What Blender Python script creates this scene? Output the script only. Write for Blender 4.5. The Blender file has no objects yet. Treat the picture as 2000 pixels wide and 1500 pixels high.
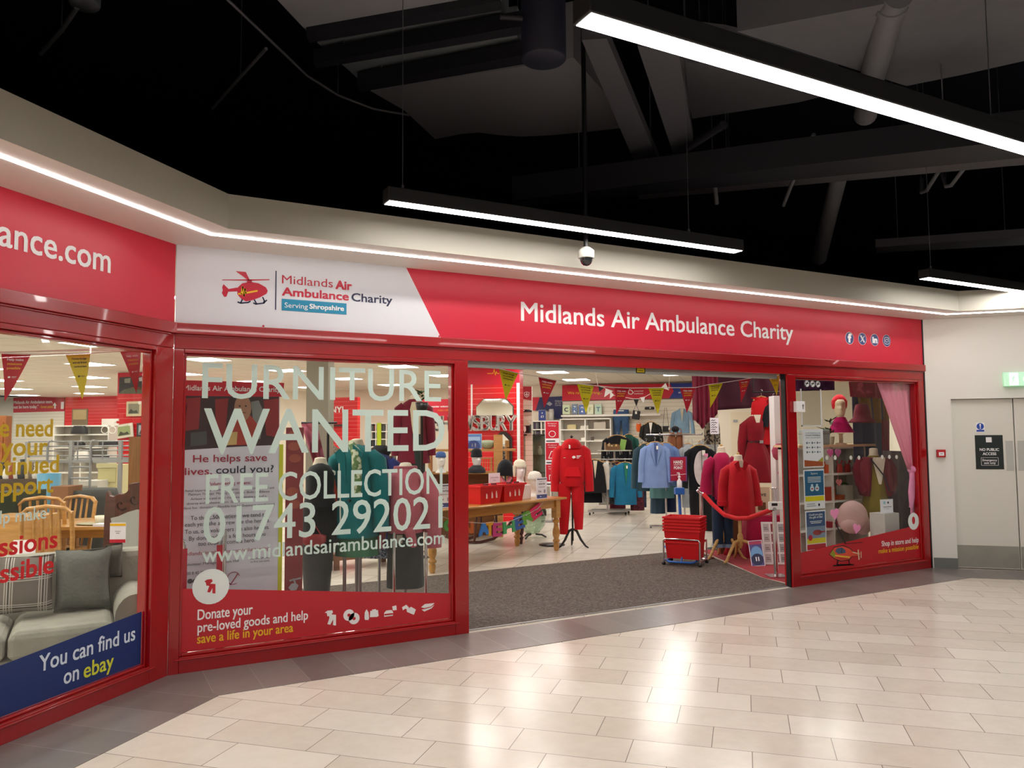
import bpy, bmesh, math, random
from math import sin, cos, pi, radians, sqrt
from mathutils import Vector, Matrix

random.seed(7)
SC = bpy.context.scene
COL = SC.collection

# ------------------------------------------------------------------ camera
CAM = Vector((-0.518, -5.8836, 1.613))
FPX = 1526.6
_pit, _rol, _yaw = 0.0652, -0.0078, 1.0733
_F = Vector((cos(_yaw)*cos(_pit), sin(_yaw)*cos(_pit), sin(_pit)))
_R0 = Vector((sin(_yaw), -cos(_yaw), 0.0))
_U0 = _R0.cross(_F)
_R = cos(_rol)*_R0 + sin(_rol)*_U0
_U = -sin(_rol)*_R0 + cos(_rol)*_U0
cd = bpy.data.cameras.new('camera')
cd.sensor_fit = 'HORIZONTAL'
cd.sensor_width = 36.0
cd.lens = FPX/2000.0*36.0
cd.clip_end = 200
cam = bpy.data.objects.new('camera', cd)
COL.objects.link(cam)
cam.matrix_world = Matrix(((_R.x, _U.x, -_F.x, CAM.x), (_R.y, _U.y, -_F.y, CAM.y), (_R.z, _U.z, -_F.z, CAM.z), (0, 0, 0, 1)))
SC.camera = cam

# ------------------------------------------------------------------ world, exposure, light levels
w = bpy.data.worlds.new('world')
SC.world = w
w.use_nodes = True
w.node_tree.nodes['Background'].inputs[0].default_value = (0.75, 0.82, 1.0, 1)
w.node_tree.nodes['Background'].inputs[1].default_value = 0.02
SC.view_settings.view_transform = 'Standard'
SC.view_settings.look = 'None'
SC.view_settings.exposure = 0.4
SC.view_settings.gamma = 1.0
SC.cycles.max_bounces = 8
SC.cycles.transparent_max_bounces = 24
SC.cycles.sample_clamp_indirect = 6.0
E_PENDANT = 28.0     # linear pendants of the mall
E_STRIP = 14.0       # light line in the soffit
E_PANEL = 16.5       # ceiling panels of the shop

# ------------------------------------------------------------------ places: points of the photograph on real planes
def ray(u, v):
    return _F + (u-1000)/FPX*_R - (v-750)/FPX*_U
def PL(u, v, n, d):
    r = ray(u, v); n = Vector(n)
    return CAM + r*((d - CAM.dot(n))/r.dot(n))
def FL(u, v, z=0.0): return PL(u, v, (0, 0, 1), z)
def PY(u, v, y=0.0): return PL(u, v, (0, 1, 0), y)
_q = sqrt(0.5)
def PA(u, v, a): return PL(u, v, (_q, _q, 0), a)
def PB(u, v, b): return PL(u, v, (_q, -_q, 0), b)
def DP(u, v, dep): return CAM + ray(u, v)*dep
def AB(a, b, z=0.0): return Vector(((a+b)*_q, (a-b)*_q, z))
def toab(p): return ((p.x+p.y)*_q, (p.x-p.y)*_q)
RB = radians(-45)          # local x along +b, local y along +a (into the shop)
RV = radians(-28.5)        # facing the camera squarely

# ------------------------------------------------------------------ materials
def lin(h):
    h = h.lstrip('#')
    c = [int(h[i:i+2], 16)/255 for i in (0, 2, 4)]
    return tuple(x/12.92 if x <= .04045 else ((x+.055)/1.055)**2.4 for x in c) + (1.0,)
MATS = {}
class NT:
    def __init__(s, name):
        s.m = bpy.data.materials.new(name); s.m.use_nodes = True
        s.t = s.m.node_tree; s.n = s.t.nodes; s.l = s.t.links
        s.b = s.n['Principled BSDF']; s.o = s.n['Material Output']
    def node(s, typ, **kw):
        x = s.n.new(typ)
        for k, v in kw.items(): setattr(x, k, v)
        return x
    def val(s, sock, v):
        if hasattr(v, 'is_linked') or isinstance(v, bpy.types.NodeSocket): s.l.new(v, sock)
        else: sock.default_value = v
    def math(s, op, a, b=0.0, c=None):
        x = s.node('ShaderNodeMath', operation=op)
        s.val(x.inputs[0], a); s.val(x.inputs[1], b)
        if c is not None: s.val(x.inputs[2], c)
        return x.outputs[0]
    def mix(s, f, a, b):
        x = s.node('ShaderNodeMix', data_type='RGBA')
        s.val(x.inputs[0], f); s.val(x.inputs[6], a); s.val(x.inputs[7], b)
        return x.outputs[2]
    def noise(s, vec, scale, detail=3.0, rough=.55):
        x = s.node('ShaderNodeTexNoise')
        x.inputs['Scale'].default_value = scale; x.inputs['Detail'].default_value = detail
        x.inputs['Roughness'].default_value = rough
        if vec is not None: s.l.new(vec, x.inputs['Vector'])
        return x.outputs[0]
    def ramp(s, f, p0, c0, p1, c1):
        x = s.node('ShaderNodeValToRGB'); e = x.color_ramp.elements
        e[0].position, e[0].color, e[1].position, e[1].color = p0, c0, p1, c1
        s.l.new(f, x.inputs[0]); return x.outputs[0]
    def pos(s): return s.node('ShaderNodeNewGeometry').outputs['Position']
    def obj(s): return s.node('ShaderNodeTexCoord').outputs['Object']
    def sep(s, v):
        x = s.node('ShaderNodeSeparateXYZ'); s.l.new(v, x.inputs[0]); return x.outputs
    def bump(s, h, strength, dist=.01):
        x = s.node('ShaderNodeBump'); x.inputs['Strength'].default_value = strength; x.inputs['Distance'].default_value = dist
        s.l.new(h, x.inputs['Height']); s.l.new(x.outputs[0], s.b.inputs['Normal'])
    def set(s, **kw):
        for k, v in kw.items(): s.val(s.b.inputs[k.replace('_', ' ')], v)
        return s
def plain(name, col, rough=.5, metal=0.0, spec=.5, var=0.0, coat=0.0, alpha=1.0, scale=6.0):
    if name in MATS: return MATS[name]
    t = NT(name); c = lin(col)
    t.set(Roughness=rough, Metallic=metal, Base_Color=c)
    t.b.inputs['Specular IOR Level'].default_value = spec
    t.b.inputs['Coat Weight'].default_value = coat
    t.b.inputs['Alpha'].default_value = alpha
    if var:
        n = t.noise(t.obj(), scale, 4)
        d = tuple(x*(1-var) for x in c[:3])+(1,); e = tuple(min(1, x*(1+var)) for x in c[:3])+(1,)
        t.set(Base_Color=t.ramp(n, .3, d, .7, e))
    MATS[name] = t.m; return t.m
def fabric(name, col, rough=.9, scale=60, bump=.25, var=.12, folds=0.0):
    if name in MATS: return MATS[name]
    t = NT(name); c = lin(col); o = t.obj()
    n = t.noise(o, scale, 2); n2 = t.noise(o, 5, 3)
    d = tuple(x*(1-var) for x in c[:3])+(1,); e = tuple(min(1, x*(1+var)) for x in c[:3])+(1,)
    t.set(Base_Color=t.ramp(n2, .3, d, .7, e), Roughness=rough)
    t.b.inputs['Specular IOR Level'].default_value = .25
    t.b.inputs['Sheen Weight'].default_value = .1
    t.bump(t.math('ADD', t.math('MULTIPLY', n, .3), t.math('MULTIPLY', n2, 1.0)), bump, .03)
    MATS[name] = t.m; return t.m
def printed(name, base, other, scale=30, thr=.5):
    if name in MATS: return MATS[name]
    t = NT(name)
    n = t.noise(t.obj(), scale, 1)
    t.set(Base_Color=t.ramp(n, thr-.03, lin(base), thr+.03, lin(other)), Roughness=.85)
    MATS[name] = t.m; return t.m
def wood(name, c1, c2, rough=.4, scale=(2, 22, 22), coat=0.0):
    if name in MATS: return MATS[name]
    t = NT(name)
    mp = t.node('ShaderNodeMapping'); mp.inputs['Scale'].default_value = scale
    t.l.new(t.obj(), mp.inputs[0])
    n = t.noise(mp.outputs[0], 1.6, 5, .6)
    t.set(Base_Color=t.ramp(n, .3, lin(c1), .7, lin(c2)), Roughness=rough)
    t.b.inputs['Coat Weight'].default_value = coat
    t.bump(n, .08, .004)
    MATS[name] = t.m; return t.m
def emis(name, col, s):
    if name in MATS: return MATS[name]
    t = NT(name)
    t.set(Base_Color=(.8, .8, .8, 1), Emission_Color=lin(col), Emission_Strength=s)
    MATS[name] = t.m; return t.m
def slat(name, col, groove, pitch=.1, wid=.09, rough=.35):
    if name in MATS: return MATS[name]
    t = NT(name); z = t.sep(t.pos())[2]
    f = t.math('FRACT', t.math('DIVIDE', z, pitch))
    k = t.math('LESS_THAN', f, wid)
    t.set(Base_Color=t.mix(k, lin(col), lin(groove)), Roughness=rough)
    t.bump(t.math('SUBTRACT', 1.0, k), .5, .006)
    MATS[name] = t.m; return t.m
def tiles(name, c1, c2, grout, tw, th, stagger=0.0, a0=0.0, b0=0.0, ang=-pi/4, g=.003, rough=.3, mottling=.06, bumpy=.15, vlines=True, spec=.5):
    """floor tiles: u along the direction ANG, v across it; every row moved on by STAGGER of a tile"""
    if name in MATS: return MATS[name]
    t = NT(name); p = t.sep(t.pos()); c, s = cos(ang), sin(ang)
    u = t.math('ADD', t.math('MULTIPLY', p[0], c), t.math('MULTIPLY', p[1], s))
    v = t.math('ADD', t.math('MULTIPLY', p[0], -s), t.math('MULTIPLY', p[1], c))
    v = t.math('DIVIDE', t.math('SUBTRACT', v, a0), th)
    r = t.math('FLOOR', v)
    u = t.math('ADD', t.math('DIVIDE', t.math('SUBTRACT', u, b0), tw), t.math('MULTIPLY', r, stagger))
    iu = t.math('FLOOR', u)
    fu = t.math('FRACT', u); fv = t.math('FRACT', v)
    def edge(f, k): return t.math('MAXIMUM', t.math('LESS_THAN', f, k), t.math('GREATER_THAN', f, 1-k))
    m = edge(fv, g/th)
    if vlines: m = t.math('MAXIMUM', m, edge(fu, g/tw))
    cb = t.node('ShaderNodeCombineXYZ'); t.l.new(iu, cb.inputs[0]); t.l.new(r, cb.inputs[1])
    wn = t.node('ShaderNodeTexWhiteNoise', noise_dimensions='2D'); t.l.new(cb.outputs[0], wn.inputs['Vector'])
    n = t.noise(t.pos(), 9, 5, .65)
    f = t.math('ADD', t.math('MULTIPLY', wn.outputs['Value'], .55), t.math('MULTIPLY', n, .6))
    t.set(Base_Color=t.mix(m, t.ramp(f, .25, lin(c1), .85, lin(c2)), lin(grout)), Roughness=rough)
    t.b.inputs['Specular IOR Level'].default_value = spec
    t.bump(t.math('SUBTRACT', 1.0, m), bumpy, .003)
    MATS[name] = t.m; return t.m
def glass(name, tint='#ffffff', refl=1.0, rough=0.0):
    if name in MATS: return MATS[name]
    t = NT(name); t.n.remove(t.b)
    tr = t.node('ShaderNodeBsdfTransparent'); tr.inputs[0].default_value = lin(tint)
    gl = t.node('ShaderNodeBsdfGlossy'); gl.inputs['Roughness'].default_value = rough
    lw = t.node('ShaderNodeLayerWeight'); lw.inputs[0].default_value = .5
    fr = t.math('MULTIPLY_ADD', t.math('POWER', lw.outputs['Facing'], 4.0), .9, .045)
    mx = t.node('ShaderNodeMixShader')
    t.l.new(t.math('MULTIPLY', fr, refl), mx.inputs[0])
    t.l.new(tr.outputs[0], mx.inputs[1]); t.l.new(gl.outputs[0], mx.inputs[2]); t.l.new(mx.outputs[0], t.o.inputs[0])
    MATS[name] = t.m; return t.m
def sheer(name, col, alpha):
    if name in MATS: return MATS[name]
    t = NT(name); t.set(Base_Color=lin(col), Roughness=.7, Alpha=alpha)
    t.b.inputs['Transmission Weight'].default_value = 0
    MATS[name] = t.m; return t.m

# ------------------------------------------------------------------ mesh builder
_font_cache = {}
def font_mesh(body, bold=0.0):
    k = (body, bold)
    if k not in _font_cache:
        c = bpy.data.curves.new('lettering', 'FONT'); c.body = body; c.offset = bold; c.resolution_u = 3
        c.align_x = 'LEFT'
        o = bpy.data.objects.new('lettering', c)
        me = bpy.data.meshes.new_from_object(o)
        vs = [(v.co.x, v.co.y) for v in me.vertices]; fs = [tuple(p.vertices) for p in me.polygons]
        bpy.data.objects.remove(o); bpy.data.curves.remove(c); bpy.data.meshes.remove(me)
        _font_cache[k] = (vs, fs)
    return _font_cache[k]
class MB:
    def __init__(s, mat=None, T=None):
        s.v = []; s.f = []; s.fm = []; s.fs = []; s.ms = []; s.T = T or Matrix(); s.cur = 0
        if mat: s.use(mat)
    def use(s, mat):
        if mat not in s.ms: s.ms.append(mat)
        s.cur = s.ms.index(mat); return s
    def add(s, vs, fs, smooth=False):
        o = len(s.v)
        s.v += [tuple(s.T @ Vector(v)) for v in vs]
        for f in fs:
            s.f.append(tuple(i+o for i in f)); s.fm.append(s.cur); s.fs.append(smooth)
        return s
    def box(s, x0, x1, y0, y1, z0, z1):
        vs = [(x, y, z) for z in (z0, z1) for y in (y0, y1) for x in (x0, x1)]
        return s.add(vs, [(0, 2, 3, 1), (4, 5, 7, 6), (0, 1, 5, 4), (2, 6, 7, 3), (0, 4, 6, 2), (1, 3, 7, 5)])
    def cbox(s, c, d, rz=0.0, rx=0.0, ry=0.0):
        M = Matrix.Translation(c) @ Matrix.Rotation(rz, 4, 'Z') @ Matrix.Rotation(rx, 4, 'X') @ Matrix.Rotation(ry, 4, 'Y')
        x, y, z = d[0]/2, d[1]/2, d[2]/2
        vs = [tuple(M @ Vector((a*x, b*y, e*z))) for e in (-1, 1) for b in (-1, 1) for a in (-1, 1)]
        return s.add(vs, [(0, 2, 3, 1), (4, 5, 7, 6), (0, 1, 5, 4), (2, 6, 7, 3), (0, 4, 6, 2), (1, 3, 7, 5)])
    def loft(s, rings, smooth=True, closed=True, caps=True):
        n = len(rings[0]); vs = [p for r in rings for p in r]; fs = []
        m = n if closed else n-1
        for i in range(len(rings)-1):
            for j in range(m):
                k = (j+1) % n
                fs.append((i*n+j, i*n+k, (i+1)*n+k, (i+1)*n+j))
        s.add(vs, fs, smooth)
        if caps and closed:
            s.add(rings[0], [tuple(reversed(range(n)))]); s.add(rings[-1], [tuple(range(n))])
        return s
    def tube(s, path, r, n=8, smooth=True, caps=True, flat=1.0):
        path = [Vector(p) for p in path]; rings = []
        rr = r if isinstance(r, (list, tuple)) else [r]*len(path)
        side = None
        for i, p in enumerate(path):
            d = (path[min(i+1, len(path)-1)]-path[max(i-1, 0)]).normalized()
            if side is None:
                side = d.cross(Vector((0, 0, 1)))
                if side.length < .05: side = Vector((1, 0, 0))
            side = (side - d*side.dot(d)).normalized()
            up = d.cross(side)
            rings.append([tuple(p + side*(cos(2*pi*k/n)*rr[i]) + up*(sin(2*pi*k/n)*rr[i]*flat)) for k in range(n)])
        return s.loft(rings, smooth, True, caps)
    def lathe(s, prof, n=16, c=(0, 0, 0), sx=1.0, sy=1.0, smooth=True):
        rings = [[(c[0]+cos(2*pi*k/n)*r*sx, c[1]+sin(2*pi*k/n)*r*sy, c[2]+z) for k in range(n)] for r, z in prof]
        return s.loft(rings, smooth)
    def ball(s, c, r, n=12, m=8):
        rx, ry, rz = r if isinstance(r, (tuple, list)) else (r, r, r)
        rings = []
        for i in range(m+1):
            a = -pi/2 + pi*i/m; q = max(cos(a), .02)
            rings.append([(c[0]+rx*q*cos(2*pi*k/n), c[1]+ry*q*sin(2*pi*k/n), c[2]+rz*sin(a)) for k in range(n)])
        return s.loft(rings)
    def prism(s, poly, O=(0, 0, 0), X=(1, 0, 0), Y=(0, 0, 1), t=.002, N=None):
        """polygon in the plane O,X,Y, thickened by T along N (default X x Y, the side it faces)"""
        O, X, Y = Vector(O), Vector(X), Vector(Y)
        N = Vector(N) if N else X.cross(Y)
        n = len(poly)
        a = [tuple(O+X*p[0]+Y*p[1]) for p in poly]; b = [tuple(O+X*p[0]+Y*p[1]+N*t) for p in poly]
        return s.add(a+b, [tuple(reversed(range(n))), tuple(range(n, 2*n))] + [(i, (i+1) % n, (i+1) % n+n, i+n) for i in range(n)])
    def rect(s, x0, z0, x1, z1, O=(0, 0, 0), X=(1, 0, 0), Y=(0, 0, 1), t=.002):
        return s.prism([(x0, z0), (x1, z0), (x1, z1), (x0, z1)], O, X, Y, t)
    def disc(s, cx, cz, r, O=(0, 0, 0), X=(1, 0, 0), Y=(0, 0, 1), t=.002, n=28, rz=None):
        return s.prism([(cx+cos(2*pi*k/n)*r, cz+sin(2*pi*k/n)*(rz or r)) for k in range(n)], O, X, Y, t)
    def text(s, body, O, X=(1, 0, 0), Y=(0, 0, 1), w=None, cap=.1, bold=0.0, lift=.001, align='l', slant=None):
        """lettering on the plane O,X,Y: cap height CAP, stretched to the width W"""
        vs, fs = font_mesh(body)
        if not vs: return s
        x0 = min(v[0] for v in vs); x1 = max(v[0] for v in vs)
        sy = cap/.682; sx = sy if w is None else w/(x1-x0)
        O, X, Y = Vector(O), Vector(X).normalized(), Vector(Y).normalized(); N = X.cross(Y)
        wd = (x1-x0)*sx; off = 0 if align == 'l' else (-wd/2 if align == 'c' else -wd)
        bb = bold*cap*1.6
        for i, (dx, dy) in enumerate(((0, 0),) if not bold else ((-1, -.7), (1, -.7), (1, .7), (-1, .7), (0, 0))):
            s.add([tuple(O + X*((v[0]-x0)*sx+off+dx*bb) + Y*(v[1]*sy+dy*bb) + N*(lift+i*2e-5)) for v in vs], fs)
        return s
    def mesh(s, name):
        me = bpy.data.meshes.new(name)
        me.from_pydata(s.v, [], s.f)
        for m in s.ms: me.materials.append(m)
        me.polygons.foreach_set('material_index', s.fm)
        me.polygons.foreach_set('use_smooth', s.fs)
        me.update(); return me
    def build(s, name, parent=None, loc=None, rz=0.0, bevel=0.0, sub=0):
        o = bpy.data.objects.new(name, s.mesh(name)); COL.objects.link(o)
        if parent is not None: o.parent = parent
        if loc is not None: o.location = loc
        o.rotation_euler = (0, 0, rz)
        if bevel:
            b = o.modifiers.new('bevel', 'BEVEL'); b.width = bevel; b.segments = 2; b.limit_method = 'ANGLE'; b.angle_limit = radians(40)
        if sub:
            b = o.modifiers.new('subdivision', 'SUBSURF'); b.levels = b.render_levels = sub
        return o
def tag(o, label, cat, group=None, kind=None):
    o['label'] = label; o['category'] = cat
    if group: o['group'] = group
    if kind: o['kind'] = kind
    return o
def thing(name, label, cat, loc, rz=0.0, group=None):
    o = bpy.data.objects.new(name, None); COL.objects.link(o)
    o.empty_display_size = .1
    o.location = loc; o.rotation_euler = (0, 0, rz)
    return tag(o, label, cat, group)
def struct(o):
    o['kind'] = 'structure'; return o
def dup(root, label, loc=None, rz=None, scale=None):
    r = root.copy(); COL.objects.link(r)
    if loc is not None: r.location = loc
    if rz is not None: r.rotation_euler = (0, 0, rz)
    if scale is not None: r.scale = scale if isinstance(scale, tuple) else (scale,)*3
    r['label'] = label
    for ch in list(root.children):
        c = ch.copy(); COL.objects.link(c); c.parent = r
        for g in list(ch.children):
            d = g.copy(); COL.objects.link(d); d.parent = c
    return r
def ring(cx, cy, z, rx, ry, n=24, p=2.0, rip=0.0, k=5, ph=0.0):
    out = []
    for j in range(n):
        a = 2*pi*j/n; c, s_ = cos(a), sin(a)
        q = 1+rip*sin(k*a+ph)
        out.append((cx+math.copysign(abs(c)**(2/p), c)*rx*q, cy+math.copysign(abs(s_)**(2/p), s_)*ry*q, z))
    return out

# ------------------------------------------------------------------ materials of the place
M_red = plain('red_gloss_paint', '#A0060F', .22, coat=.4)
M_fred = plain('sign_red', '#CC1233', .38)
M_fwhite = plain('sign_white', '#DEDEE4', .35)
M_white = plain('white_paint', '#E6E2DA', .55)
M_soffit = plain('soffit_white', '#E4DED6', .6)
M_bulk = plain('bulkhead_grey', '#BAB4A6', .65)
M_void = plain('void_black', '#171D30', .9)
M_wht = plain('print_white', '#F2F0F0', .5)
M_vinyl = plain('frosted_vinyl', '#CFE2D8', .6, alpha=.93)
M_navy = plain('print_navy', '#1D2145', .5)
M_yel = plain('print_yellow', '#EDB81E', .5)
M_lem = plain('print_lemon', '#DCCB12', .5)
M_pred = plain('print_red', '#C41430', .5)
M_teal = plain('print_teal', '#1587AE', .5)
M_ink = plain('print_ink', '#2A2A33', .6)
M_grey = plain('print_grey', '#9C9CA4', .6)
M_chrome = plain('chrome', '#D9D9DC', .18, metal=1.0)
M_steel = plain('grey_metal', '#A9A9AC', .35, metal=.9)
M_black = plain('black_satin', '#111114', .4)
M_glass = glass('window_glass', '#F4F8F5', .95)
M_wallgrey = plain('mall_grey', '#D2D0CC', .6)
M_floor = tiles('mall_floor_tiles', '#CFC2B3', '#E3D9CC', '#877C72', .6007, .2984, 1/3, a0=.3241, b0=2.5890, g=.0022, rough=.2, bumpy=.2)
M_border = tiles('grey_border_tiles', '#6A625F', '#827A76', '#A39B96', .3, 3.0, 0, a0=-1.5, b0=.221, ang=0, g=.0018, rough=.28)
M_border2 = tiles('grey_border_tiles_b', '#6A625F', '#827A76', '#A39B96', .3, 3.0, 0, a0=-1.5, b0=.0, ang=pi/4, g=.0018, rough=.28)
M_border3 = tiles('grey_border_tiles_c', '#6A625F', '#827A76', '#A39B96', .3, 3.0, 0, a0=4.4, b0=.0, ang=-pi/4, g=.0018, rough=.28)
M_sfloor = tiles('shop_floor_tiles', '#D3CBBE', '#E2DBCF', '#8E8678', .45, .45, 0, a0=.2, b0=.15, g=.0035, rough=.22, bumpy=.15)
M_sceil = tiles('shop_ceiling_tiles', '#D2C9B9', '#D8D0C1', '#A79F90', .6, .6, 0, a0=.3, b0=.0, g=.006, rough=.9, bumpy=.3)
M_swall = plain('shop_cream_wall', '#E6DDCB', .7)
M_slatw = slat('cream_slatwall', '#EFE7D6', '#B9AF9C', .1, .07)
M_slatr = slat('red_slatwall', '#D8101C', '#F0A49B', .1, .05)
M_panel = emis('panel_diffuser', '#FFFBF4', E_PANEL)
M_pend = emis('pendant_diffuser', '#FFFCF8', E_PENDANT)
M_strip = emis('strip_diffuser', '#FFFCFA', E_STRIP)

# ------------------------------------------------------------------ the mall shell
def poly_slab(name, pts, z0, z1, mat):
    m = MB(mat); m.prism([(p[0], p[1]) for p in pts], (0, 0, z0), (1, 0, 0), (0, 1, 0), z1-z0)
    return struct(m.build(name))
poly_slab('floor', [(-14, -14), (22, -14), (22, 20), (-14, 20)], -.2, 0, M_floor)
L = 8.33
A_R = L*_q                                            # plane a of the white wall
# grey border tiles: in front of the main front, of the angled front and of the white wall
d0 = .6
k1 = d0*math.tan(pi/8)
poly_slab('floor_border', [(0, 0), (k1, -d0), (L-k1, -d0), (L, 0)], 0, .003, M_border)
e = Vector((-_q, -_q, 0)); nb = Vector((_q, -_q, 0))
q1 = e*6; q2 = e*6+nb*d0
poly_slab('floor_border', [q1, q2, (k1, -d0), (0, 0)], 0, .003, M_border2)
w0 = AB(A_R, L*_q); w1 = AB(A_R, 12); w2 = AB(A_R-d0, 12)
poly_slab('floor_border', [w0, (L-k1, -d0), w2, w1], 0, .003, M_border3)
# shop floor and ceiling
shop = [AB(-6.5, -.08), (-.06, .05), (L+.02, .05), AB(A_R, 5.92), AB(15.5, 5.92), AB(15.5, -17), AB(-6.5, -24)]
poly_slab('floor_shop', shop, 0, .004, M_sfloor)
shopc = [AB(-6.5, -.1), (-.06, .14), (L+.02, .14), AB(A_R+.1, 5.92), AB(15.5, 5.92), AB(15.5, -17), AB(-6.5, -24)]
poly_slab('ceiling_shop', shopc, 2.92, 3.0, M_sceil)
poly_slab('ceiling', [(-14, -14), (22, -14), (22, 20), (-14, 20)], 6.6, 6.8, M_void)
def wall(name, a0, a1, b0, b1, z0, z1, mat):
    m = MB(mat); m.prism([AB(a0, b0)[:2], AB(a1, b0)[:2], AB(a1, b1)[:2], AB(a0, b1)[:2]], (0, 0, z0), (1, 0, 0), (0, 1, 0), z1-z0)
    return struct(m.build(name))
wall('wall_back', 15.5, 15.6, -24, 6, 0, 3, M_swall)
wall('wall_left', -6.6, 15.6, -24.1, -24, 0, 3, M_swall)
wall('wall_near', -6.6, -6.5, -24, -.1, 0, 3, M_swall)
wall('wall_service', A_R+.14, 15.6, 5.93, 6.03, 0, 3, M_swall)
# black walls of the void that reaches back over the shop
m = MB(M_void); m.box(-14, 22, 17, 17.2, 3.0, 6.6); struct(m.build('wall_void_back'))
m = MB(M_void); m.box(-13.9, -13.7, -12, 17, 0, 6.6); struct(m.build('wall_void_left'))
m = MB(M_void); m.box(21.7, 21.9, -12, 17, 0, 6.6); struct(m.build('wall_void_right'))
# the mall's other side, behind the photographer
m = MB(M_wallgrey); m.box(-14, 22, -12.2, -12, 0, 6.6); struct(m.build('wall_opposite'))
wall('wall_far_end', -9.2, -9, 0, 14, 0, 6.6, M_wallgrey)

# white wall beside the shop, with its recessed pair of doors
bl, br, zt = 6.163, 7.49, 2.0
W0 = AB(A_R, 0)
m = MB(M_white)
m.box(L*_q, bl, 0, .12, 0, 2.967); m.box(br, 12, 0, .12, 0, 2.967); m.box(bl, br, 0, .12, zt, 2.967); m.box(bl, br, .12, .14, 0, zt)
struct(m.build('wall_right', None, W0, RB))
M_skirt = plain('grey_skirting', '#6F706B', .5)
m = MB(M_skirt); m.box(L*_q+.02, bl, -.015, 0, 0, .125); m.box(br, 12, -.015, 0, 0, .125); struct(m.build('baseboard_right', None, W0, RB))
M_door = plain('door_cream', '#DEDACF', .5); M_kick = plain('kick_plate', '#A3A198', .3, metal=.55, var=.06)
for i, (x0, x1) in enumerate(((bl+.004, 6.821), (6.833, br-.004))):
    d = struct(bpy.data.objects.new('door_%d' % (i+1), None)); COL.objects.link(d); d.location = W0; d.rotation_euler = (0, 0, RB)
    m = MB(M_door); m.box(x0, x1, .055, .1, .012, zt-.006); m.build('leaf', d)
    m = MB(M_kick); m.box(x0+.004, x1-.004, .052, .055, .02, .275); m.build('kick_plate', d)
    px = x1-.09 if i == 0 else x0+.02
    m = MB(plain('push_plate_grey', '#C3C2BA', .4, metal=.3)); m.box(px, px+.075, .051, .055, 1.15, 1.5); m.build('push_plate', d)

# bulkhead (soffit, face) that runs round the three fronts
def offset3(d):
    k = d*math.tan(pi/8)
    return [e*9+nb*d, Vector((k, -d, 0)), Vector((L-k, -d, 0)), AB(A_R-d, 12)]
o1 = offset3(.612)
ZS, ZB = 2.967, 3.195
m = MB(M_soffit)
o0b = offset3(-.05); ob = offset3(.607)
for i in range(3):
    m.prism([p[:2] for p in (o0b[i], ob[i], ob[i+1], o0b[i+1])], (0, 0, ZS), (1, 0, 0), (0, 1, 0), .02)
struct(m.build('ceiling_soffit'))
m = MB(M_bulk)
for i in range(3):
    m.prism([p[:2] for p in (ob[i], o1[i], o1[i+1], ob[i+1])], (0, 0, ZS), (1, 0, 0), (0, 1, 0), ZB-ZS)
m.use(M_void)
for i in range(3):
    m.prism([p[:2] for p in (o0b[i], ob[i], ob[i+1], o0b[i+1])], (0, 0, ZB-.03), (1, 0, 0), (0, 1, 0), .02)
struct(m.build('trim_1'))
sa, sb = offset3(.408), offset3(.427)
r = thing('soffit_light_strip', 'thin white light line let into the pale soffit above the shop signs', 'light strip', (0, 0, 0))
for i in range(3):
    m = MB(M_strip); m.prism([p[:2] for p in (sa[i], sb[i], sb[i+1], sa[i+1])], (0, 0, ZS-.008), (1, 0, 0), (0, 1, 0), .006); m.build('diffuser', r)

# linear pendants
M_hous = plain('pendant_housing', '#2B2B2D', .45)
def pendant(label, x0, y, z, ln, group='linear pendant lights of the mall'):
    r = thing('linear_pendant_light', label, 'ceiling light', (x0, y, z), 0, group)
    m = MB(M_hous); m.box(0, ln, -.06, .06, .0, .095); m.build('housing', r, bevel=.006)
    m = MB(M_pend); m.box(.012, ln-.012, -.05, .05, -.0015, .002); m.build('diffuser', r)
    for x in (.12, ln-.55):
        m = MB(M_steel); m.tube([(x, 0, .1), (x, 0, 6.6-z)], .003, 5); m.tube([(x, 0, .09), (x, 0, .13)], .012, 6); m.build('suspension_wire', r)
    return r
ZP = 3.15
p0, p1 = FL(750, 397, ZP), FL(1448, 491, ZP)
PLN = p1.x-p0.x; YP = (p0.y+p1.y)/2
pendant('middle bright line light hanging in front of the bulkhead above the dome camera', p0.x, YP, ZP, PLN)
p2 = FL(1800, 544, ZP)
pendant('line light at the edge of the view near the white wall', p2.x, YP, ZP, PLN)
p3 = FL(1135, 36, ZP)
pendant('nearest and longest looking line light, crossing the dark ceiling', p3.x, p3.y, ZP, PLN)
OUT = ((p3.x+PLN+.9, p3.y, 'unseen line light added beyond the nearest one, towards the doors'), (p3.x-PLN-.6, p3.y-.0, 'unseen line light added over the angled shop window'), (p3.x-.5, p3.y-2.6, 'unseen line light added over the open floor'), (p3.x+PLN+.4, p3.y-2.6, 'unseen line light added over the floor far from the shop'))
OUT += ((p3.x-PLN-1.2, p3.y-2.6, 'unseen line light added over the floor before the angled window'), (p3.x-1, p3.y-5.2, 'unseen line light added over the far side of the mall'))
for x, y, lb in OUT: pendant(lb, x, y, ZP, PLN)  # unseen pendants outside the view, added to light the mall floor

# dome camera
c = PY(1145, 505, -.82)
r = thing('dome_camera', 'white and black dome security camera on a thin black drop pole', 'security camera', (c.x, c.y, c.z))
m = MB(M_black); m.tube([(0, 0, .06), (0, 0, 6.6-c.z)], .019, 10); m.build('drop_pole', r)
m = MB(plain('camera_white', '#B5B2A8', .4)); m.lathe([(.03, .09), (.05, .075), (.064, .06), (.064, .01), (.06, .002)], 24); m.build('housing', r)
m = MB(plain('smoked_dome', '#17181B', .08, coat=1.0)); m.lathe([(.052, .004), (.05, -.02), (.04, -.042), (.022, -.056), (.003, -.06)], 24); m.build('dome', r)

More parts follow.
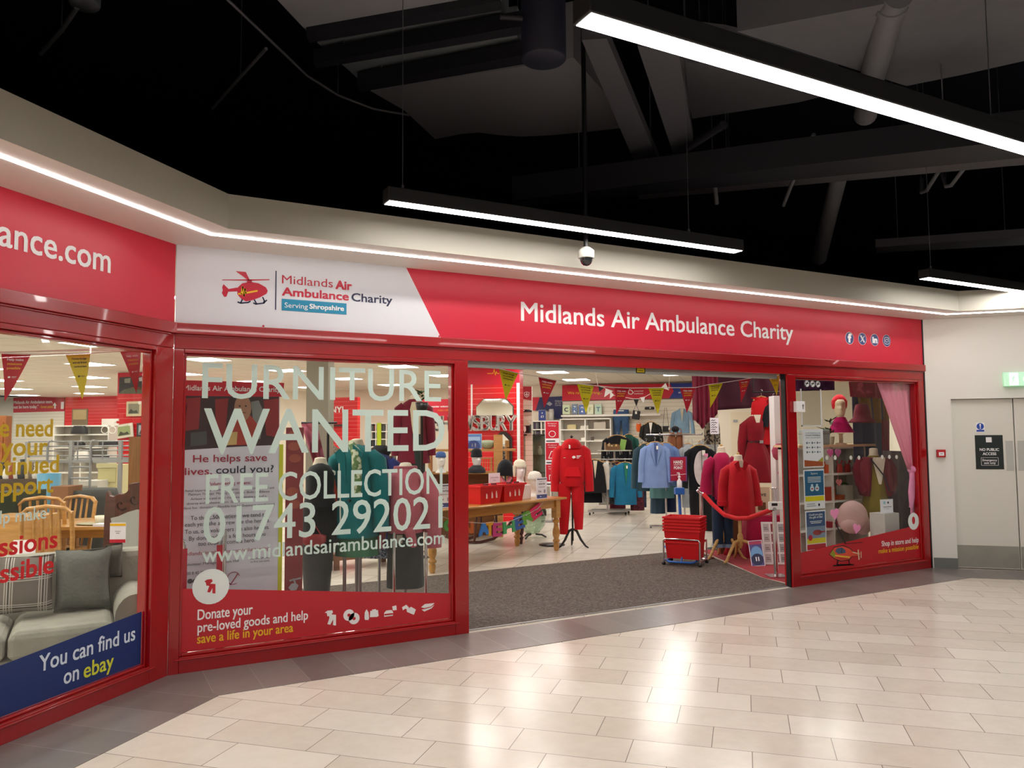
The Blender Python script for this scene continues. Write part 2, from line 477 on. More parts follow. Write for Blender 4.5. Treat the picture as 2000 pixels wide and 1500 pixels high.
# things on the white wall
def on_wall(u, v, a=A_R):
    q = PA(u, v, a); return toab(q)[1], q.z
m = MB(plain('exit_green', '#12C06C', .5)); x0, z1 = on_wall(1957, 728); z0 = on_wall(1958, 755)[1]
r = thing('exit_sign', 'green running man exit sign over the double doors', 'exit sign', W0, RB)
M_eg = emis('exit_green_lit', '#0FBF6E', .55); M_ew = emis('exit_white_lit', '#F4FFF8', .75)
m = MB(M_eg); m.box(x0, x0+.42, -.05, -.01, z0, z1); m.build('sign_panel', r, bevel=.004)
m = MB(M_ew); zc = (z0+z1)/2
m.rect(x0+.06, zc-.07, x0+.15, zc+.07, (0, -.051, 0), t=.001)
m.use(M_eg)
for pl_ in ([(.10, .05), (.115, .05), (.115, .035), (.10, .035)], [(.085, .03), (.115, .03), (.105, -.01), (.09, -.01)], [(.09, -.01), (.102, -.01), (.085, -.055), (.075, -.055)], [(.098, -.01), (.108, -.01), (.13, -.045), (.12, -.05)], [(.08, .028), (.086, .022), (.072, .0), (.066, .004)], [(.112, .028), (.135, .01), (.13, .004), (.11, .018)]):
    m.prism([(x0+a, zc+b) for a, b in pl_], (0, -.0525, 0), t=.001)
m.use(M_ew); m.prism([(x0+.28, zc-.05), (x0+.36, zc+.0), (x0+.28, zc+.05), (x0+.28, zc+.02), (x0+.2, zc+.02), (x0+.2, zc-.02), (x0+.28, zc-.02)], (0, -.051, 0), t=.001)
m.build('pictogram', r)
x0, z1 = on_wall(1906, 850); x1, z0 = on_wall(1964, 917)
r = thing('access_sign', 'black no public access sign stuck on the cream door', 'sign', W0, RB)
m = MB(plain('sign_black', '#16211F', .5)); m.box(x0, x1, .05, .0545, z0, z1); m.build('sign_panel', r)
m = MB(M_wht); cx = (x0+x1)/2; Y_ = .0495; hh = z1-z0
m.rect(cx-.03, z1-.085, cx+.03, z1-.025, (0, Y_, 0), t=.0005)
m.text('NO PUBLIC', (cx, Y_, z1-.185), w=.2, cap=.03, bold=.02, align='c'); m.text('ACCESS', (cx, Y_, z1-.235), w=.14, cap=.03, bold=.02, align='c')
m.text('Emergency', (cx, Y_, z0+.095), w=.15, cap=.025, bold=.01, align='c'); m.text('exit only', (cx, Y_, z0+.062), w=.12, cap=.025, bold=.01, align='c')
for (a, b, c_, d) in ((-.09, .045, .09, .048), (-.09, .135, .09, .138), (-.09, .045, -.087, .138), (.087, .045, .09, .138)): m.rect(cx+a, z0+b, cx+c_, z0+d, (0, Y_, 0), t=.0005)
m.build('lettering', r)
x0, z1 = on_wall(1909, 826); x1, z0 = on_wall(1925, 843)
r = thing('mandatory_sign', 'small round blue exclamation mark sign above the black sign', 'sign', W0, RB)
m = MB(M_wht); m.box(x0-.004, x1+.004, .0505, .0545, z0-.004, z1+.004); m.build('sign_panel', r)
m = MB(plain('sign_blue', '#2347A8', .5)); cx = (x0+x1)/2; rr = (x1-x0)/2
m.disc(cx, z1-rr, rr*.95, (0, .0505, 0), t=.0008); m.rect(x0, z0, x1, z0+.022, (0, .0505, 0), t=.0008)
m.use(M_wht); m.prism([(cx-.009, z1-.012), (cx+.009, z1-.012), (cx+.005, z1-.05), (cx-.005, z1-.05)], (0, .0495, 0), t=.0006); m.disc(cx, z1-.062, .007, (0, .0495, 0), t=.0006)
m.build('symbol', r)
x0, z1 = on_wall(1828, 878); x1, z0 = on_wall(1846, 893)
r = thing('fire_alarm_call_point', 'small red break glass fire alarm point on the white wall', 'fire alarm', W0, RB)
m = MB(plain('alarm_red', '#B91C22', .4)); m.box(x0, x1, -.045, -.001, z0, z1); m.build('housing', r, bevel=.005)
m = MB(M_wht); m.box(x0+.02, x1-.02, -.0475, -.045, z0+.02, z1-.03); m.use(M_ink); m.rect(x0+.035, z0+.038, x1-.035, z0+.044, (0, -.0478, 0), t=.0004); m.build('glass_plate', r)

# ------------------------------------------------------------------ the shopfront
YG = .055                                             # depth of the panes behind the red frame
ZL0, ZL1 = .11, 2.205
def empty_struct(name, loc=(0, 0, 0), rz=0.0):
    o = bpy.data.objects.new(name, None); COL.objects.link(o); o.location = loc; o.rotation_euler = (0, 0, rz)
    return struct(o)
def window(name, loc, rz, X0, X1, x0, x1):
    r = empty_struct(name, loc, rz)
    m = MB(M_red)
    m.box(X0, x0, 0, .11, 0, ZL1+.03); m.box(x1, X1, 0, .11, 0, ZL1+.03); m.box(x0, x1, 0, .11, 0, ZL0); m.box(x0, x1, 0, .11, ZL1, ZL1+.03)
    b = .018
    m.box(x0-.03, x1+.03, -.012, .0, ZL0-.022, ZL0-.008)                     # sill bead
    for (a, c, d, f) in ((x0, x0+b, ZL0, ZL1), (x1-b, x1, ZL0, ZL1), (x0+b, x1-b, ZL0, ZL0+b), (x0+b, x1-b, ZL1-b, ZL1)): m.box(a, c, .03, .1, d, f)
    m.build('frame', r, bevel=.005)
    m = MB(M_glass); m.add([(x0, YG+.006, ZL0), (x1, YG+.006, ZL0), (x1, YG+.006, ZL1), (x0, YG+.006, ZL1)], [(0, 1, 2, 3)]); m.build('glass_pane', r)
    return r
R45 = radians(45)
w1_ = window('window_1', (0, 0, 0), R45, -4.6, -.0, -4.5, -.168)
w2_ = window('window_2', (0, 0, 0), 0, .0, 2.262, .068, 2.14)
w3_ = window('window_3', (0, 0, 0), 0, 6.0, 8.315, 6.131, 8.205)
# header, ledge, roller shutter
m = MB(M_red)
m.box(0, L-.015, .0, .12, 2.236, 2.337); m.box(-.01, L-.01, -.03, .1, 2.337, 2.414)
m.box(-.0, L-.015, -.012, .0, 2.325, 2.337)
struct(m.build('trim_2', bevel=.004))
m = MB(M_red); m.box(-4.6, 0, .0, .12, 2.236, 2.337); m.box(-4.6, .01, -.03, .1, 2.337, 2.414); m.box(-4.6, 0, -.012, .0, 2.325, 2.337); struct(m.build('trim_3', None, (0, 0, 0), R45, bevel=.004))
m = MB(M_black); m.box(L-.016, L+.012, -.005, .12, 0, 2.967); m.box(5.986, 6.0, .02, .075, 0, 2.25); struct(m.build('trim_4'))
M_shut = plain('shutter_grey', '#9FA5A0', .45, metal=.3)
r = thing('roller_shutter', 'grey roller shutter drawn up under the red header of the doorway', 'roller shutter', (0, 0, 0))
m = MB(M_shut); m.box(2.27, 5.965, .12, .28, 2.24, 2.335)
m.build('shutter_roll', r)
m = MB(plain('rail_grey', '#B7BBB6', .35, metal=.4)); m.box(2.27, 5.965, .1, .13, 2.19, 2.25); m.box(2.27, 5.965, .085, .1, 2.24, 2.262); m.build('bottom_rail', r, bevel=.004)
q = PY(1251, 719, .098)
m = MB(plain('sticker_black', '#1B1B12', .6)); q.z = 2.225; m.box(q.x-.055, q.x+.055, .0965, .0995, q.z-.03, q.z+.022)
m.use(M_lem); m.rect(q.x-.045, q.z-.022, q.x+.045, q.z+.01, (0, .0962, 0), t=.0005); m.use(M_ink); m.rect(q.x-.03, q.z-.008, q.x+.03, q.z-.003, (0, .0957, 0), t=.0003); m.build('warning_sticker', r)

# ------------------------------------------------------------------ fascia signs
ZF0, ZF1 = 2.414, 2.967
r = thing('shop_fascia_sign', 'long red shop sign with white logo end above the doorway', 'shop sign', (0, 0, 0))
T0, T1 = PY(793.6, 524).x, PY(861.4, 660.6).x
m = MB(M_fwhite); m.prism([(.004, ZF0), (T1, ZF0), (T0, ZF1), (.004, ZF1)], (0, 0, 0), t=-.03, N=(0, -1, 0)); m.build('white_panel', r)['label'] = 'white panel with the logo'
m = MB(M_fred); m.prism([(T1, ZF0), (L-.016, ZF0), (L-.016, ZF1), (T0, ZF1)], (0, 0, 0), t=-.03, N=(0, -1, 0)); m.build('red_panel', r)['label'] = 'red panel'
F = -.0015
def fx(u, v, y=0.0):
    q = PY(u, v, y); return q.x, q.z
m = MB(M_wht); xa, za = fx(1018, 627); xb, zb_ = fx(1548, 640); zc = fx(1018, 590)[1]
m.text('Midlands Air Ambulance Charity', (xa, F, za+.005), w=xb-xa, cap=zc-za-.004, bold=.012); m.build('lettering', r)
# logo
def lg(x, y): return fx(340+x/3.5714, 480+y/3.5714)
def line(m, pts, wd, O=(0, F, 0), t=.001, cyc=False, **kw):
    for a, b in zip(pts, pts[1:]):
        d = Vector((b[0]-a[0], b[1]-a[1])); d.normalize(); n = Vector((-d.y, d.x))*wd/2; d = d*wd*.3
        m.prism([(a[0]-d.x+n.x, a[1]-d.y+n.y), (a[0]-d.x-n.x, a[1]-d.y-n.y), (b[0]+d.x-n.x, b[1]+d.y-n.y), (b[0]+d.x+n.x, b[1]+d.y+n.y)], O, t=t, **kw)
M_hel = plain('logo_red', '#C01A36', .4)
m = MB(M_hel)
for pl_ in ([(440, 335), (445, 290), (475, 262), (530, 252), (590, 262), (640, 290), (653, 315), (645, 335), (600, 360), (545, 380), (500, 388), (470, 370), (450, 350)],
            [(443, 291), (380, 302), (345, 268), (335, 290), (340, 310), (333, 330), (350, 357), (365, 355), (378, 320), (445, 318)],
            [(335, 236), (665, 234), (665, 240), (525, 244), (335, 240)], [(428, 177), (500, 183), (527, 238), (516, 240)], [(512, 240), (540, 240), (545, 256), (508, 256)]):
    m.prism([lg(*p) for p in reversed(pl_)], (0, F, 0), t=.001)
m.use(M_yel); line(m, [lg(*p) for p in ((450, 336), (470, 336), (478, 288), (487, 350), (494, 302), (500, 330), (578, 315))], .012, (0, F-.001, 0))
m.use(M_navy)
for pts in (((445, 393), (465, 400), (515, 396), (530, 388)), ((475, 375), (465, 398)), ((555, 400), (570, 407), (625, 400), (645, 380)), ((560, 378), (575, 405)), ((618, 360), (630, 385), (625, 398))):
    line(m, [lg(*p) for p in pts], .010)
a, b = lg(711, 175), lg(708, 447); m.rect(a[0]-.004, b[1], a[0]+.004, a[1], (0, F, 0), t=.001)
m.build('helicopter_logo', r)
m = MB(M_hel)
def ptext(m, body, pl0, pr, ptop, bold=.0, y=F, map_=lg, capadj=1.0):
    a, b, c_ = map_(*pl0), map_(*pr), map_(*ptop)
    m.text(body, (a[0], y, a[1]), w=b[0]-a[0], cap=(c_[1]-a[1])*capadj, bold=bold)
ptext(m, 'Midlands', (752, 262), (1107, 296), (752, 204)); ptext(m, 'Air', (1128, 300), (1237, 306), (1128, 243), .035)
ptext(m, 'Ambulance', (754, 346), (1216, 384), (754, 290), .03)
m.use(M_navy); ptext(m, 'Charity', (1238, 385), (1520, 405), (1238, 330), .02)
m.build('logo_lettering', r)
m = MB(M_teal); a, b, c_ = lg(750, 450), lg(1202, 482), lg(750, 369); m.rect(a[0], a[1], b[0], c_[1], (0, F, 0), t=.001)
m.use(M_wht); ptext(m, 'Serving', (770, 430), (932, 440), (770, 396), .0, F-.0015); ptext(m, 'Shropshire', (945, 438), (1183, 456), (945, 406), .03, F-.0015)
m.build('serving_label', r)
# social icons
for i, (u, v) in enumerate(((1659, 660.5), (1684, 662), (1708, 664), (1731.5, 665.5))):
    x, z = fx(u, v); R_ = .066
    m = MB(M_wht); m.disc(x, z, R_+.004, (0, F, 0), t=.0005); m.use(plain('icon_navy', '#2C3B78', .4)); m.disc(x, z, R_, (0, F-.0005, 0), t=.0008); m.use(M_wht); O_ = (0, F-.002, 0)
    if i == 0: m.text('f', (x, F-.002, z-.045), w=.05, cap=.092, bold=.06, align='c')
    elif i == 1:
        line(m, [(x-.035, z+.035), (x+.018, z-.035)], .008, O_); line(m, [(x-.018, z+.035), (x+.035, z-.035)], .008, O_); line(m, [(x+.034, z+.035), (x+.004, z+.004)], .007, O_); line(m, [(x-.004, z-.006), (x-.034, z-.035)], .007, O_); line(m, [(x-.036, z+.037), (x-.016, z+.037)], .006, O_); line(m, [(x+.016, z-.037), (x+.036, z-.037)], .006, O_)
    elif i == 2: m.text('in', (x, F-.002, z-.034), w=.075, cap=.07, bold=.06, align='c')
    else:
        pts = [(x+math.copysign(abs(cos(k*pi/12))**.5, cos(k*pi/12))*.04, z+math.copysign(abs(sin(k*pi/12))**.5, sin(k*pi/12))*.04) for k in range(25)]; line(m, pts, .009, O_)
        line(m, [(x+cos(k*pi/8)*.019, z+sin(k*pi/8)*.019) for k in range(17)], .008, O_); m.disc(x+.024, z+.024, .005, O_, t=.001, n=8)
    m.build('social_icon', r)
# screws along the sign's foot
for x in (.6, 2.0, 2.77, 3.9, 5.2, 6.6):
    m = MB(M_hel); m.disc(x, ZF0+.012, .008, (0, -.004, 0), t=.003, n=8); m.build('screw_cap', r)
# sign of the angled front
r = thing('shop_fascia_sign', 'red shop sign of the angled front with white web address', 'shop sign', (0, 0, 0), R45)
m = MB(M_fred); m.box(-4.6, -.004, 0, .03, ZF0, ZF1); m.build('red_panel', r)
def lx(u, v, off=0.0):
    q = PB(u, v, -off); return (q.x+q.y)*_q, q.z
s1, z1 = lx(214.5, 534); wd_ = .77
def tw(body, bold=0.0):
    vs, fs = font_mesh(body, bold); return max(v[0] for v in vs)-min(v[0] for v in vs)
k = wd_/tw('ance.com', .012)
m = MB(M_wht); m.text('midlandsairambulance.com', (s1, F, z1+.003), w=tw('midlandsairambulance.com', .012)*k, cap=.152, bold=.012, align='r'); m.build('lettering', r)

# ------------------------------------------------------------------ window lettering and vinyl
GV = YG-.001
def gx(u, v): return fx(u, v, GV)
def gtext(m, body, u0, v0, u1, vtop, y=GV, bold=0.0, v1=None, mp=gx):
    a = mp(u0, v0); b = mp(u1, v0 if v1 is None else v1); c_ = mp(u0, vtop)
    m.text(body, (a[0], y, a[1]), w=b[0]-a[0], cap=c_[1]-a[1], bold=bold, lift=0)
m = MB(M_vinyl)
for args in (('FURNITURE', 395, 777, 861, 709), ('WANTED', 398, 887, 868, 798), ('FREE COLLECTION', 402, 984, 864, 927), ('01743 292021', 397, 1062, 864, 992), ('www.midlandsairambulance.com', 395, 1099, 868, 1070)):
    gtext(m, *args, bold=.006 if args[0][0] != 'w' else .008)
m.build('lettering', w2_)['label'] = 'large pale vinyl lettering about wanted furniture and free collection'
M_vred = plain('vinyl_red', '#C0202C', .4); M_dull = plain('vinyl_white', '#F3EFEC', .5)
m = MB(M_vred)
a, b = gx(352, 1150), gx(888, 1158)
m.prism([(.088, ZL0+.02), (2.12, ZL0+.02), (2.12, b[1]), (.088, a[1])], (0, GV+.001, 0), t=.0008)
m.build('red_vinyl_band', w2_)['label'] = 'red vinyl band along the foot of the pane'
m = MB(M_dull)
gtext(m, 'Donate your', 386, 1211, 493, 1191, GV-.001, .012); gtext(m, 'pre-loved goods and help', 386, 1235, 601, 1216, GV-.001, .012)
m.use(M_yel); gtext(m, 'save a life in your area', 385, 1257, 572, 1239, GV-.001, .012)
m.build('donation_lettering', w2_)
m = MB(plain('sticker_white', '#E9EEE9', .5)); x, z = gx(412, 1145.5); m.disc(x, z, .123, (0, GV-.001, 0), t=.0006)
def ic(px, py): return gx(360+px/3.7037, 1100+py/3.7037)
m.use(M_vred)
for pl_ in ([(145, 130), (165, 118), (198, 114), (205, 130), (185, 150), (160, 165), (155, 140)], [(165, 160), (190, 148), (225, 150), (225, 218), (203, 218), (203, 180), (185, 212), (165, 208), (180, 165)]):
    m.prism([ic(*p) for p in reversed(pl_)], (0, GV-.002, 0), t=.0006)
m.build('jacket_sticker', w2_)['label'] = 'round white sticker with red coat and trousers'
m = MB(M_dull)
IC = [[(1015, 358), (1035, 343), (1070, 340), (1075, 355), (1060, 375), (1035, 385), (1030, 360)], [(1045, 380), (1065, 370), (1097, 373), (1097, 450), (1075, 448), (1077, 405), (1055, 445), (1035, 440), (1050, 395)],
      [(1303, 395), (1305, 355), (1318, 332), (1332, 355), (1336, 395), (1332, 410), (1306, 410)], [(1345, 345), (1400, 338), (1405, 380), (1395, 388), (1342, 390)], [(1358, 335), (1385, 332), (1386, 340), (1358, 342)],
      [(1445, 388), (1445, 360), (1460, 342), (1500, 338), (1510, 355), (1508, 380)], [(1503, 312), (1533, 305), (1536, 338), (1508, 342)],
      [(1575, 318), (1605, 300), (1625, 320), (1612, 335), (1600, 328), (1580, 340)], [(1608, 335), (1640, 315), (1675, 335), (1660, 373), (1610, 352)],
      [(1712, 318), (1740, 295), (1810, 288), (1785, 312), (1735, 325)], [(1716, 335), (1735, 333), (1785, 318), (1810, 300), (1788, 326), (1735, 350)]]
for pl_ in IC: m.prism([ic(*p) for p in reversed(pl_)], (0, GV-.001, 0), t=.0006)
for cx_, cy_ in ((1190, 375), (1228, 400)):
    x, z = ic(cx_, cy_); m.disc(x, z, .043, (0, GV-.001, 0), t=.0006)
m.use(M_vred)
for cx_, cy_ in ((1190, 375), (1228, 400)):
    x, z = ic(cx_, cy_); m.disc(x, z, .012, (0, GV-.002, 0), t=.0006)
a, b = ic(1450, 372), ic(1505, 366); line(m, [a, b], .012, (0, GV-.002, 0))
m.build('donation_icons', w2_)['label'] = 'row of six white donation icons'
# angled window
def gl(u, v): return lx(u, v, GV)
M_vyel = plain('vinyl_yellow', '#C9A514', .5, alpha=.95)
def cl(m, body, cs, u, v, cap, ww, bold=.02):
    z = gl(u, v)[1]; m.text(body, (cs, GV, z), w=ww, cap=cap, bold=bold, align='c', lift=0)
CS = -1.105
m = MB(M_vyel)
cl(m, 'We need', CS-.06, 108, 852, .098, .47); cl(m, 'your', CS, 80, 888, .098, .29); cl(m, 'continued', CS-.055, 110, 922, .098, .56); cl(m, 'support', CS-.04, 100, 961, .098, .46)
m.build('appeal_lettering', w1_)['label'] = 'yellow vinyl lettering asking for support'
m = MB(M_vinyl); cl(m, 'to help make', CS-.1, 101, 1011, .07, .5, .008); m.build('appeal_lettering', w1_)
m = MB(plain('vinyl_scarlet', '#D01A22', .5)); cl(m, 'missions', CS-.03, 114, 1068, .1, .52); cl(m, 'possible', CS-.04, 108, 1117, .1, .5); m.build('appeal_lettering', w1_)['label'] = 'red vinyl words on the angled pane'
m = MB(plain('vinyl_blue', '#132F6A', .45))
a, b = gl(0, 1301), gl(292, 1190); sl = (b[1]-a[1])/(b[0]-a[0])
m.prism([(-4.48, ZL0+.02), (-.19, ZL0+.02), (-.19, b[1]), (-1.9, b[1]+sl*(-1.9-b[0])), (-4.48, b[1]+sl*(-1.9-b[0]))], (0, GV+.001, 0), t=.0008); m.build('blue_vinyl_band', w1_)['label'] = 'blue vinyl band along the foot of the angled pane'
m = MB(plain('vinyl_pale', '#DCE6F2', .5))
a = gl(76, 1311); b = gl(263, 1255)
m.text('You can find us', (a[0], GV-.001, a[1]-.005), w=b[0]-a[0], cap=.09, bold=.012)
a, b = gl(124, 1337), gl(153, 1327); m.text('on', (a[0], GV-.001, a[1]), w=b[0]-a[0], cap=.09, bold=.012)
m.use(plain('vinyl_lime', '#D6D83A', .5)); a, b = gl(163, 1325), gl(221, 1300); m.text('ebay', (a[0], GV-.001, a[1]), w=b[0]-a[0], cap=.09, bold=.012)
m.build('online_lettering', w1_)
# right-hand pane
m = MB(M_vred)
a, b = gx(1567, 1080), gx(1797, 1025)
m.prism([(6.15, ZL0+.02), (8.187, ZL0+.02), (8.187, b[1]), (6.15, a[1])], (0, GV+.001, 0), t=.0008); m.build('red_vinyl_wedge', w3_)['label'] = 'red vinyl wedge along the foot of the pane'
m = MB(M_dull); gtext(m, 'Shop in store and help', 1722, 1067, 1794, 1057, GV-.001, .015, v1=1060)
m.use(M_yel); gtext(m, 'make a mission possible', 1716, 1081, 1794, 1072, GV-.001, .015, v1=1075); m.build('shopping_lettering', w3_)
m = MB(plain('sticker_white', '#E9EEE9', .5)); x, z = gx(1784, 1018); m.disc(x, z, .1, (0, GV-.001, 0), t=.0006); m.use(M_vred); m.disc(x, z+.01, .028, (0, GV-.002, 0), t=.0006, rz=.045); m.build('balloon_sticker', w3_)
# printed helicopter on the wedge
def hx(px, py): return gx(1540+px/6.25, 900+py/6.25)
m = MB(plain('print_heli_dark', '#2E211C', .5))
O_ = (0, GV-.0015, 0)
HB = [(500, 1140), (560, 1060), (660, 1040), (740, 1070), (800, 1120), (850, 1130), (850, 1160), (770, 1165), (740, 1200), (640, 1220), (560, 1190)]
for col, pl_ in (('#2E211C', [(640+(x-640)*1.06, 1135+(y-1135)*1.13) for x, y in HB]), ('#E2503A', HB), ('#8C9A30', [(504, 1140), (545, 1085), (575, 1150), (560, 1185)]), ('#4A5C74', [(566, 1100), (592, 1066), (650, 1058), (694, 1090), (694, 1125), (604, 1136)]), ('#E7C23C', [(562, 1148), (745, 1168), (742, 1186), (566, 1164)]), ('#C23A2C', [(575, 1176), (735, 1192), (640, 1212)]), ('#2A3442', [(640, 1062), (650, 1062), (650, 1128), (640, 1128)])):
    m.use(plain('print_heli'+col[1:], col, .5)); m.prism([hx(*p) for p in reversed(pl_)], O_, t=.0004); O_ = (0, O_[1]-.0006, 0)
m.use(plain('print_cream', '#E8C9A0', .5)); line(m, [hx(845, 1090), hx(855, 1200)], .02, O_); line(m, [hx(880, 1110), hx(880, 1180)], .012, O_); line(m, [hx(780, 1115), hx(860, 1135)], .012, O_)
m.use(M_black); line(m, [hx(565, 755), hx(690, 1010)], .016, O_); line(m, [hx(600, 1210), hx(590, 1270), hx(760, 1265)], .014, O_); line(m, [hx(730, 1210), hx(740, 1255)], .012, O_); line(m, [hx(540, 1280), hx(790, 1265)], .012, O_); line(m, [hx(690, 1010), hx(900, 995)], .006, O_)
m.build('helicopter_print', w3_)['label'] = 'red helicopter picture on the vinyl'
# pale dots across the pane
m = MB(plain('frost_dot', '#D9D6CC', .6, alpha=.8))
for u, v in ((1615, 894), (1631, 894), (1662, 894), (1677.5, 894), (1723, 892.5), (1737, 892.5), (1751, 892.5)):
    x, z = gx(u, v); m.disc(x, z, .024, (0, GV, 0), t=.0006, n=16)
m.build('frosted_dots', w3_)
M_heart = plain('heart_pink', '#E58DB4', .5)
def heart(m, x, z, s, y, tilt=0.0, t=.002):
    pts = []
    for k in range(28):
        a = 2*pi*k/28
        hx_ = 16*sin(a)**3; hz_ = 13*cos(a)-5*cos(2*a)-2*cos(3*a)-cos(4*a)
        pts.append((x+(hx_*cos(tilt)-hz_*sin(tilt))*s/32, z+(hx_*sin(tilt)+hz_*cos(tilt))*s/32))
    m.prism(list(reversed(pts)), (0, y, 0), t=t)
for (u, v, s, ti, lb) in ((1630, 1003, .14, .1, 'pink paper heart stuck on the pane above the helicopter rotor'), (1673, 1032, .13, -.25, 'pink paper heart stuck on the pane low beside the rotor tip')):
    x, z = gx(u, v); m = MB(M_heart); heart(m, x, z, s, GV-.001, ti); tag(m.build('paper_heart'), lb, 'decoration', 'paper hearts on the pane')
# three no-smoking style stickers
m = MB(M_wht)
for u, v in ((1576, 749), (1587, 749.5), (1597.5, 750)):
    x, z = gx(u, v); m.use(M_wht); m.disc(x, z, .042, (0, GV, 0), t=.0005); m.use(M_ink); line(m, [(x+cos(k*pi/8)*.04, z+sin(k*pi/8)*.04) for k in range(17)], .007, (0, GV-.001, 0)); line(m, [(x-.028, z-.028), (x+.028, z+.028)], .007, (0, GV-.001, 0)); line(m, [(x-.02, z), (x+.02, z)], .012, (0, GV-.001, 0))
m.build('prohibition_stickers', w3_)
q = PY(1557, 794, 0)
r = thing('alarm_box', 'small white alarm box on the red post beside the display window', 'alarm box', (q.x, -.001, q.z))
m = MB(M_wht); m.box(-.06, .07, -.045, .0, -.06, .055); m.build('housing', r, bevel=.006); m = MB(M_steel); m.disc(.035, .01, .012, (0, -.046, 0), t=.003); m.box(.03, .04, -.049, -.046, -.03, .005); m.build('lock', r)

# ------------------------------------------------------------------ inside the shop: shell and lights
class Pix:
    """a plane of the shop: local x along it, z up; p(u, v) gives the local place of a point of the photograph"""
    def __init__(s, mode, val, u0, v0):
        s.mode, s.val = mode, val
        if mode == 'd': val = s.val = (DP(u0, v0, val) - CAM).dot(_F0)
        s.rz = {'a': RB, 'y': 0.0, 'd': RV, 'b': R45}[mode]
        s.O = s.w(u0, v0)
        s.X = Vector((cos(s.rz), sin(s.rz), 0))
    def w(s, u, v):
        if s.mode == 'a': return PA(u, v, s.val)
        if s.mode == 'y': return PY(u, v, s.val)
        if s.mode == 'b': return PB(u, v, s.val)
        return PL(u, v, _F0, s.val + CAM.dot(_F0))
    def p(s, u, v):
        q = s.w(u, v)-s.O; return q.dot(s.X), q.z
    def poly(s, pts): return [s.p(*q) for q in pts]
    def k(s): return s.p(1000, 800)[0]-s.p(999, 800)[0]
_F0 = Vector((_F.x, _F.y, 0)).normalized()
def ptext2(m, P, body, u0, v0, u1, vt, y=-.004, bold=.015):
    a = P.p(u0, v0); b = P.p(u1, v0); c_ = P.p(u0, vt)
    m.text(body, (a[0], y, a[1]), w=b[0]-a[0], cap=c_[1]-a[1], bold=bold, lift=0)
def prect(m, P, u0, v0, u1, v1, y0, y1):
    a, b = P.p(u0, v1), P.p(u1, v0); m.box(min(a[0], b[0]), max(a[0], b[0]), y0, y1, a[1], b[1])

n = 0
PCELL = [(-5.5+2.4*i, -2.4*j) for i in range(9) for j in range(10)] + [(10.5, 2.4), (12.9, 2.4), (8.1, 2.4), (8.1, 4.8), (5.1, 1.2), (5.7, 3.6), (-3.1, -1.1), (-.7, -1.1), (1.7, -1.0), (6.7, 5.0)]
first = None
for a, b in PCELL:
    if a < 0 and b > -.9: continue
    if a > 14.8: continue
    p = AB(a, b, 2.92)
    if first is None:
        first = thing('panel_light', '', 'ceiling light', p, RB, 'square light panels in the shop ceiling')
        m = MB(M_wht)
        for q in ((-.3, .3, -.3, -.285), (-.3, .3, .285, .3), (-.3, -.285, -.285, .285), (.285, .3, -.285, .285)): m.box(*q, -.012, -.001)
        m.build('frame', first)
        m = MB(M_panel); m.add([(-.285, -.285, -.008), (-.285, .285, -.008), (.285, .285, -.008), (.285, -.285, -.008)], [(0, 1, 2, 3)]); m.build('diffuser', first)
        first['label'] = 'square white light panel let into the pale tiled shop ceiling'
    else: dup(first, 'square white light panel let into the pale tiled shop ceiling', p, RB)

t = NT('entrance_matting'); nn = t.noise(t.pos(), 42, 4, .85)
t.set(Base_Color=t.ramp(nn, .36, lin('#2A201B'), .68, lin('#7A6D65')), Roughness=.95); t.bump(nn, .4, .006); M_mat = t.m
m = MB(M_mat); m.prism([(1.45, .09), (6.06, .09), (6.12, .55), (6.88, 2.45), (6.7, 2.56), (1.45, 2.56)], (0, 0, .004), (1, 0, 0), (0, 1, 0), .006)
tag(m.build('entrance_mat'), 'brown speckled entrance matting inside the shop doorway', 'doormat')
m = MB(M_steel); m.box(2.27, 5.97, .055, .075, .004, .012); struct(m.build('trim_5'))
m = MB(fabric('red_carpet', '#9A2430', .95, 90, .3)); m.prism([(6.13, .13), (8.2, .13), (8.28, 2.6), (6.95, 2.44), (6.15, .56)], (0, 0, .004), (1, 0, 0), (0, 1, 0), .005)
tag(m.build('red_carpet'), 'red carpet piece under the display beside the doorway', 'carpet')

# red slatted column panel with the town name
P = Pix('a', 9.5, 960, 960)
b0, b1 = P.p(893, 800)[0], P.p(1015, 800)[0]; zb = -P.O.z
r = thing('slatwall_column', 'tall red slatted display column with a heartbeat line at its top', 'display panel', P.O, RB)
zt = P.p(960, 752)[1]
m = MB(M_slatr); m.box(b0, b1, 0, .25, zb+.005, zt); m.build('slat_panel', r)
m = MB(M_fred); m.box(b0, b1, 0, .25, zt, 2.905-P.O.z); m.build('header_panel', r)
m = MB(M_yel); line(m, P.poly(((952, 729.5), (963, 729.5), (965.5, 721), (967.5, 733), (969.5, 725), (971, 729.5), (975, 729.5))), .012, (0, -.003, 0)); m.build('heartbeat_line', r)
m = MB(M_wht); prect(m, P, 920.5, 751, 923, 830, -.02, 0); prect(m, P, 1011, 748, 1015, 935, -.02, 0); m.build('edge_strip', r)
P = Pix('a', 9.4, 928, 841)
r = thing('letter_sign', 'row of big white block letters spelling the town name on the red column', 'sign letters', P.O, RB)
M_blk = plain('letter_white', '#DAD3CB', .6)
word = 'SHREWSBURY'; us = [846, 864, 882, 896, 908, 925, 940, 957, 973, 989]; ue = [862, 880, 897, 909, 926, 941, 957, 974, 990, 1010]
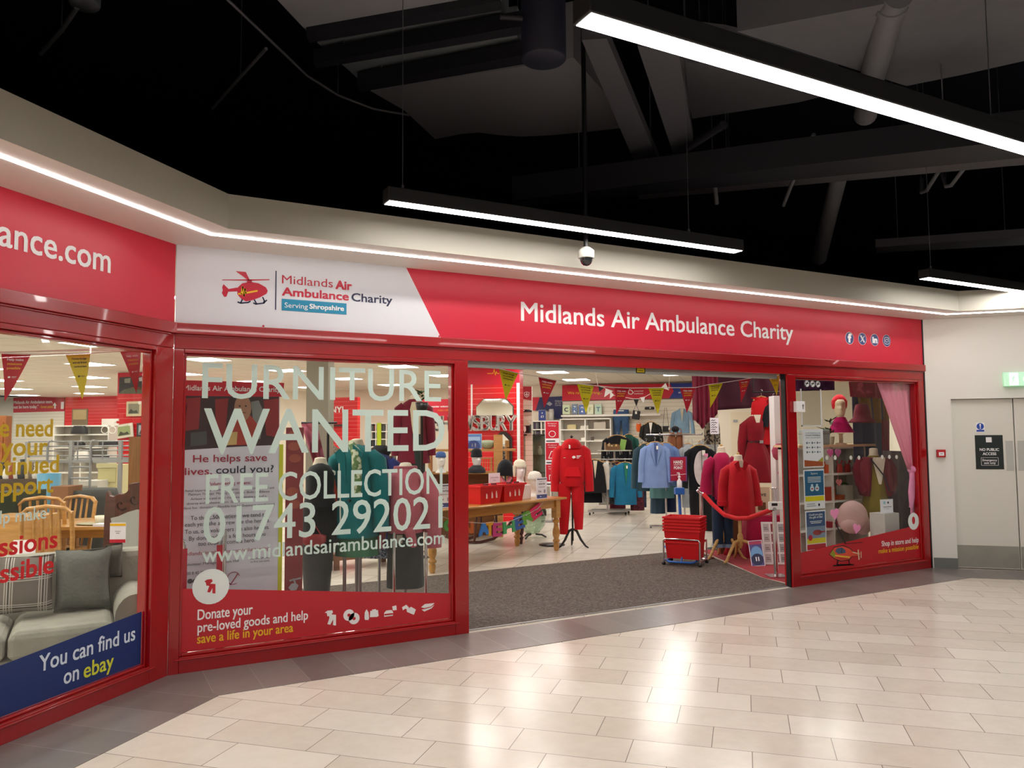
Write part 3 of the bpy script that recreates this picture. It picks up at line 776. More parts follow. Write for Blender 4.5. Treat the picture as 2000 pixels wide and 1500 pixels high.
for ch, a, b in zip(word, us, ue):
    vs, fs = font_mesh(ch); m = MB(M_blk)
    x0 = min(v[0] for v in vs); x1 = max(v[0] for v in vs); q0 = P.p(a, 842)[0]; q1 = P.p(b, 842)[0]; h_ = P.p(a, 813)[1]-P.p(a, 842)[1]
    for dx in (-.006, 0, .006):
        for dz in (-.005, .005):
            for y in (0, -.06):
                m.add([(q0+(v[0]-x0)/(x1-x0)*(q1-q0)+dx, y, v[1]/.682*h_+dz) for v in vs], fs)
    ed = {}
    for f in fs:
        for i in range(len(f)):
            e_ = (f[i], f[(i+1) % len(f)]); ed[e_] = 1
    bd = [e_ for e_ in ed if (e_[1], e_[0]) not in ed]
    for dx in (-.006, .006):
        V_ = [(q0+(v[0]-x0)/(x1-x0)*(q1-q0)+dx, y, v[1]/.682*h_) for y in (-.06, 0) for v in vs]
        m.add(V_, [(i, j, j+len(vs), i+len(vs)) for i, j in bd])
    m.build('letter', r)
m = MB(M_steel)
for x in (P.p(850, 842)[0], P.p(1000, 842)[0]): m.box(x-.01, x+.01, .0, .09, .02, .05)
m.build('bracket', r)
# volunteering board left of it, seen through the pane
P = Pix('a', 9.6, 850, 800)
r = thing('volunteering_board', 'red and orange volunteering board behind the block letters', 'notice board', P.O, RB)
m = MB(M_pred); prect(m, P, 826, 779, 892, 822, -.02, .0); m.build('board', r)
m = MB(M_wht); ptext2(m, P, 'Consider volunteering', 838, 796, 890, 792.5, -.022); m.use(plain('print_orange', '#E8842A', .5)); ptext2(m, P, 'make a difference', 856, 803, 890, 799.5, -.022); m.build('lettering', r)

# back wall of the shop: cream slatwall, banner, letter cards
ABW = 15.45
P = Pix('a', ABW, 1200, 760)
m = MB(M_slatw); x0, x1 = P.p(1098, 800)[0], P.p(1420, 800)[0]; m.box(x0, x1, 0, .04, -P.O.z+.005, P.p(1200, 782)[1]); 
r = thing('slatwall_panel', 'cream slatted wall panel hung with clothes and bags at the far end', 'display panel', P.O, RB)
m.build('slat_panel', r)
ABW2 = 15.4
P = Pix('a', ABW2, 1200, 780)
r = thing('hanging_banner', 'long red and blue banner over the far cream slatted wall', 'banner', P.O, RB)
m = MB(M_fred); m.prism(list(reversed(P.poly(((1098, 752.5), (1308, 749), (1316, 764), (1307, 778), (1098, 783))))), (0, 0, 0), t=-.02, N=(0, -1, 0)); m.build('red_banner', r)
m = MB(plain('banner_blue', '#2B3F9B', .5)); m.prism(list(reversed(P.poly(((1308, 748.5), (1420, 746.5), (1420, 776), (1307, 778), (1316, 764))))), (0, .001, 0), t=-.02, N=(0, -1, 0)); m.build('blue_banner', r)
m = MB(M_yel); ptext2(m, P, 'We ra', 1109, 770, 1131, 765); ptext2(m, P, 'ring..', 1156, 769.5, 1176, 764.5); m.use(M_wht); ptext2(m, P, 'at v', 1325, 768, 1334, 764.5); ptext2(m, P, 'preserved', 1239, 765, 1256, 762.5); ptext2(m, P, 'medicines', 1239, 770, 1256, 767.5)
line(m, P.poly(((1228, 769), (1227, 764), (1230, 761), (1234, 763), (1237, 767), (1233, 770), (1228, 769))), .02, (0, -.003, 0)); m.build('lettering', r)
P = Pix('a', 15.42, 1070, 790)
r = thing('charity_banner', 'navy banner with helicopter logo left of the craft shelf', 'banner', P.O, RB)
m = MB(plain('banner_navy', '#1D2357', .5)); m.prism(list(reversed(P.poly(((1054, 776), (1098, 774), (1098, 818), (1082, 818), (1082, 802), (1046, 802))))), t=-.02, N=(0, -1, 0)); m.build('navy_panel', r)
m = MB(M_pred); m.prism(list(reversed(P.poly(((1040, 776), (1054, 776), (1046, 802), (1040, 802))))), t=-.02, N=(0, -1, 0)); m.build('red_panel', r)
m = MB(M_grey); m.prism(list(reversed(P.poly(((1067, 789), (1073, 784), (1079, 789), (1074, 793))))), (0, -.002, 0), t=.001)
ptext2(m, P, 'Midlands', 1084, 785, 1098, 781.5); ptext2(m, P, 'Air Am', 1084, 789, 1096, 785.5); ptext2(m, P, 'Charity', 1084, 793, 1096, 789.5); m.build('lettering', r)

def bookcase(name, label, loc, rz, wd, dp, ht, cols, shelves, mat, back=None, cat='shelf unit', group=None, t_=.025, z0=0):
    r = thing(name, label, cat, loc, rz, group)
    m = MB(mat)
    for i in range(cols+1):
        x = i*(wd-t_)/cols; m.box(x, x+t_, -dp, 0, z0, ht)
    m.box(0, wd, -dp, 0, ht-t_, ht); m.build('frame', r)
    m = MB(back or mat); m.box(t_/2, wd-t_/2, -.012, -.002, z0+.01, ht-.01); m.build('back_panel', r)
    for z in shelves:
        m = MB(mat); m.box(t_*.5, wd-t_*.5, -dp+.003, -.012, z-t_/2, z+t_/2); m.build('shelf', r)
    return r
M_shw = plain('shelf_white', '#ECE8DF', .5); M_shg = plain('shelf_back', '#CFC9BE', .6)
q0, q1 = PA(1093, 818, 15.0), PA(1193, 818, 15.0)
b0, b1, zt = toab(q0)[1], toab(q1)[1], q0.z
zz = [PA(1150, v, 15.0).z for v in (839, 861.5, 886, 912, 940, 965)]
bookcase('cube_shelving', 'wide white two column shelf unit under the craft letter cards', AB(15.38, b0), RB, b1-b0, .38, zt, 2, zz, M_shw, M_shg)
M_lcd = [plain('card_green', '#CFE0BC', .6), plain('card_slate', '#7C8CA0', .6), plain('card_blue', '#5E76B8', .6), plain('card_pale', '#E2E8C8', .6), plain('card_mint', '#BFD8C4', .6)]
r = thing('card_ledge', 'long cream ledge holding the letter cards', 'shelf', PA(1140, 810, 15.25), RB)
P = Pix('a', 15.25, 1140, 810); m = MB(M_shw); m.box(P.p(1096, 810)[0], P.p(1290, 810)[0], -.02, .2, -.05, 0); m.build('board', r)
m = MB(M_steel); m.box(-.8, -.78, .02, .2, -.12, -.05); m.box(1.2, 1.22, .02, .2, -.12, -.05); m.build('bracket', r)
for i, (ch, u0, u1, v0) in enumerate((('C', 1099, 1113, 791), ('R', 1117, 1128, 789.5), ('A', 1131, 1143, 791), ('F', 1147, 1159, 790), ('T', 1162, 1175, 789.5))):
    P = Pix('a', 15.27, (u0+u1)/2, 809)
    r = thing('letter_card', 'letter %s card, %s in the row of five craft cards on the ledge' % (ch, ('first', 'second', 'third', 'fourth', 'last')[i]), 'letter card', P.O, RB, 'craft letter cards on the ledge')
    x0, x1 = P.p(u0, 809)[0], P.p(u1, 809)[0]; h_ = P.p(u0, v0)[1]
    m = MB(M_lcd[i]); m.box(x0, x1, 0, .05, 0, h_); m.build('block', r)
    m = MB(M_ink if i in (0,) else plain('card_ink_%d' % i, ('#000000', '#E8EEF8', '#F4F4FF', '#B7BE8A', '#5E7D94')[i], .6)); 
    if i in (1, 2): m.rect(x0+.05, .05, x1-.05, h_-.05, (0, -.002, 0), t=.001); m.use(plain('card_mid', '#3B6FA8', .6))
    m.text(ch, ((x0+x1)/2, -.004, h_*.28), cap=h_*.42, bold=.03, align='c'); m.build('letter', r)
# small wares standing on the cube shelving
for (u, v, w_, h_, c_, lb) in ((1117, 837.5, .22, .13, '#C8B98A', 'small straw coloured box standing on the top shelf'), (1142, 837.5, .2, .1, '#D8D2C4', 'pale card box with a flap on the top shelf'), (1172, 837.5, .3, .2, '#B7AFA0', 'framed beige print leaning on the top shelf'), (1141, 860, .14, .08, '#EDEAE0', 'white folded card on the second shelf'), (1157, 860, .06, .1, '#5E564E', 'little dark ornament on the second shelf'), (1170, 860.5, .24, .03, '#CFC7B8', 'flat grey tray on the second shelf')):
    p = PA(u, v, 15.15); zs = min(zz, key=lambda q: abs(q-p.z))+.0126
    m = MB(plain('ware_'+c_[1:], c_, .7)); m.box(-w_/2, w_/2, -.05, .05, 0, h_*.85); m.prism([(-w_/2, 0), (w_/2, 0), (w_*.4, h_), (-w_*.45, h_*.9)], (0, .052, 0), t=.02)
    p.z = zs; tag(m.build('shelf_ware', None, p, RB), lb, 'ware', 'small wares on the white cube shelves')

# ------------------------------------------------------------------ bunting
M_cord = plain('bunting_cord', '#EFE7E2', .8); M_pnr = plain('pennant_red', '#C3142C', .55); M_pny = plain('pennant_yellow', '#DCCB0A', .55)
def pennant(m, A, B, T, red, curl=.0):
    X = (B-A); wd_ = X.length; X.normalize(); mid = (A+B)/2; D = T-mid; h_ = D.length
    N = X.cross(-D.normalized()); Y = N.cross(X).normalized()
    m.use(M_pnr if red else M_pny)
    rows = 7; vs = []; fs = []
    for i in range(rows+1):
        f = i/rows; c_ = mid+D*f; hw = wd_/2*(1-f)+.0015; off = N*(-curl*f*f)
        vs += [tuple(c_-X*hw+off), tuple(c_+X*hw+off)]
    for i in range(rows): fs.append((2*i, 2*i+2, 2*i+3, 2*i+1))
    o = len(vs); vs2 = [tuple(Vector(v)+N*-.0012) for v in vs]
    m.add(vs+vs2, fs+[tuple(reversed([k+o for k in f])) for f in fs]+[(0, 1, 1+o, o)], True)
    def t_(body, f, ww, cap, col):
        m.use(col); p = mid+D*f+N*(.0022-curl*f*f); m.text(body, p, X, Y, w=ww*wd_, cap=cap*wd_, bold=.02, align='c', lift=0)
    if red:
        t_('Help make', .15, .56, .075, M_wht); t_('missions', .24, .5, .075, M_yel); t_('possible', .33, .46, .075, M_yel)
        m.use(M_wht)
    else:
        t_('Donate foreign', .13, .6, .06, M_ink); t_('and old British', .215, .56, .06, M_ink); t_('currency here', .3, .5, .06, M_ink)
        m.use(M_ink)
    p = mid+D*.5+N*(.0022-curl*.25)-X*wd_*.1
    m.prism([(-.05*wd_, 0), (-.02*wd_, -.03*wd_), (.05*wd_, -.01*wd_), (.03*wd_, .03*wd_), (-.02*wd_, .03*wd_)], p, X, Y, t=.0008)
    m.rect(.09*wd_, .01*wd_, .25*wd_, .022*wd_, p, X, Y, t=.0008); m.rect(.09*wd_, -.02*wd_, .22*wd_, -.01*wd_, p, X, Y, t=.0008)
def bunting(label, pens, plane, ends, rr=.004):
    r = thing('pennant_bunting', label, 'bunting', (0, 0, 0))
    pts = [ends[0]]
    for (a, b, t_, red, cu) in pens: pts += [plane(*a), plane(*b)]
    pts.append(ends[1])
    m = MB(M_cord); m.tube(pts, rr, 6, smooth=False); m.build('cord', r)
    for (a, b, t_, red, cu) in pens:
        m = MB(); pennant(m, plane(*a), plane(*b), plane(*t_), red, cu)
        m.build('pennant', r)['label'] = 'red pennant' if red else 'yellow pennant'
pl4 = lambda u, v: PY(u, v, .42)
bunting('string of red and yellow pennants hanging across the shop doorway', [
    ((975, 720), (1012, 729), (988, 781), 0, 0), ((1052, 736), (1087, 743), (1063, 796), 1, 0), ((1127, 749), (1160, 753), (1144.5, 807), 0, 0), ((1200.5, 757), (1230, 758), (1206, 809), 1, .02),
    ((1266.5, 757.5), (1297, 757), (1285, 808.7), 0, 0), ((1328, 757.3), (1358, 757), (1344, 806), 1, .02), ((1384, 751), (1412, 747.3), (1392, 796), 0, .04), ((1442.7, 742.7), (1465.3, 738.7), (1452, 786), 1, .04), ((1500, 734), (1522, 731), (1521, 772), 0, .03)],
    pl4, (Vector((2.3, .125, 2.2)), Vector((5.95, .125, 2.2))))
pl5 = lambda u, v: PB(u, v, -.3)
bunting('string of pennants hanging behind the angled shop window', [
    ((3, 690), (60, 692), (17, 783), 1, .03), ((128, 691), (176, 690), (168, 779), 0, .03), ((235, 686), (275, 683), (273, 767), 1, .03), ((-70, 689), (-25, 690), (-50, 775), 0, .02)],
    pl5, (pl5(-130, 680), pl5(330, 676)))

# ------------------------------------------------------------------ builders for clothes, mannequins, heads
M_hang = wood('hanger_wood', '#B98A4E', '#D0A566', .5); M_tag = plain('price_tag', '#F3EFE6', .6)
M_pine = wood('stand_wood', '#B58A4C', '#CFA767', .45)
M_bust = fabric('bust_cream', '#D9CDB8', .9, 80, .1)
M_skin = plain('head_white', '#EFEAE6', .35)
def sleeve(m, s, w, sl, r0=.07, r1=.05, out=.07, y=0.0, top=-.07, fwd=-.02):
    m.tube([(s*(w/2-.045), y, top+.005), (s*(w/2+.012), y, top-.05), (s*(w/2+out*.7), y, top-sl*.45), (s*(w/2+out), y+fwd, top-sl)], [r0*.7, r0, r0*.92, r1], 12)
def cloth_rings(prof, n=32, k=6, ph=0.0, y=0.0):
    """prof: (z, half width, half depth, ripple)"""
    return [ring(0, y, z, rx, ry, n, 2.2, rip, k, ph+z*1.5) for z, rx, ry, rip in prof]
def hanging(name, label, cat, u, vs, ve, wpx, dep, mat, group=None, sl=.45, flare=1.0, neck=.15, dp=.11, rz=RV, hook=.09, inner=None, tagged=True, sleeves=True, k=9, rip=.075, lapel=None, hangm=None, pos=None, shcol=None, cord=False):
    """a garment on a hanger, front on: shoulders at v VS, hem at v VE, WPX wide"""
    if pos is None:
        P0 = DP(u, vs, dep); s_ = dep/FPX; w = wpx*s_; Ln = (ve-vs)*s_*1.0
    else: P0 = Vector(pos); w, Ln = wpx, ve
    r = thing(name, label, cat, P0, rz, group)
    m = MB(mat)
    m.loft(cloth_rings([(.012, neck/2, .045, 0), (-.02, w*.3, .05, 0), (-.055, w*.46, dp*.5, 0), (-.11, w/2, dp*.62, rip*.2), (-Ln*.5, w/2*(1+(flare-1)*.4), dp*.7, rip*.6), (-Ln, w/2*flare, dp*.75, rip)], k=k, ph=u*.7))
    m.build('body', r)
    if sleeves:
        for s in (-1, 1):
            m = MB(shcol or mat); sleeve(m, s, w, sl, .058 if w < .42 else .066); m.build('sleeve', r)
    if inner:
        m = MB(inner); m.prism([(-.035, .005), (0, -Ln*.55), (.05, .005)], (0, -dp*.72-.004, 0), t=-.004, N=(0, -1, 0)); m.build('inner_layer', r)
    if lapel:
        m = MB(lapel)
        for s in (-1, 1): m.prism([(s*.03, .015), (s*.09, -.08), (s*.075, -.16), (s*.012, -Ln*.5), (s*.03, -.12)][::s], (0, -dp*.74-.006, 0), t=-.008, N=(0, -1, 0))
        m.build('lapel', r)
    m = MB(hangm or M_hang); m.tube([(-w*.4, 0, -.03), (-w*.2, 0, .012), (0, 0, .03), (w*.2, 0, .012), (w*.4, 0, -.03)], .011, 6); m.build('hanger', r)
    m = MB(M_steel); m.tube([(0, 0, .03), (0, 0, hook*.7), (.018, 0, hook*.85), (.012, 0, hook), (-.012, 0, hook*.98)], .0035, 5); m.build('hook', r)
    if cord: m = MB(M_cord); m.tube([(0, 0, hook-.004), (0, 0, 2.92-P0.z)], .003, 5); m.build('cord', r)
    if tagged:
        m = MB(M_tag); m.cbox((.02, -dp*.78-.012, -.07), (.03, .003, .06)); m.build('price_tag', r)
    return r
def dressed(name, label, u, dep, v_floor, prof, mat, stand, extra=None, neckv=None, group=None, loc=None, cat='mannequin', sl=None, slr=(.075, .055), bustm=None, rz=RV, cap=True, k=6, sh=None):
    """tailor's bust on a stand. prof: (v, half width px, half depth m, ripple) of the clothes from the shoulders down"""
    p = loc or FL(u, v_floor); s_ = ((p-CAM).dot(_F))/FPX
    z_of = lambda v: DP(u, v, s_*FPX).z
    r = thing(name, label, cat, (p.x, p.y, 0.0), rz, group)
    r0 = [(z_of(v), hw*s_, d, rp) for v, hw, d, rp in prof]
    m = MB(mat); m.loft(cloth_rings(r0, k=k, ph=u)); m.build('clothes', r)
    zt = z_of(neckv); zs = r0[0][0]
    m = MB(bustm or M_bust); m.loft([ring(0, 0, z, rx, rx*.92, 20) for z, rx in ((zs-.06, .085), (zs-.01, .064), (zs+.02, .052), (zt-.012, .05), (zt, .046), (zt+.006, .02))])
    m.build('bust_neck', r)
    if cap:
        m = MB(M_pine); m.lathe([(.012, zt+.005), (.02, zt+.02), (.012, zt+.034), (.002, zt+.038)], 12); m.build('neck_knob', r)
    zb = r0[-1][0]
    if stand == 'tripod':
        sm = M_pine
        m = MB(sm); m.lathe([(.02, zb+.15), (.022, .36), (.036, .33), (.036, .22), (.02, .19), (.012, .17)], 14); m.build('pole', r)
        for a in (-150, -30, 90):
            c_, q = cos(radians(a)), sin(radians(a)); m = MB(sm)
            m.tube([(c_*.02, q*.02, .27), (c_*.1, q*.1, .25), (c_*.17, q*.17, .15), (c_*.24, q*.24, .04), (c_*.29, q*.29, .012)], [.02, .022, .02, .017, .013], 8); m.build('leg', r)
    elif stand == 'black':
        m = MB(M_black); m.tube([(0, 0, .1), (0, 0, zb+.2)], .013, 8); m.build('pole', r)
        for a in (-160, -20, 90):
            c_, q = cos(radians(a)), sin(radians(a)); m = MB(M_black)
            m.tube([(0, 0, .27), (c_*.06, q*.06, .24), (c_*.12, q*.12, .12), (c_*.19, q*.19, .03), (c_*.23, q*.23, .011)], [.016, .02, .018, .014, .01], 8); m.build('leg', r)
    elif stand == 'disc':
        m = MB(M_steel); m.tube([(0, 0, .01), (0, 0, zb+.2)], .014, 10); m.build('pole', r)
        m = MB(M_steel); m.lathe([(.001, 0.005), (.15, .005), (.15, .012), (.02, .02), (.001, .02)], 24); m.build('base', r)
    if sl:
        w2 = sh or max(q[1] for q in r0[:4])*2; top = r0[0][0]
        for s in (-1, 1):
            m = MB(mat); T0 = m.T; m.T = Matrix.Translation((0, 0, top-.03)); sleeve(m, s, w2, sl, *slr, top=-.06); m.T = T0; m.build('sleeve', r)
    return r, s_, z_of
def head_mesh(mat):
    P_ = [(0, .09, .075, .08), (.015, .088, .073, .08), (.035, .062, .055, .06), (.06, .05, .047, .055), (.095, .048, .05, .056), (.112, .052, .074, .06), (.128, .056, .087, .066), (.145, .061, .088, .072), (.16, .065, .09, .079), (.175, .068, .088, .084), (.19, .071, .09, .088), (.205, .073, .09, .092), (.22, .074, .088, .095), (.235, .0745, .085, .097), (.25, .075, .087, .098), (.265, .075, .09, .098), (.29, .072, .085, .095), (.315, .063, .07, .083), (.335, .044, .05, .06), (.347, .02, .022, .03), (.35, .003, .003, .003)]
    n = 36; rings = []
    for z, rx, rf, rb in P_:
        rg = []
        for j in range(n):
            a = 2*pi*j/n; c_, s_ = cos(a), sin(a)
            ry = rf if s_ < 0 else rb
            da = math.atan2(c_, -s_)               # angle from the front
            b = 0.0
            b += .026*math.exp(-(da/.16)**2)*math.exp(-((z-.198)/.02)**2) + .012*math.exp(-(da/.12)**2)*math.exp(-((z-.225)/.02)**2)
            b -= .012*(math.exp(-((abs(da)-.42)/.2)**2))*math.exp(-((z-.234)/.012)**2)
            b += .006*math.exp(-(da/.3)**2)*math.exp(-((z-.158)/.01)**2) - .004*math.exp(-(da/.35)**2)*math.exp(-((z-.147)/.006)**2)
            q = 1.0
            rg.append((c_*(rx+b*abs(c_)*.3), s_*(ry)-b if s_ < 0 else s_*ry, z))
        rings.append(rg)
    m = MB(mat); m.loft(rings); return m
HEAD = {}
def head(label, P0, rz, mat=None, sc=1.0, hat=None, group='display heads with winter hats', name='hat_display'):
    mat = mat or M_skin
    r = thing(name, label, 'display head', P0, rz, group)
    if mat not in HEAD: HEAD[mat] = head_mesh(mat).mesh('head')
    o = bpy.data.objects.new('head', HEAD[mat]); COL.objects.link(o); o.parent = r
    if hat: hat(r)
    r.scale = (sc,)*3
    return r
def beanie(mat, low=.235, hgt=.13, bulge=1.08, pom=None, brim=.03):
    def f(r):
        m = MB(mat); m.loft([ring(0, .006, z, a, b_, 28, 2, .012, 14) for z, a, b_ in ((low, .08*bulge, .098*bulge), (low+brim, .084*bulge, .102*bulge), (low+brim+.004, .08*bulge, .098*bulge), (low+hgt*.6, .078*bulge, .092*bulge), (low+hgt*.88, .055*bulge, .065*bulge), (low+hgt, .012, .014))]); m.build('hat', r)
        if pom: m = MB(pom); m.ball((0.02, .02, low+hgt+.02), .035); m.build('pompom', r)
    return f
def flaps(mat):
    def f(r):
        beanie(mat, .245, .12, 1.1)(r)
        for s in (-1, 1):
            m = MB(mat); m.loft([ring(s*.082, .01, z, .014, w_, 12) for z, w_ in ((.27, .06), (.2, .055), (.13, .035), (.11, .012))]); m.build('ear_flap', r)
    return f
def snood(mat, hatm):
    def f(r):
        beanie(hatm, .25, .15, 1.1)(r)
        m = MB(mat); m.loft([ring(0, .0, z, a, b_, 24, 2, .05, 5, z*30) for z, a, b_ in ((-.01, .15, .13), (.03, .16, .14), (.07, .13, .12), (.1, .085, .1), (.115, .07, .09))]); m.build('scarf', r)
    return f
def sign_holder(label, P0, rz, w_, h_, face, lines=(), foot=None, lean=0.0, group=None, name='sign_holder', cat='sign'):
    r = thing(name, label, cat, P0, rz, group)
    m = MB(plain('acrylic', '#E4E2E6', .15)); m.box(-w_/2, w_/2, 0, .006, 0, h_); m.box(-w_/2, w_/2, -.02, .05, 0, .004); m.build('holder', r)
    m = MB(face); m.box(-w_/2+.004, w_/2-.004, -.0015, 0, .004, h_-.004)
    for q in lines:
        if q[0] == 'r': m.use(q[1]); m.rect((q[2]-.5)*w_, q[3]*h_, (q[4]-.5)*w_, q[5]*h_, (0, -.0016, 0), t=.0006)
        elif q[0] == 't': m.use(q[1]); m.text(q[2], ((q[3]-.5)*w_, -.0026, q[4]*h_), w=q[5]*w_, cap=q[6]*h_, bold=.02, align='c', lift=0)
        elif q[0] == 'd': m.use(q[1]); m.disc((q[2]-.5)*w_, q[3]*h_, q[4]*w_, (0, -.0016, 0), t=.0006, n=20)
        elif q[0] == 'p': m.use(q[1]); m.prism([((a-.5)*w_, b*h_) for a, b in q[2]], (0, -.002, 0), t=.0006)
    m.build('print', r)
    return r
def greek(col, x0, x1, z0, z1, n, h=.5):
    """N printed text lines too small to read"""
    out = []
    for i in range(n):
        z = z1-(z1-z0)*(i+.5)/n; d = (z1-z0)/n*h/2; e_ = (.0, .06, .02, .09)[i % 4]
        out.append(('r', col, x0+e_, z-d, x1-e_, z+d))
    return out

# ------------------------------------------------------------------ the doorway view: table with winter wares
M_tw = wood('table_wood', '#A87331', '#C79247', .3, (1.2, 14, 14), coat=.3)
e0, e1 = FL(905, 992, .74), FL(1108, 971, .74)
dr = (e1-e0); dr.z = 0; ang = math.atan2(dr.y, dr.x); LT = 2.55; DT = .95
O = e1 - dr.normalized()*LT
r = thing('pine_table', 'long pine table with turned legs holding baskets and hats inside the doorway', 'table', (O.x, O.y, 0), ang)
m = MB(M_tw); m.box(0, LT, 0, DT, .712, .742); m.build('tabletop', r, bevel=.01)
m = MB(M_tw); m.box(.13, LT-.13, .09, .115, .6, .712); m.box(.13, LT-.13, DT-.115, DT-.09, .6, .712); m.box(.1, .125, .12, DT-.12, .6, .712); m.box(LT-.125, LT-.1, .12, DT-.12, .6, .712); m.build('apron', r)
for x in (.12, LT-.12):
    for y in (.11, DT-.11):
        m = MB(M_tw); m.box(x-.045, x+.045, y-.045, y+.045, .46, .712)
        m.lathe([(.045, .46), (.03, .445), (.05, .42), (.05, .40), (.03, .385), (.036, .33), (.052, .27), (.05, .22), (.032, .17), (.05, .15), (.05, .13), (.03, .115), (.043, .09), (.04, .06), (.028, 0)], 18, (x, y, 0)); m.build('leg', r)
TB = Matrix.Translation((O.x, O.y, 0)) @ Matrix.Rotation(ang, 4, 'Z')
def tt(x, y, z=.7425): return TB @ Vector((x, y, z))
def on_table(u, v, z=.7425): return FL(u, v, z)
M_bask = plain('basket_red', '#D3121A', .4)
def basket(label, P0, rz, w_=.44, d_=.3, h_=.23, group='red plastic shopping baskets', handles=True, prints=True, taper=.42):
    r = thing('shopping_basket', label, 'shopping basket', P0, rz, group)
    m = MB(M_bask); t_ = .008
    def sq(x, y, z): return [(-x, -y, z), (x, -y, z), (x, y, z), (-x, y, z)]
    x0, y0, x1, y1 = w_*taper, d_*.4, w_/2, d_/2
    m.loft([sq(x0, y0, .0), sq(x1, y1, h_), sq(x1-t_, y1-t_, h_), sq(x0-t_, y0-t_, .01)], smooth=False)
    m.build('shell', r, bevel=.004)
    m = MB(M_bask); m.loft([sq(x1+.012, y1+.012, h_-.02), sq(x1+.012, y1+.012, h_+.004), sq(x1-t_, y1-t_, h_+.004), sq(x1-t_, y1-t_, h_-.004), sq(x1+.002, y1+.002, h_-.02)], smooth=False, caps=False); m.build('rim', r)
    if handles:
        for s in (-1, 1):
            m = MB(M_bask); m.tube([(-x1*.55, s*(y1-.012), h_-.012), (-x1*.5, s*(y1-.03), h_-.05), (x1*.5, s*(y1-.03), h_-.05), (x1*.55, s*(y1-.012), h_-.012)], .007, 6); m.build('handle', r)
    if prints:
        for i, x in enumerate((-.13, -.06, .02, .09)):
            m = MB(plain(('carton_pale', 'carton_dark')[i % 2], ('#E8B0A8', '#6A1A2A')[i % 2], .6)); m.box(x, x+.045, -y0*.85, -y0*.4, .012, h_*(.9+.2*(i % 2))); m.build('boxed_sock_pack', r)
        m = MB(plain('basket_print', '#EFC7C0', .6)); 
        for i, x in enumerate((-.1, .0, .08)): m.prism([(x, h_*.3), (x+.03, h_*.3), (x+.03, h_*.5), (x+.01, h_*(.6+.1*i)), (x, h_*.5)], (0, -y1*.93, 0), t=.001)
        m.build('goods_print', r)
    return r
pa_, pb_ = on_table(957, 973), on_table(1003, 971)
basket('red basket on the pine table beside the head in the cream hat', tt(1.58, .26), ang, .42, .3)
basket('red basket on the pine table half hidden by the door post', tt(1.13, .25), ang, .42, .3)
p = tt(1.93, .33); m = MB(plain('plinth_white', '#E9DDD8', .4)); m.box(-.11, .11, -.1, .1, 0, .19); tag(m.build('display_plinth', None, p, ang, bevel=.004), 'white box plinth under the cream hat head on the table', 'plinth')
M_cream = fabric('wool_cream', '#DDD3BC', .95, 120, .6); M_blackw = fabric('wool_black', '#15161C', .95, 120, .4); M_navyw = fabric('wool_navy', '#1B2036', .95, 120, .4)
head('white display head in a cream hat with ear flaps on the white plinth', (p.x, p.y, p.z+.192), RV+.35, hat=flaps(M_cream), sc=.95)
head('white display head in a white bobble hat at the table end, looking sideways', tt(2.33, .4), RV+.9, hat=beanie(fabric('wool_white', '#E7E2D8', .95, 100, .6), .24, .12, 1.08, None), sc=1.0)
hp = tt(2.06, .72)
r = thing('hat_stand', 'black knitted hat on a thin stand with a pink scarf, behind the cream hat head', 'display head', hp, RV)
m = MB(M_steel); m.lathe([(.001, 0), (.07, 0), (.07, .01), (.012, .02), (.012, .34), (.001, .35)], 14); m.build('stand', r)
m = MB(M_blackw); m.loft([ring(0, 0, z, a, a*1.1, 26, 2, .015, 13) for z, a in ((.3, .118), (.34, .125), (.4, .118), (.46, .1), (.51, .06), (.53, .015))]); m.build('hat', r)
m = MB(fabric('scarf_pink', '#D87B8C', .9)); m.tube([(-.07, -.03, .28), (-.02, -.05, .2), (.0, -.06, .06), (.02, -.06, .0)], [.03, .03, .025, .03], 8); m.tube([(.07, -.03, .28), (.03, -.05, .2), (-.02, -.07, .08)], [.03, .03, .02], 8); m.build('scarf', r)
M_card = plain('card_white', '#EEEAF0', .5); M_inkb = plain('ink_blue', '#3C4C8C', .5)
win = [('r', plain('ink_slate', '#4B5566', .5), .05, .9, .95, .95), ('t', M_grey, 'a gift for', .5, .8, .5, .04), ('t', M_ink, 'WINTER', .5, .66, .62, .07)] + greek(M_grey, .2, .8, .5, .6, 1, .3) + [('t', plain('ink_dark', '#5A5A68', .5), '3 for', .3, .3, .3, .1), ('r', M_grey, .68, .26, .85, .42), ('r', M_inkb, .02, .02, .98, .19), ('p', M_wht, [(.3, .1), (.4, .07), (.45, .11), (.36, .13)]), ('r', M_grey, .5, .08, .85, .13)]
sign_holder('white winter offer sign with a blue foot between the two white hat heads', tt(2.14, .12), ang-.1, .2, .285, M_card, win, group='offer signs on the pine table')
sign_holder('white winter offer sign by the far end of the table, seen through the pane', tt(.4, .2), ang-.3, .2, .285, M_card, win, group='offer signs on the pine table')
sign_holder('white sign with a small grey figure standing behind the red baskets', tt(1.62, .52, .79), ang-.1, .2, .31, plain('card_pink', '#E6D8E0', .5), [('t', M_grey, 'MEN & KIDS', .5, .78, .66, .05), ('t', M_grey, 'HATS', .5, .66, .25, .05), ('r', M_grey, .42, .48, .6, .56), ('r', M_grey, .44, .3, .48, .48), ('r', M_grey, .54, .3, .58, .48), ('r', M_grey, .34, .16, .66, .19)])
m = MB(plain('riser_red', '#A81820', .5)); m.box(-.12, .12, -.06, .06, 0, .0465); tag(m.build('display_riser', None, tt(1.62, .54, .7425), ang), 'flat red riser under the sign with the grey figure', 'riser')
head('display head in a navy hat turned sideways, on the table through the pane', tt(.32, .55), RV+1.3, hat=beanie(M_navyw, .2, .16, 1.2), sc=1.0)
M_oak = wood('light_oak', '#A9773C', '#C4955A', .5)
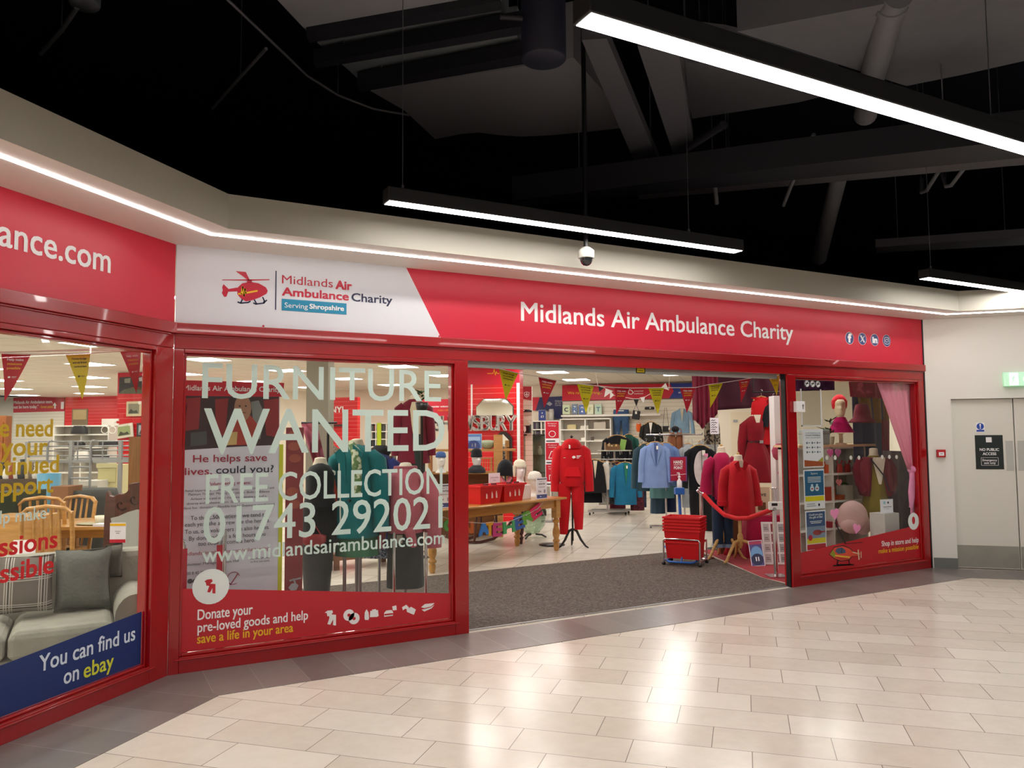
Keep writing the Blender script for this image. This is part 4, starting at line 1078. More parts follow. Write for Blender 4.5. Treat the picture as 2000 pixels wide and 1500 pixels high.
# wooden display tower behind the table
q = DP(973, 900, 12.4); q.z = 0; q = q - Vector((cos(RV), sin(RV), 0))*.57
r = thing('display_tower', 'light wood display tower with shelves behind the pine table', 'shelf unit', q, RV)
m = MB(M_oak); m.box(.5, .64, .0, .3, 0.005, 1.62); m.build('upright', r)
for z, x0, x1 in ((1.36, -.5, .85), (1.0, -.5, .85), (.62, -.5, .85)):
    m = MB(M_oak); m.box(x0, .498, .02, .3, z, z+.035); m.box(.642, x1, .02, .3, z, z+.035); m.build('shelf', r)
m = MB(wood('dark_oak', '#6E4420', '#8A5A2E', .5)); m.box(-.5, .5, .27, .3, .005, .99); m.build('back_panel', r)
m = MB(M_oak); m.box(-.54, -.5, 0, .3, .005, 1.5); m.build('side_panel', r)
tq = lambda x, y, z: Matrix.Translation(q) @ Matrix.Rotation(RV, 4, 'Z') @ Vector((x, y, z))
sign_holder('blue domed leaflet board on the upper shelf of the display tower', tq(.18, .1, 1.397), RV-.15, .26, .24, plain('board_blue', '#5B7FB5', .5), [('r', plain('board_sky', '#9DB9DA', .5), .1, .55, .9, .8), ('d', plain('board_navy', '#37467E', .5), .5, .14, .4), ('r', M_wht, .38, .12, .44, .36), ('r', M_wht, .56, .12, .62, .36)])
m = MB(fabric('bowl_sage', '#A9B79A', .6)); m.lathe([(.05, 0), (.1, .03), (.13, .09), (.125, .13), (.02, .14)], 20); tag(m.build('sage_bag', None, tq(.4, .16, 1.397), 0), 'pale green domed bag on the upper shelf of the display tower', 'bag')
m = MB(M_oak); 
for x in (-.12, .12): m.box(x-.012, x+.012, -.1, -.08, 0, .2); m.box(x-.012, x+.012, .08, .1, 0, .2)
m.box(-.135, .135, -.105, .105, .2, .215)
for i in range(6): m.box(-.1+i*.038, -.09+i*.038, -.1, -.09, .0, .2)
tag(m.build('spindle_rack', None, tq(.34, .16, 1.037), RV), 'small light wood spindle rack on the middle shelf of the tower', 'rack')
for lab_, u_, rz_, mt_, hat_ in (('silver faced display head in tall black hat and dark snood', 931, RV+.6, plain('head_silver', '#CFCFD2', .25, metal=.3), snood(fabric('snood_grey', '#2E2E33', .95, 90, .4), M_blackw)), ('display head in a blue headband on the wooden shelf', 861, RV+.25, None, beanie(fabric('band_blue', '#3E5C96', .9), .25, .1, 1.04))):
    p = DP(u_, 900, 12.2); head(lab_, (p.x, p.y, 1.0355), rz_, mt_, .95, hat_)
# framed mirrors by the red column
M_mir = plain('mirror_glass', '#DADDDC', .03, metal=1.0)
def mirror(label, u0, v0, u1, v1, a, frame_m, cut=.2, both=True, fw=.035):
    P = Pix('a', a, (u0+u1)/2, v1); x0, x1, h_ = P.p(u0, v1)[0], P.p(u1, v1)[0], P.p(u0, v0)[1]
    c_ = (x1-x0)*cut
    def oct_(d): return [(x0+d, d+(c_ if both else 0)), (x0+d+(c_ if both else 0), d), (x1-d-(c_ if both else 0), d), (x1-d, d+(c_ if both else 0)), (x1-d, h_-d-c_), (x1-d-c_, h_-d), (x0+d+c_, h_-d), (x0+d, h_-d-c_)]
    r = thing('wall_mirror', label, 'mirror', P.O, RB)
    m = MB(frame_m); m.prism(oct_(0), (0, 0, 0), t=-.02, N=(0, -1, 0)); m.build('frame', r)
    m = MB(M_mir); m.prism(oct_(fw), (0, -.021, 0), t=-.001, N=(0, -1, 0)); m.build('glass', r)
    return r
mirror('eight sided mirror reflecting clothes above the block letters', 930, 779, 1003, 812.5, 9.44, plain('mirror_edge', '#5B5650', .4), .2, False, .012)
mirror('dark framed mirror with cut corners on the red column beside the wooden tower', 967, 843, 1001, 950, 9.42, plain('frame_dark', '#2B211E', .4), .35, False, .05)
# word garland hanging from the table's edge
r = thing('letter_garland', 'garland of coloured letters reading donate here along the table front', 'garland', (0, 0, 0))
GA = [('D', 838, 1003, 864, 1030, '#4B6CB8', -.15), ('O', 868, 1012, 889, 1036, '#5BB04A', -.1), ('N', 899, 1018, 926, 1044, '#D06A2C', 0.02), ('A', 937, 1020, 956, 1046, '#3A86D8', .05), ('T', 951, 1018, 964, 1046, '#E0A422', .0), ('E', 964, 1019, 980, 1047, '#C43C7E', -.03), ('H', 985, 1016, 1008, 1042, '#48A867', .06), ('E', 1007, 1008, 1025, 1035, '#2F5FA8', .15), ('R', 1023, 1000, 1046, 1026, '#62A83C', .28), ('E', 1040, 992, 1060, 1018, '#D81E5E', .4)]
gd = lambda u, v: TB @ ((lambda q_: Vector((q_.x, .06, q_.z)))(TB.inverted() @ PL(u, v, (TB.to_3x3() @ Vector((0, 1, 0))), (TB @ Vector((0, .06, 0))).dot(TB.to_3x3() @ Vector((0, 1, 0))))))
XT = TB.to_3x3() @ Vector((1, 0, 0))
ga = list(GA)
cord = [gd(830, 985)]
for ch, u0, v0, u1, v1, col, ti in ga: cord.append(gd((u0+u1)/2, v0+2))
cord.append(gd(1066, 975))
m = MB(M_cord); m.tube(cord, .003, 5, smooth=False); m.build('cord', r)
for ch, u0, v0, u1, v1, col, ti in ga:
    A_, B_ = gd(u0, v1), gd(u1, v0); wd2 = (B_-A_).dot(XT); hh = B_.z-A_.z
    X = Vector((XT.x*cos(ti), XT.y*cos(ti), sin(ti))); Y = Vector((-XT.x*sin(ti), -XT.y*sin(ti), cos(ti)))
    m = MB(plain('garland_'+col[1:], col, .5)); vs, fs = font_mesh(ch)
    O_ = Vector((A_.x, A_.y, A_.z)); N = X.cross(Y)
    for l_ in (-.01, 0.0):
        m.text(ch, O_+N*l_+(X*(.3*hh*ti) if ti > .1 else Vector((0, 0, 0))), X, Y, w=wd2*.92, cap=hh*.92, bold=.06)
    o_ = m.build('letter', r); sm_ = o_.modifiers.new('thickness', 'SOLIDIFY'); sm_.thickness = .004
# dark occasional table and rocker under the pine table
M_mah = wood('mahogany', '#3A1A12', '#5A2A1C', .35, coat=.3)
q = FL(1018, 1063)
r = thing('pedestal_table', 'dark mahogany pedestal table with turned leg behind the pine table', 'table', (q.x, q.y+.02, 0), 0)
m = MB(M_mah); m.lathe([(.03, 0.0), (.035, .05), (.05, .1), (.03, .12), (.05, .17), (.055, .22), (.03, .26), (.04, .42), (.06, .46), (.06, .5)], 18); m.build('pedestal', r)
m = MB(M_mah); m.box(-.45, .3, -.15, .3, .5, .54); m.build('tabletop', r)
q = FL(937, 1062)
r = thing('rocking_base', 'dark wooden rocker and rail below the letter garland', 'rocking chair', (q.x, q.y, 0), ang-.2)
for y in (0, .42):
    m = MB(M_mah); m.tube([(-.35, y, .1), (-.2, y, .04), (0, y, .02), (.25, y, .05), (.45, y, .15), (.6, y, .3)], .022, 8); m.build('rocker', r)
    m = MB(M_mah); m.tube([(-.1, y, .03), (-.05, y, .42)], .018, 8); m.build('leg', r); m = MB(M_mah); m.tube([(.32, y, .08), (.3, y, .42)], .018, 8); m.build('leg', r)
m = MB(M_mah); m.box(-.1, .4, -.03, .45, .4, .44); m.build('seat', r)
q = FL(1046, 1052)
r = thing('glass_globe', 'round glass vase on a low bent wood stand under the table end', 'vase', (q.x+.0, q.y+.1, 0), RV)
m = MB(glass('globe_glass', '#CFE0D2', 1.0)); m.lathe([(.02, .06), (.12, .09), (.2, .2), (.21, .32), (.16, .44), (.1, .48)], 22); m.build('globe', r)
m = MB(plain('iron_dark', '#2C2622', .5))
for a in (0, 120, 240): m.tube([(cos(radians(a))*.05, sin(radians(a))*.05, .06), (cos(radians(a))*.15, sin(radians(a))*.15, .05), (cos(radians(a))*.22, sin(radians(a))*.22, .009)], .014, 6)
m.build('stand', r)
m = MB(plain('disc_black', '#24211F', .4)); m.lathe([(.001, .0045), (.19, .0045), (.19, .016), (.001, .02)], 26); q = FL(1078, 1065); tag(m.build('round_plinth', None, (q.x, q.y, 0)), 'flat black round base on the tiles beside the turned table leg', 'stand base')

# ------------------------------------------------------------------ red tracksuit figure
M_trk = fabric('tracksuit_red', '#C30F1C', .8, 90, .35, .1)
def logo_bits(m, x, y, z, s=1.0):
    m.prism([(x-.03*s, z), (x-.01*s, z-.018*s), (x+.025*s, z-.006*s), (x+.015*s, z+.02*s), (x-.012*s, z+.022*s)], (0, y, 0), t=.001)
    for i in range(3): m.rect(x+.035*s, z+.018*s-i*.016*s, x+(.1-.015*i)*s, z+.026*s-i*.016*s, (0, y, 0), t=.001)
q = FL(1119, 1070); r, s_, zo = dressed('tracksuit_mannequin', 'mannequin in a bright red hooded tracksuit on a black tripod stand', 1117, None, None, [(863, 12, .07, 0), (869, 20, .09, 0), (876, 25, .11, 0), (890, 27, .13, .01), (915, 26, .14, .02), (935, 25, .13, .02), (945, 23, .12, .03), (950, 21, .11, .0)], M_trk, 'black', neckv=858, loc=q, bustm=M_black, cap=False, sl=.62, slr=(.08, .06), sh=.36)
m = MB(M_trk)
m.loft([ring(0, -.03, z, a, b_, 22, 2, .03, 5) for z, a, b_ in ((zo(876), .15, .1), (zo(868), .14, .12), (zo(860), .1, .09), (zo(857), .05, .05))]); m.build('hood', r)
m = MB(M_black); m.ball((0, 0, zo(853)), .022); m.build('neck_knob', r)
for s, x0, x1, zb in ((-1, -.11, -.125, 1043), (1, .075, .085, 1034)):
    m = MB(M_trk); m.loft([ring(x0+(x1-x0)*f, -.01, zo(v), a, a*.85, 16, 2, .03, 3, v) for f, v, a in ((0, 945, .1), (.3, 970, .09), (.6, 1000, .078), (.9, zb-8, .062), (1, zb, .06))]); m.build('trouser_leg', r)
m = MB(M_wht); logo_bits(m, .02, -.155, zo(893)); m.rect(-.13, zo(894), -.1, zo(893), (0, -.155, 0), t=.001); m.build('chest_logo', r)
m = MB(M_tag); m.cbox((-.04, -.14, zo(872)), (.022, .003, .06)); m.build('price_tag', r)
m = MB(fabric('tracksuit_pocket', '#D41420', .8)); m.prism([(-.12, zo(930)), (.12, zo(930)), (.08, zo(912)), (-.08, zo(912))], (0, -.148, 0), t=-.012, N=(0, -1, 0)); m.build('pocket', r)

# ------------------------------------------------------------------ posters on the post behind the tracksuit, back wall clothes
P = Pix('d', 14.5, 1078, 930)
r = thing('poster_stand', 'tall stand of red donation posters behind the black knitted hat', 'poster stand', (P.O.x, P.O.y, 0), P.rz)
m = MB(M_steel); m.tube([(0, .04, .005), (0, .04, P.w(1078, 822).z)], .012, 8); m.box(-.2, .2, -.1, .16, .005, .02); m.build('pole', r)
for i, (v0, v1) in enumerate(((822, 866), (864, 908), (906, 950))):
    x0, x1 = P.p(1065, 900)[0], P.p(1093, 900)[0]; z0, z1 = P.w(1078, v1).z, P.w(1078, v0).z; h_ = z1-z0
    m = MB(M_card); m.box(x0, x1, -.012-.002*i, .0-.002*i, z0, z1); y = -.0125-.002*i
    m.use(M_pred); m.rect(x0+.01, z0+h_*.22, x1-.01, z1-.01, (0, y, 0), t=.001); m.use(M_wht)
    xm = (x0+x1)/2; y -= .002
    m.text('We need your', (xm, y, z1-.06), w=.17, cap=.022, align='c'); m.text(('handbags', 'clothing', 'homeware')[i], (xm, y, z1-.1), w=.14, cap=.022, align='c')
    pts = [[(xm+cos(a)*.06, z0+h_*.42+sin(a)*.055) for a in [k*pi/8 for k in range(17)]], [(xm-.07, z0+h_*.3), (xm-.02, z0+h_*.6), (xm+.02, z0+h_*.6), (xm+.07, z0+h_*.3), (xm-.07, z0+h_*.3)], [(xm-.06, z0+h_*.3), (xm-.06, z0+h_*.5), (xm+.06, z0+h_*.5), (xm+.06, z0+h_*.3)]][i]
    line(m, pts, .012, (0, y, 0)); m.use(M_ink); m.rect(x0+.02, z0+h_*.08, x1-.08, z0+h_*.13, (0, y, 0), t=.001)
    m.build('poster', r)
# white side panel with sandals and scarf beside the column
P = Pix('a', 10.6, 1027, 800)
r = thing('slatwall_panel', 'narrow cream slatted panel with shoes and a dark bag, beside the red column', 'display panel', P.O, RB)
m = MB(M_slatw); x0, x1 = P.p(1016, 800)[0], P.p(1039, 800)[0]; m.box(x0, x1, 0, .05, -P.O.z+.005, P.p(1027, 755)[1]); m.build('slat_panel', r)
m = MB(plain('poster_rose', '#B83A4A', .5)); m.prism(list(reversed(P.poly(((1016, 755), (1038, 755), (1038, 782), (1016, 779))))), (0, -.004, 0), t=-.006, N=(0, -1, 0))
m.use(M_wht); line(m, P.poly(((1024, 767), (1029, 765.5), (1034, 767), (1033, 773), (1029, 776), (1025, 773), (1024, 767))), .014, (0, -.012, 0)); line(m, P.poly(((1029, 768), (1029, 773))), .02, (0, -.012, 0)); line(m, P.poly(((1026.5, 770.5), (1031.5, 770.5))), .02, (0, -.012, 0)); m.build('health_poster', r)
def on_panel(name, label, cat, a, u, v, fn, group=None):
    P = Pix('a', a, u, v); r = thing(name, label, cat, P.O, RB, group); fn(P, r); return r
M_blk2 = plain('leather_black', '#17171A', .4); M_tan = plain('leather_tan', '#8A5230', .45, var=.15)
def sandal(P, r):
    m = MB(M_blk2); m.loft([ring(0, 0, z, rx, .05, 16) for z, rx in ((-.05, .1), (-.045, .11), (-.02, .105), (0, .06))]); m.build('shoe_body', r)
    m = MB(M_tag); m.cbox((-.05, -.055, -.02), (.03, .003, .02)); m.build('price_tag', r)
on_panel('display_shoe', 'black shoe on the narrow cream panel beside the red column', 'shoe', 10.5, 1029, 800, sandal)
def bagdark(P, r):
    m = MB(M_blk2); x0, x1 = P.p(1017, 850)[0], P.p(1038, 850)[0]; m.box(x0, x1, -.12, -.002, P.p(1027, 846)[1], P.p(1027, 828)[1]); m.build('bag_body', r, bevel=.02)
    m = MB(plain('scarf_stone', '#CFC6AE', .8)); m.prism(list(reversed(P.poly(((1018, 828), (1030, 819), (1039, 827), (1038, 831), (1020, 832))))), (0, -.125, 0), t=-.012, N=(0, -1, 0)); m.build('scarf', r)
    m = MB(M_tag); m.prism(list(reversed(P.poly(((1026, 832), (1030, 833), (1031, 840), (1028, 846), (1026, 840))))), (0, -.13, 0), t=-.004, N=(0, -1, 0)); m.build('price_tag', r)
on_panel('shoulder_bag', 'dark shoulder bag with stone scarf low on the narrow cream panel', 'bag', 10.55, 1027, 838, bagdark)
# clothes and bags on the far slatted wall
AW = 15.3
def jeans(P, r):
    m = MB(fabric('denim_mid', '#3E5A7E', .9, 70, .3, .2)); w_ = .2
    m.loft([ring(0, 0, z, rx, .05, 20, 2.5, .02, 4) for z, rx in ((0, .19), (-.06, .2), (-.2, .21), (-.28, .2))]); m.build('waist', r)
    for s in (-1, 1):
        m = MB(MATS['denim_mid']); m.loft([ring(s*x, 0, z, rx, .05, 14, 2.3, .03, 3) for z, x, rx in ((-.25, .1, .1), (-.45, .105, .095), (-.62, .12, .085), (-.72, .125, .08))]); m.build('trouser_leg', r)
    m = MB(M_tag); m.cbox((0, -.06, -.03), (.16, .003, .02)); m.build('label_strip', r)
on_panel('jeans', 'pair of blue jeans hung up high on the far cream wall', 'jeans', AW, 1213, 800, jeans)
hanging('denim_jacket', 'pale blue denim jacket hung high on the far cream wall', 'jacket', 1332, 799, 846, 30, 19.6, fabric('denim_pale', '#8FB0CC', .9, 70, .3, .15), sl=.55, rz=RB, tagged=False, inner=M_cream)
hanging('black_blouse', 'black lace blouse on a hanger below the sunglasses pouch', 'blouse', 1271, 826, 866, 30, 19.4, printed('lace_black', '#151515', '#3A3532', 60, .6), sl=.5, rz=RB, inner=M_tag, tagged=False)
def pouch(P, r):
    m = MB(M_blk2); m.loft([ring(0, -.05, z, rx, .035, 16) for z, rx in ((-.04, .1), (-.035, .12), (.02, .12), (.03, .1))]); m.build('pouch', r)
    m = MB(M_tag); m.cbox((.02, -.09, 0), (.03, .003, .025)); m.build('price_tag', r)
on_panel('glasses_pouch', 'black pouch high on the far cream wall between pennants', 'pouch', AW, 1269, 797, pouch)
def smallbag(P, r):
    m = MB(M_blk2); m.cbox((0, -.05, -.1), (.19, .06, .22), rz=0, ry=.15); m.build('bag_body', r, bevel=.01)
    m = MB(M_blk2); m.tube([(-.07, -.05, 0), (0, -.05, .16), (.07, -.05, .0)], .006, 6); m.build('strap', r)
    m = MB(M_tag); m.cbox((0, -.085, -.04), (.05, .003, .07)); m.build('price_tag', r)
on_panel('hanging_bag', 'small black bag with white tag hung above the black lace blouse', 'bag', AW, 1243, 803, smallbag)
def longbag(P, r):
    m = MB(M_blk2); m.box(-.08, .08, -.08, -.02, -.1, .05); m.build('bag_body', r, bevel=.01)
    m = MB(M_blk2); m.tube([(-.07, -.05, .05), (-.02, -.04, .5), (.02, -.04, .5), (.07, -.05, .05)], .005, 6, smooth=False); m.build('strap', r)
    m = MB(M_tag); m.cbox((.08, -.085, -.02), (.03, .003, .06)); m.build('price_tag', r)
on_panel('hanging_bag', 'black handbag on a very long strap beside the pale denim jacket', 'bag', AW, 1301, 836, longbag)
def orange(P, r):
    m = MB(plain('orange_cloth', '#E2621E', .8)); m.loft([ring(0, -.05, z, rx, .03, 12) for z, rx in ((-.2, .05), (-.1, .07), (0, .06))]); m.build('purse_body', r)
    m = MB(plain('orange_cloth', '#E2621E', .8)); m.tube([(-.05, -.05, 0), (0, -.04, .06), (.05, -.05, 0)], .006, 6); m.build('strap', r)
on_panel('orange_purse', 'small orange purse half behind the black lace blouse', 'bag', AW, 1248, 828, orange)
for u, lb in ((1312, 'tan leather satchel hung over the rail, nearer the handbag'), (1327, 'tan leather satchel hung over the rail, nearer the penguin suit')):
    p = DP(u, 845, 13.6); r = thing('leather_satchel', lb, 'bag', p, RV, 'tan leather satchels')
    m = MB(M_tan); m.loft([ring(0, 0, z, rx, .05, 16, 2.6) for z, rx in ((-.3, .07), (-.28, .085), (-.12, .075), (-.02, .05), (0, .03))]); m.build('bag_body', r)
    m = MB(M_tan); m.tube([(-.04, 0, -.02), (-.02, 0, .07), (.02, 0, .07), (.04, 0, -.02)], .008, 6); m.build('strap', r)
m = MB(M_blackw); m.ball((0, 0, 0), (.07, .07, .055)); p = DP(1319, 838, 13.6); 
tag(m.build('knitted_beret', None, p), 'round black cap perched above the tan satchels', 'hat')
# ------------------------------------------------------------------ clothes rack in front of the far wall (grey stand)
M_rack = plain('rack_grey', '#B9B9B6', .3, metal=.7)
q = FL(1187, 1006); s15 = (q-CAM).dot(_F)/FPX
r = thing('garment_rack', 'low grey metal garment rack with T feet on castors', 'clothes rack', (q.x, q.y, 0), RV)
m = MB(M_rack); m.box(-.02, .02, -.02, .02, .07, 1.12); m.build('upright', r)
m = MB(M_rack); m.tube([(-.5, 0, 1.11), (.62, 0, 1.11)], .014, 8); m.build('rail', r)
m = MB(M_rack); m.box(-.4, .4, -.03, .03, .06, .1); m.build('foot', r)
m = MB(M_rack); m.box(-.3, .5, .25, .31, .06, .1); m.box(.0, .06, .03, .25, .06, .1); m.build('foot', r)
for x, y in ((-.36, 0), (.36, 0), (-.26, .28), (.46, .28)):
    m = MB(M_black); m.cbox((x, y, .027), (.03, .05, .05)); m.build('castor', r)
m = MB(M_tag); m.cbox((0.0, -.03, 1.02), (.06, .01, .1)); m.build('size_marker', r)
D15 = s15*FPX
hanging('varsity_jacket', 'black varsity jacket with pale sleeves on the low grey rack', 'jacket', 1161, 900, 962, 42, D15-.05, fabric('varsity_black', '#15161A', .85), sl=.5, inner=M_cream, shcol=fabric('varsity_sleeve', '#C9C4BA', .8), hook=.1, tagged=False)
hanging('long_skirt', 'black skirt hanging below the varsity jacket', 'skirt', 1155, 950, 981, 40, D15+.12, fabric('skirt_black', '#101118', .85), sleeves=False, hook=.55, tagged=False, flare=1.05)
hanging('cardigan', 'teal blue open cardigan over a green top, front of the low rack', 'cardigan', 1221, 905, 985, 42, D15-.1, fabric('cardigan_teal', '#1F6F96', .9), sl=.6, inner=plain('top_green', '#1E7A5E', .8), flare=1.0, hook=.1)
GR = 'garments along the low grey rack'
for i, (u, w_, v1, c_, c2, lb) in enumerate(((1179, 20, 985, '#8A8A86', '#B9B6AE', 'grey marled top next to the varsity jacket'), (1188, 18, 970, '#6E6A66', '#A7A29A', 'brown grey patterned top near the rack upright'), (1196, 18, 984, '#2B2E36', '#55575E', 'charcoal flecked top left of the teal cardigan'), (1243, 26, 996, '#3A1622', '#6B2436', 'dark wine patterned dress right of the teal cardigan'), (1205, 30, 997, '#5A1626', '#7A2436', 'long maroon skirt hanging under the teal cardigan'), (1250, 22, 990, '#25314A', '#3C4A6B', 'navy patterned shirt at the end of the low rack'))):
    hanging('hung_garment', lb, 'clothing', u, 903+i % 3, v1, w_, D15+.18+.07*i, printed('print_%d' % i, c_, c2, 40), GR, sl=.5, hook=.11, tagged=False, dp=.08)
# tray display on the second rack behind
q = DP(1200, 879, 16.2)
r = thing('accessory_tray', 'round glass topped stand with a wooden tray of trinkets behind the low rack', 'display stand', (q.x, q.y, 0), RV)
m = MB(plain('glass_top', '#A9AB9B', .15)); m.lathe([(.001, q.z-.02), (.36, q.z-.02), (.36, q.z), (.001, q.z)], 30); m.build('top', r)
m = MB(M_rack); m.tube([(0, 0, .02), (0, 0, q.z-.02)], .02, 8); m.lathe([(.001, .006), (.25, .006), (.25, .02), (.001, .03)], 20); m.build('stem', r)
for k in range(8):
    a = k*pi/4+.2; m = MB(M_rack); m.tube([(cos(a)*.34, sin(a)*.34, q.z-.02), (cos(a)*.35, sin(a)*.35, q.z-.09)], .005, 5); m.build('hook', r)
m = MB(wood('tray_wood', '#6A4A30', '#8C6A48')); m.box(-.2, .1, -.16, .1, 0, .02); m.box(-.2, .1, -.16, -.145, .02, .08); m.box(-.2, .1, .085, .1, .02, .12); m.box(-.2, -.185, -.145, .085, .02, .16); m.box(.085, .1, -.145, .085, .02, .1)
tag(m.build('wooden_tray', None, (q.x, q.y, q.z+.001), RV), 'dark wooden tray on the glass topped stand', 'tray')
for i, (x, y, z, c_) in enumerate(((-.13, -.05, .1, '#B79A6A'), (-.06, -.08, .07, '#D8C49A'), (.0, -.06, .06, '#7E5A34'), (.04, .0, .09, '#C9A25A'), (-.1, .03, .12, '#A98A5E'))):
    m = MB(plain('trinket_'+c_[1:], c_, .5)); m.lathe([(.02, 0), (.035, .01), (.03, z*.6), (.012, z), (.002, z+.01)], 10)
    v_ = Matrix.Rotation(RV, 3, 'Z') @ Vector((x, y, 0)); tag(m.build('trinket', None, (q.x+v_.x, q.y+v_.y, q.z+.022)), 'small turned trinket in the dark wooden tray', 'ornament', 'trinkets in the wooden tray')
m = MB(plain('card_lime', '#8CB85A', .6)); m.cbox((.0, 0, .11), (.12, .01, .22), ry=.2); v_ = Matrix.Rotation(RV, 3, 'Z') @ Vector((.18, .02, 0)); tag(m.build('green_card', None, (q.x+v_.x, q.y+v_.y, q.z), RV), 'lime green card leaning beside the wooden tray', 'card')
hanging('dark_coat', 'black coat hung behind the wooden tray of trinkets', 'coat', 1205, 852, 905, 44, 17.3, fabric('coat_black', '#14141A', .9), sl=.6, tagged=False, rz=RB)
hanging('green_coat', 'dark green coat behind the tray, right of the black coat', 'coat', 1228, 850, 910, 26, 17.5, fabric('coat_green', '#1D4B42', .9), sl=.6, tagged=False, rz=RB)
hanging('grey_blouse', 'grey speckled blouse on a wooden hanger against the far wall', 'blouse', 1242, 855, 900, 26, 18.0, printed('blouse_grey', '#8C8880', '#B5B0A6', 50), sl=.5, tagged=False, rz=RB)
# ------------------------------------------------------------------ chrome rack: blazers, shirts, penguin suit
D12 = 12.6
q = FL(1320, 1031); s12 = (q-CAM).dot(_F)/FPX; D12 = s12*FPX
r = thing('garment_rack', 'tall chrome garment rack hung with blue blazers behind the sanitiser sign', 'clothes rack', (q.x, q.y, 0), RV)
zr = DP(1320, 849, D12).z
for x in (-.16, .16):
    m = MB(M_chrome); m.tube([(x, 0, .05), (x, 0, zr)], .016, 10); m.build('upright', r)
m = MB(M_chrome); m.tube([(-.48, 0, zr), (.48, 0, zr)], .014, 10); m.build('rail', r)
for x in (-.34, .37): m = MB(M_chrome); m.tube([(x, 0, zr), (x, -.5, zr), (x, -.52, zr+.03)], .012, 8); m.build('front_arm', r)
m = MB(M_chrome); m.tube([(-.45, 0, .035), (.45, 0, .035)], .016, 8); m.tube([(-.16, -.3, .035), (-.16, .3, .035)], .016, 8); m.tube([(.16, -.3, .035), (.16, .3, .035)], .016, 8); m.build('base', r)
for x, y in ((-.43, 0), (.43, 0), (-.16, -.29), (.16, -.29), (-.16, .29), (.16, .29)):
    m = MB(M_black); m.ball((x, y, .016), .016, 8, 6); m.build('foot', r)
M_blz = fabric('blazer_blue', '#7D96C8', .85, 70, .25, .08)
GB = 'garments on the tall chrome rack'
hanging('blazer', 'pale blue open blazer at the front of the chrome rack', 'blazer', 1279, 866, 952, 42, D12-.25, M_blz, GB, sl=.58, lapel=M_blz, inner=plain('lining_blue', '#4A5F94', .8), flare=1.25, hook=.1)
hanging('blazer', 'second pale blue blazer tucked behind the open one', 'blazer', 1299, 867, 948, 38, D12-.05, fabric('blazer_blue_b', '#6C87BC', .85), GB, sl=.62, hook=.1, tagged=False)
hanging('hung_coat', 'dark slate coat at the left end of the chrome rack', 'coat', 1262, 868, 958, 36, D12+.3, fabric('coat_slate', '#2F4650', .9), GB, sl=.7, hook=.1, tagged=False)
hanging('hung_blouse', 'sea green blouse hanging longer than the pale blue blazer', 'blouse', 1291, 872, 972, 40, D12+.15, fabric('blouse_sea', '#5E8C8C', .85), GB, sl=.6, hook=.13, tagged=False, flare=1.15)
hanging('hung_skirt', 'dark slate blue skirt low on the chrome rack', 'skirt', 1285, 930, 1002, 28, D12+.25, fabric('skirt_slate', '#34495A', .9), GB, sleeves=False, hook=.62, tagged=False, flare=1.1)
hanging('hung_skirt', 'navy skirt beside the blue sanitiser pole', 'skirt', 1309, 930, 999, 20, D12+.35, fabric('skirt_navy', '#2A3358', .9), GB, sleeves=False, hook=.62, tagged=False)
hanging('hung_shirt', 'teal shirt right of the pale blue blazers', 'shirt', 1320, 869, 950, 30, D12+.2, fabric('shirt_teal', '#5F9096', .85), GB, sl=.5, hook=.12, tagged=False)
hanging('hung_shirt', 'blue grey shirt in the middle of the chrome rack', 'shirt', 1333, 870, 960, 28, D12+.3, fabric('shirt_bluegrey', '#7F93A6', .85), GB, sl=.55, hook=.12, tagged=False)
hanging('hung_shirt', 'pale grey shirt tucked beside the penguin suit', 'shirt', 1344, 869, 990, 28, D12+.1, fabric('shirt_pale', '#A3AAB0', .85), GB, sl=.55, hook=.12, tagged=False)
hanging('grey_jacket', 'grey speckled jacket behind the penguin suit', 'jacket', 1378, 860, 960, 36, D12+.5, printed('jacket_fleck', '#8A8C8C', '#A8AAA8', 60), GB, sl=.55, hook=.1, tagged=False)
# penguin onesie
Dp = D12-.42; pq = DP(1367, 870, Dp); sp = Dp/FPX
r = hanging('penguin_suit', 'black and white penguin onesie hanging full length in front of the chrome rack', 'costume', 1367, 872, 965, 46, Dp, fabric('suit_black', '#121317', .95), sl=.62, hook=.1, tagged=False, flare=.95)
m = MB(fabric('suit_belly', '#CFC6C8', .95)); pts = [(cos(k*pi/14)*15*sp, (-42+sin(k*pi/14)*34)*sp) for k in range(28)]
m.prism(pts, (0, -.098, 0), t=-.006, N=(0, -1, 0)); m.build('belly_panel', r)
m = MB(M_black); m.box(-.003, .003, -.112, -.106, -.46, -.07); m.build('zip', r)
m = MB(M_tag); m.cbox((.03, -.12, -.1), (.05, .003, .08)); m.use(M_heart); m.cbox((.07, -.122, -.14), (.06, .003, .05)); m.build('price_tag', r)
for s, x in ((-1, -12*sp), (1, 14*sp)):
    m = MB(MATS['suit_black']); m.loft([ring(x*f, 0, -v*sp, a, a*.8, 16, 2, .04, 3, v) for f, v, a in ((.7, 85, .12), (.9, 110, .105), (1, 140, .08), (1.05, 158, .07), (1.05, 163, .066))]); m.build('trouser_leg', r)
hanging('white_trousers', 'pale lilac trousers hanging left of the penguin legs', 'trousers', 1352, 930, 1026, 12, D12-.3, fabric('trousers_lilac', '#C2BFD0', .9), sleeves=False, hook=.62, tagged=False, dp=.08)
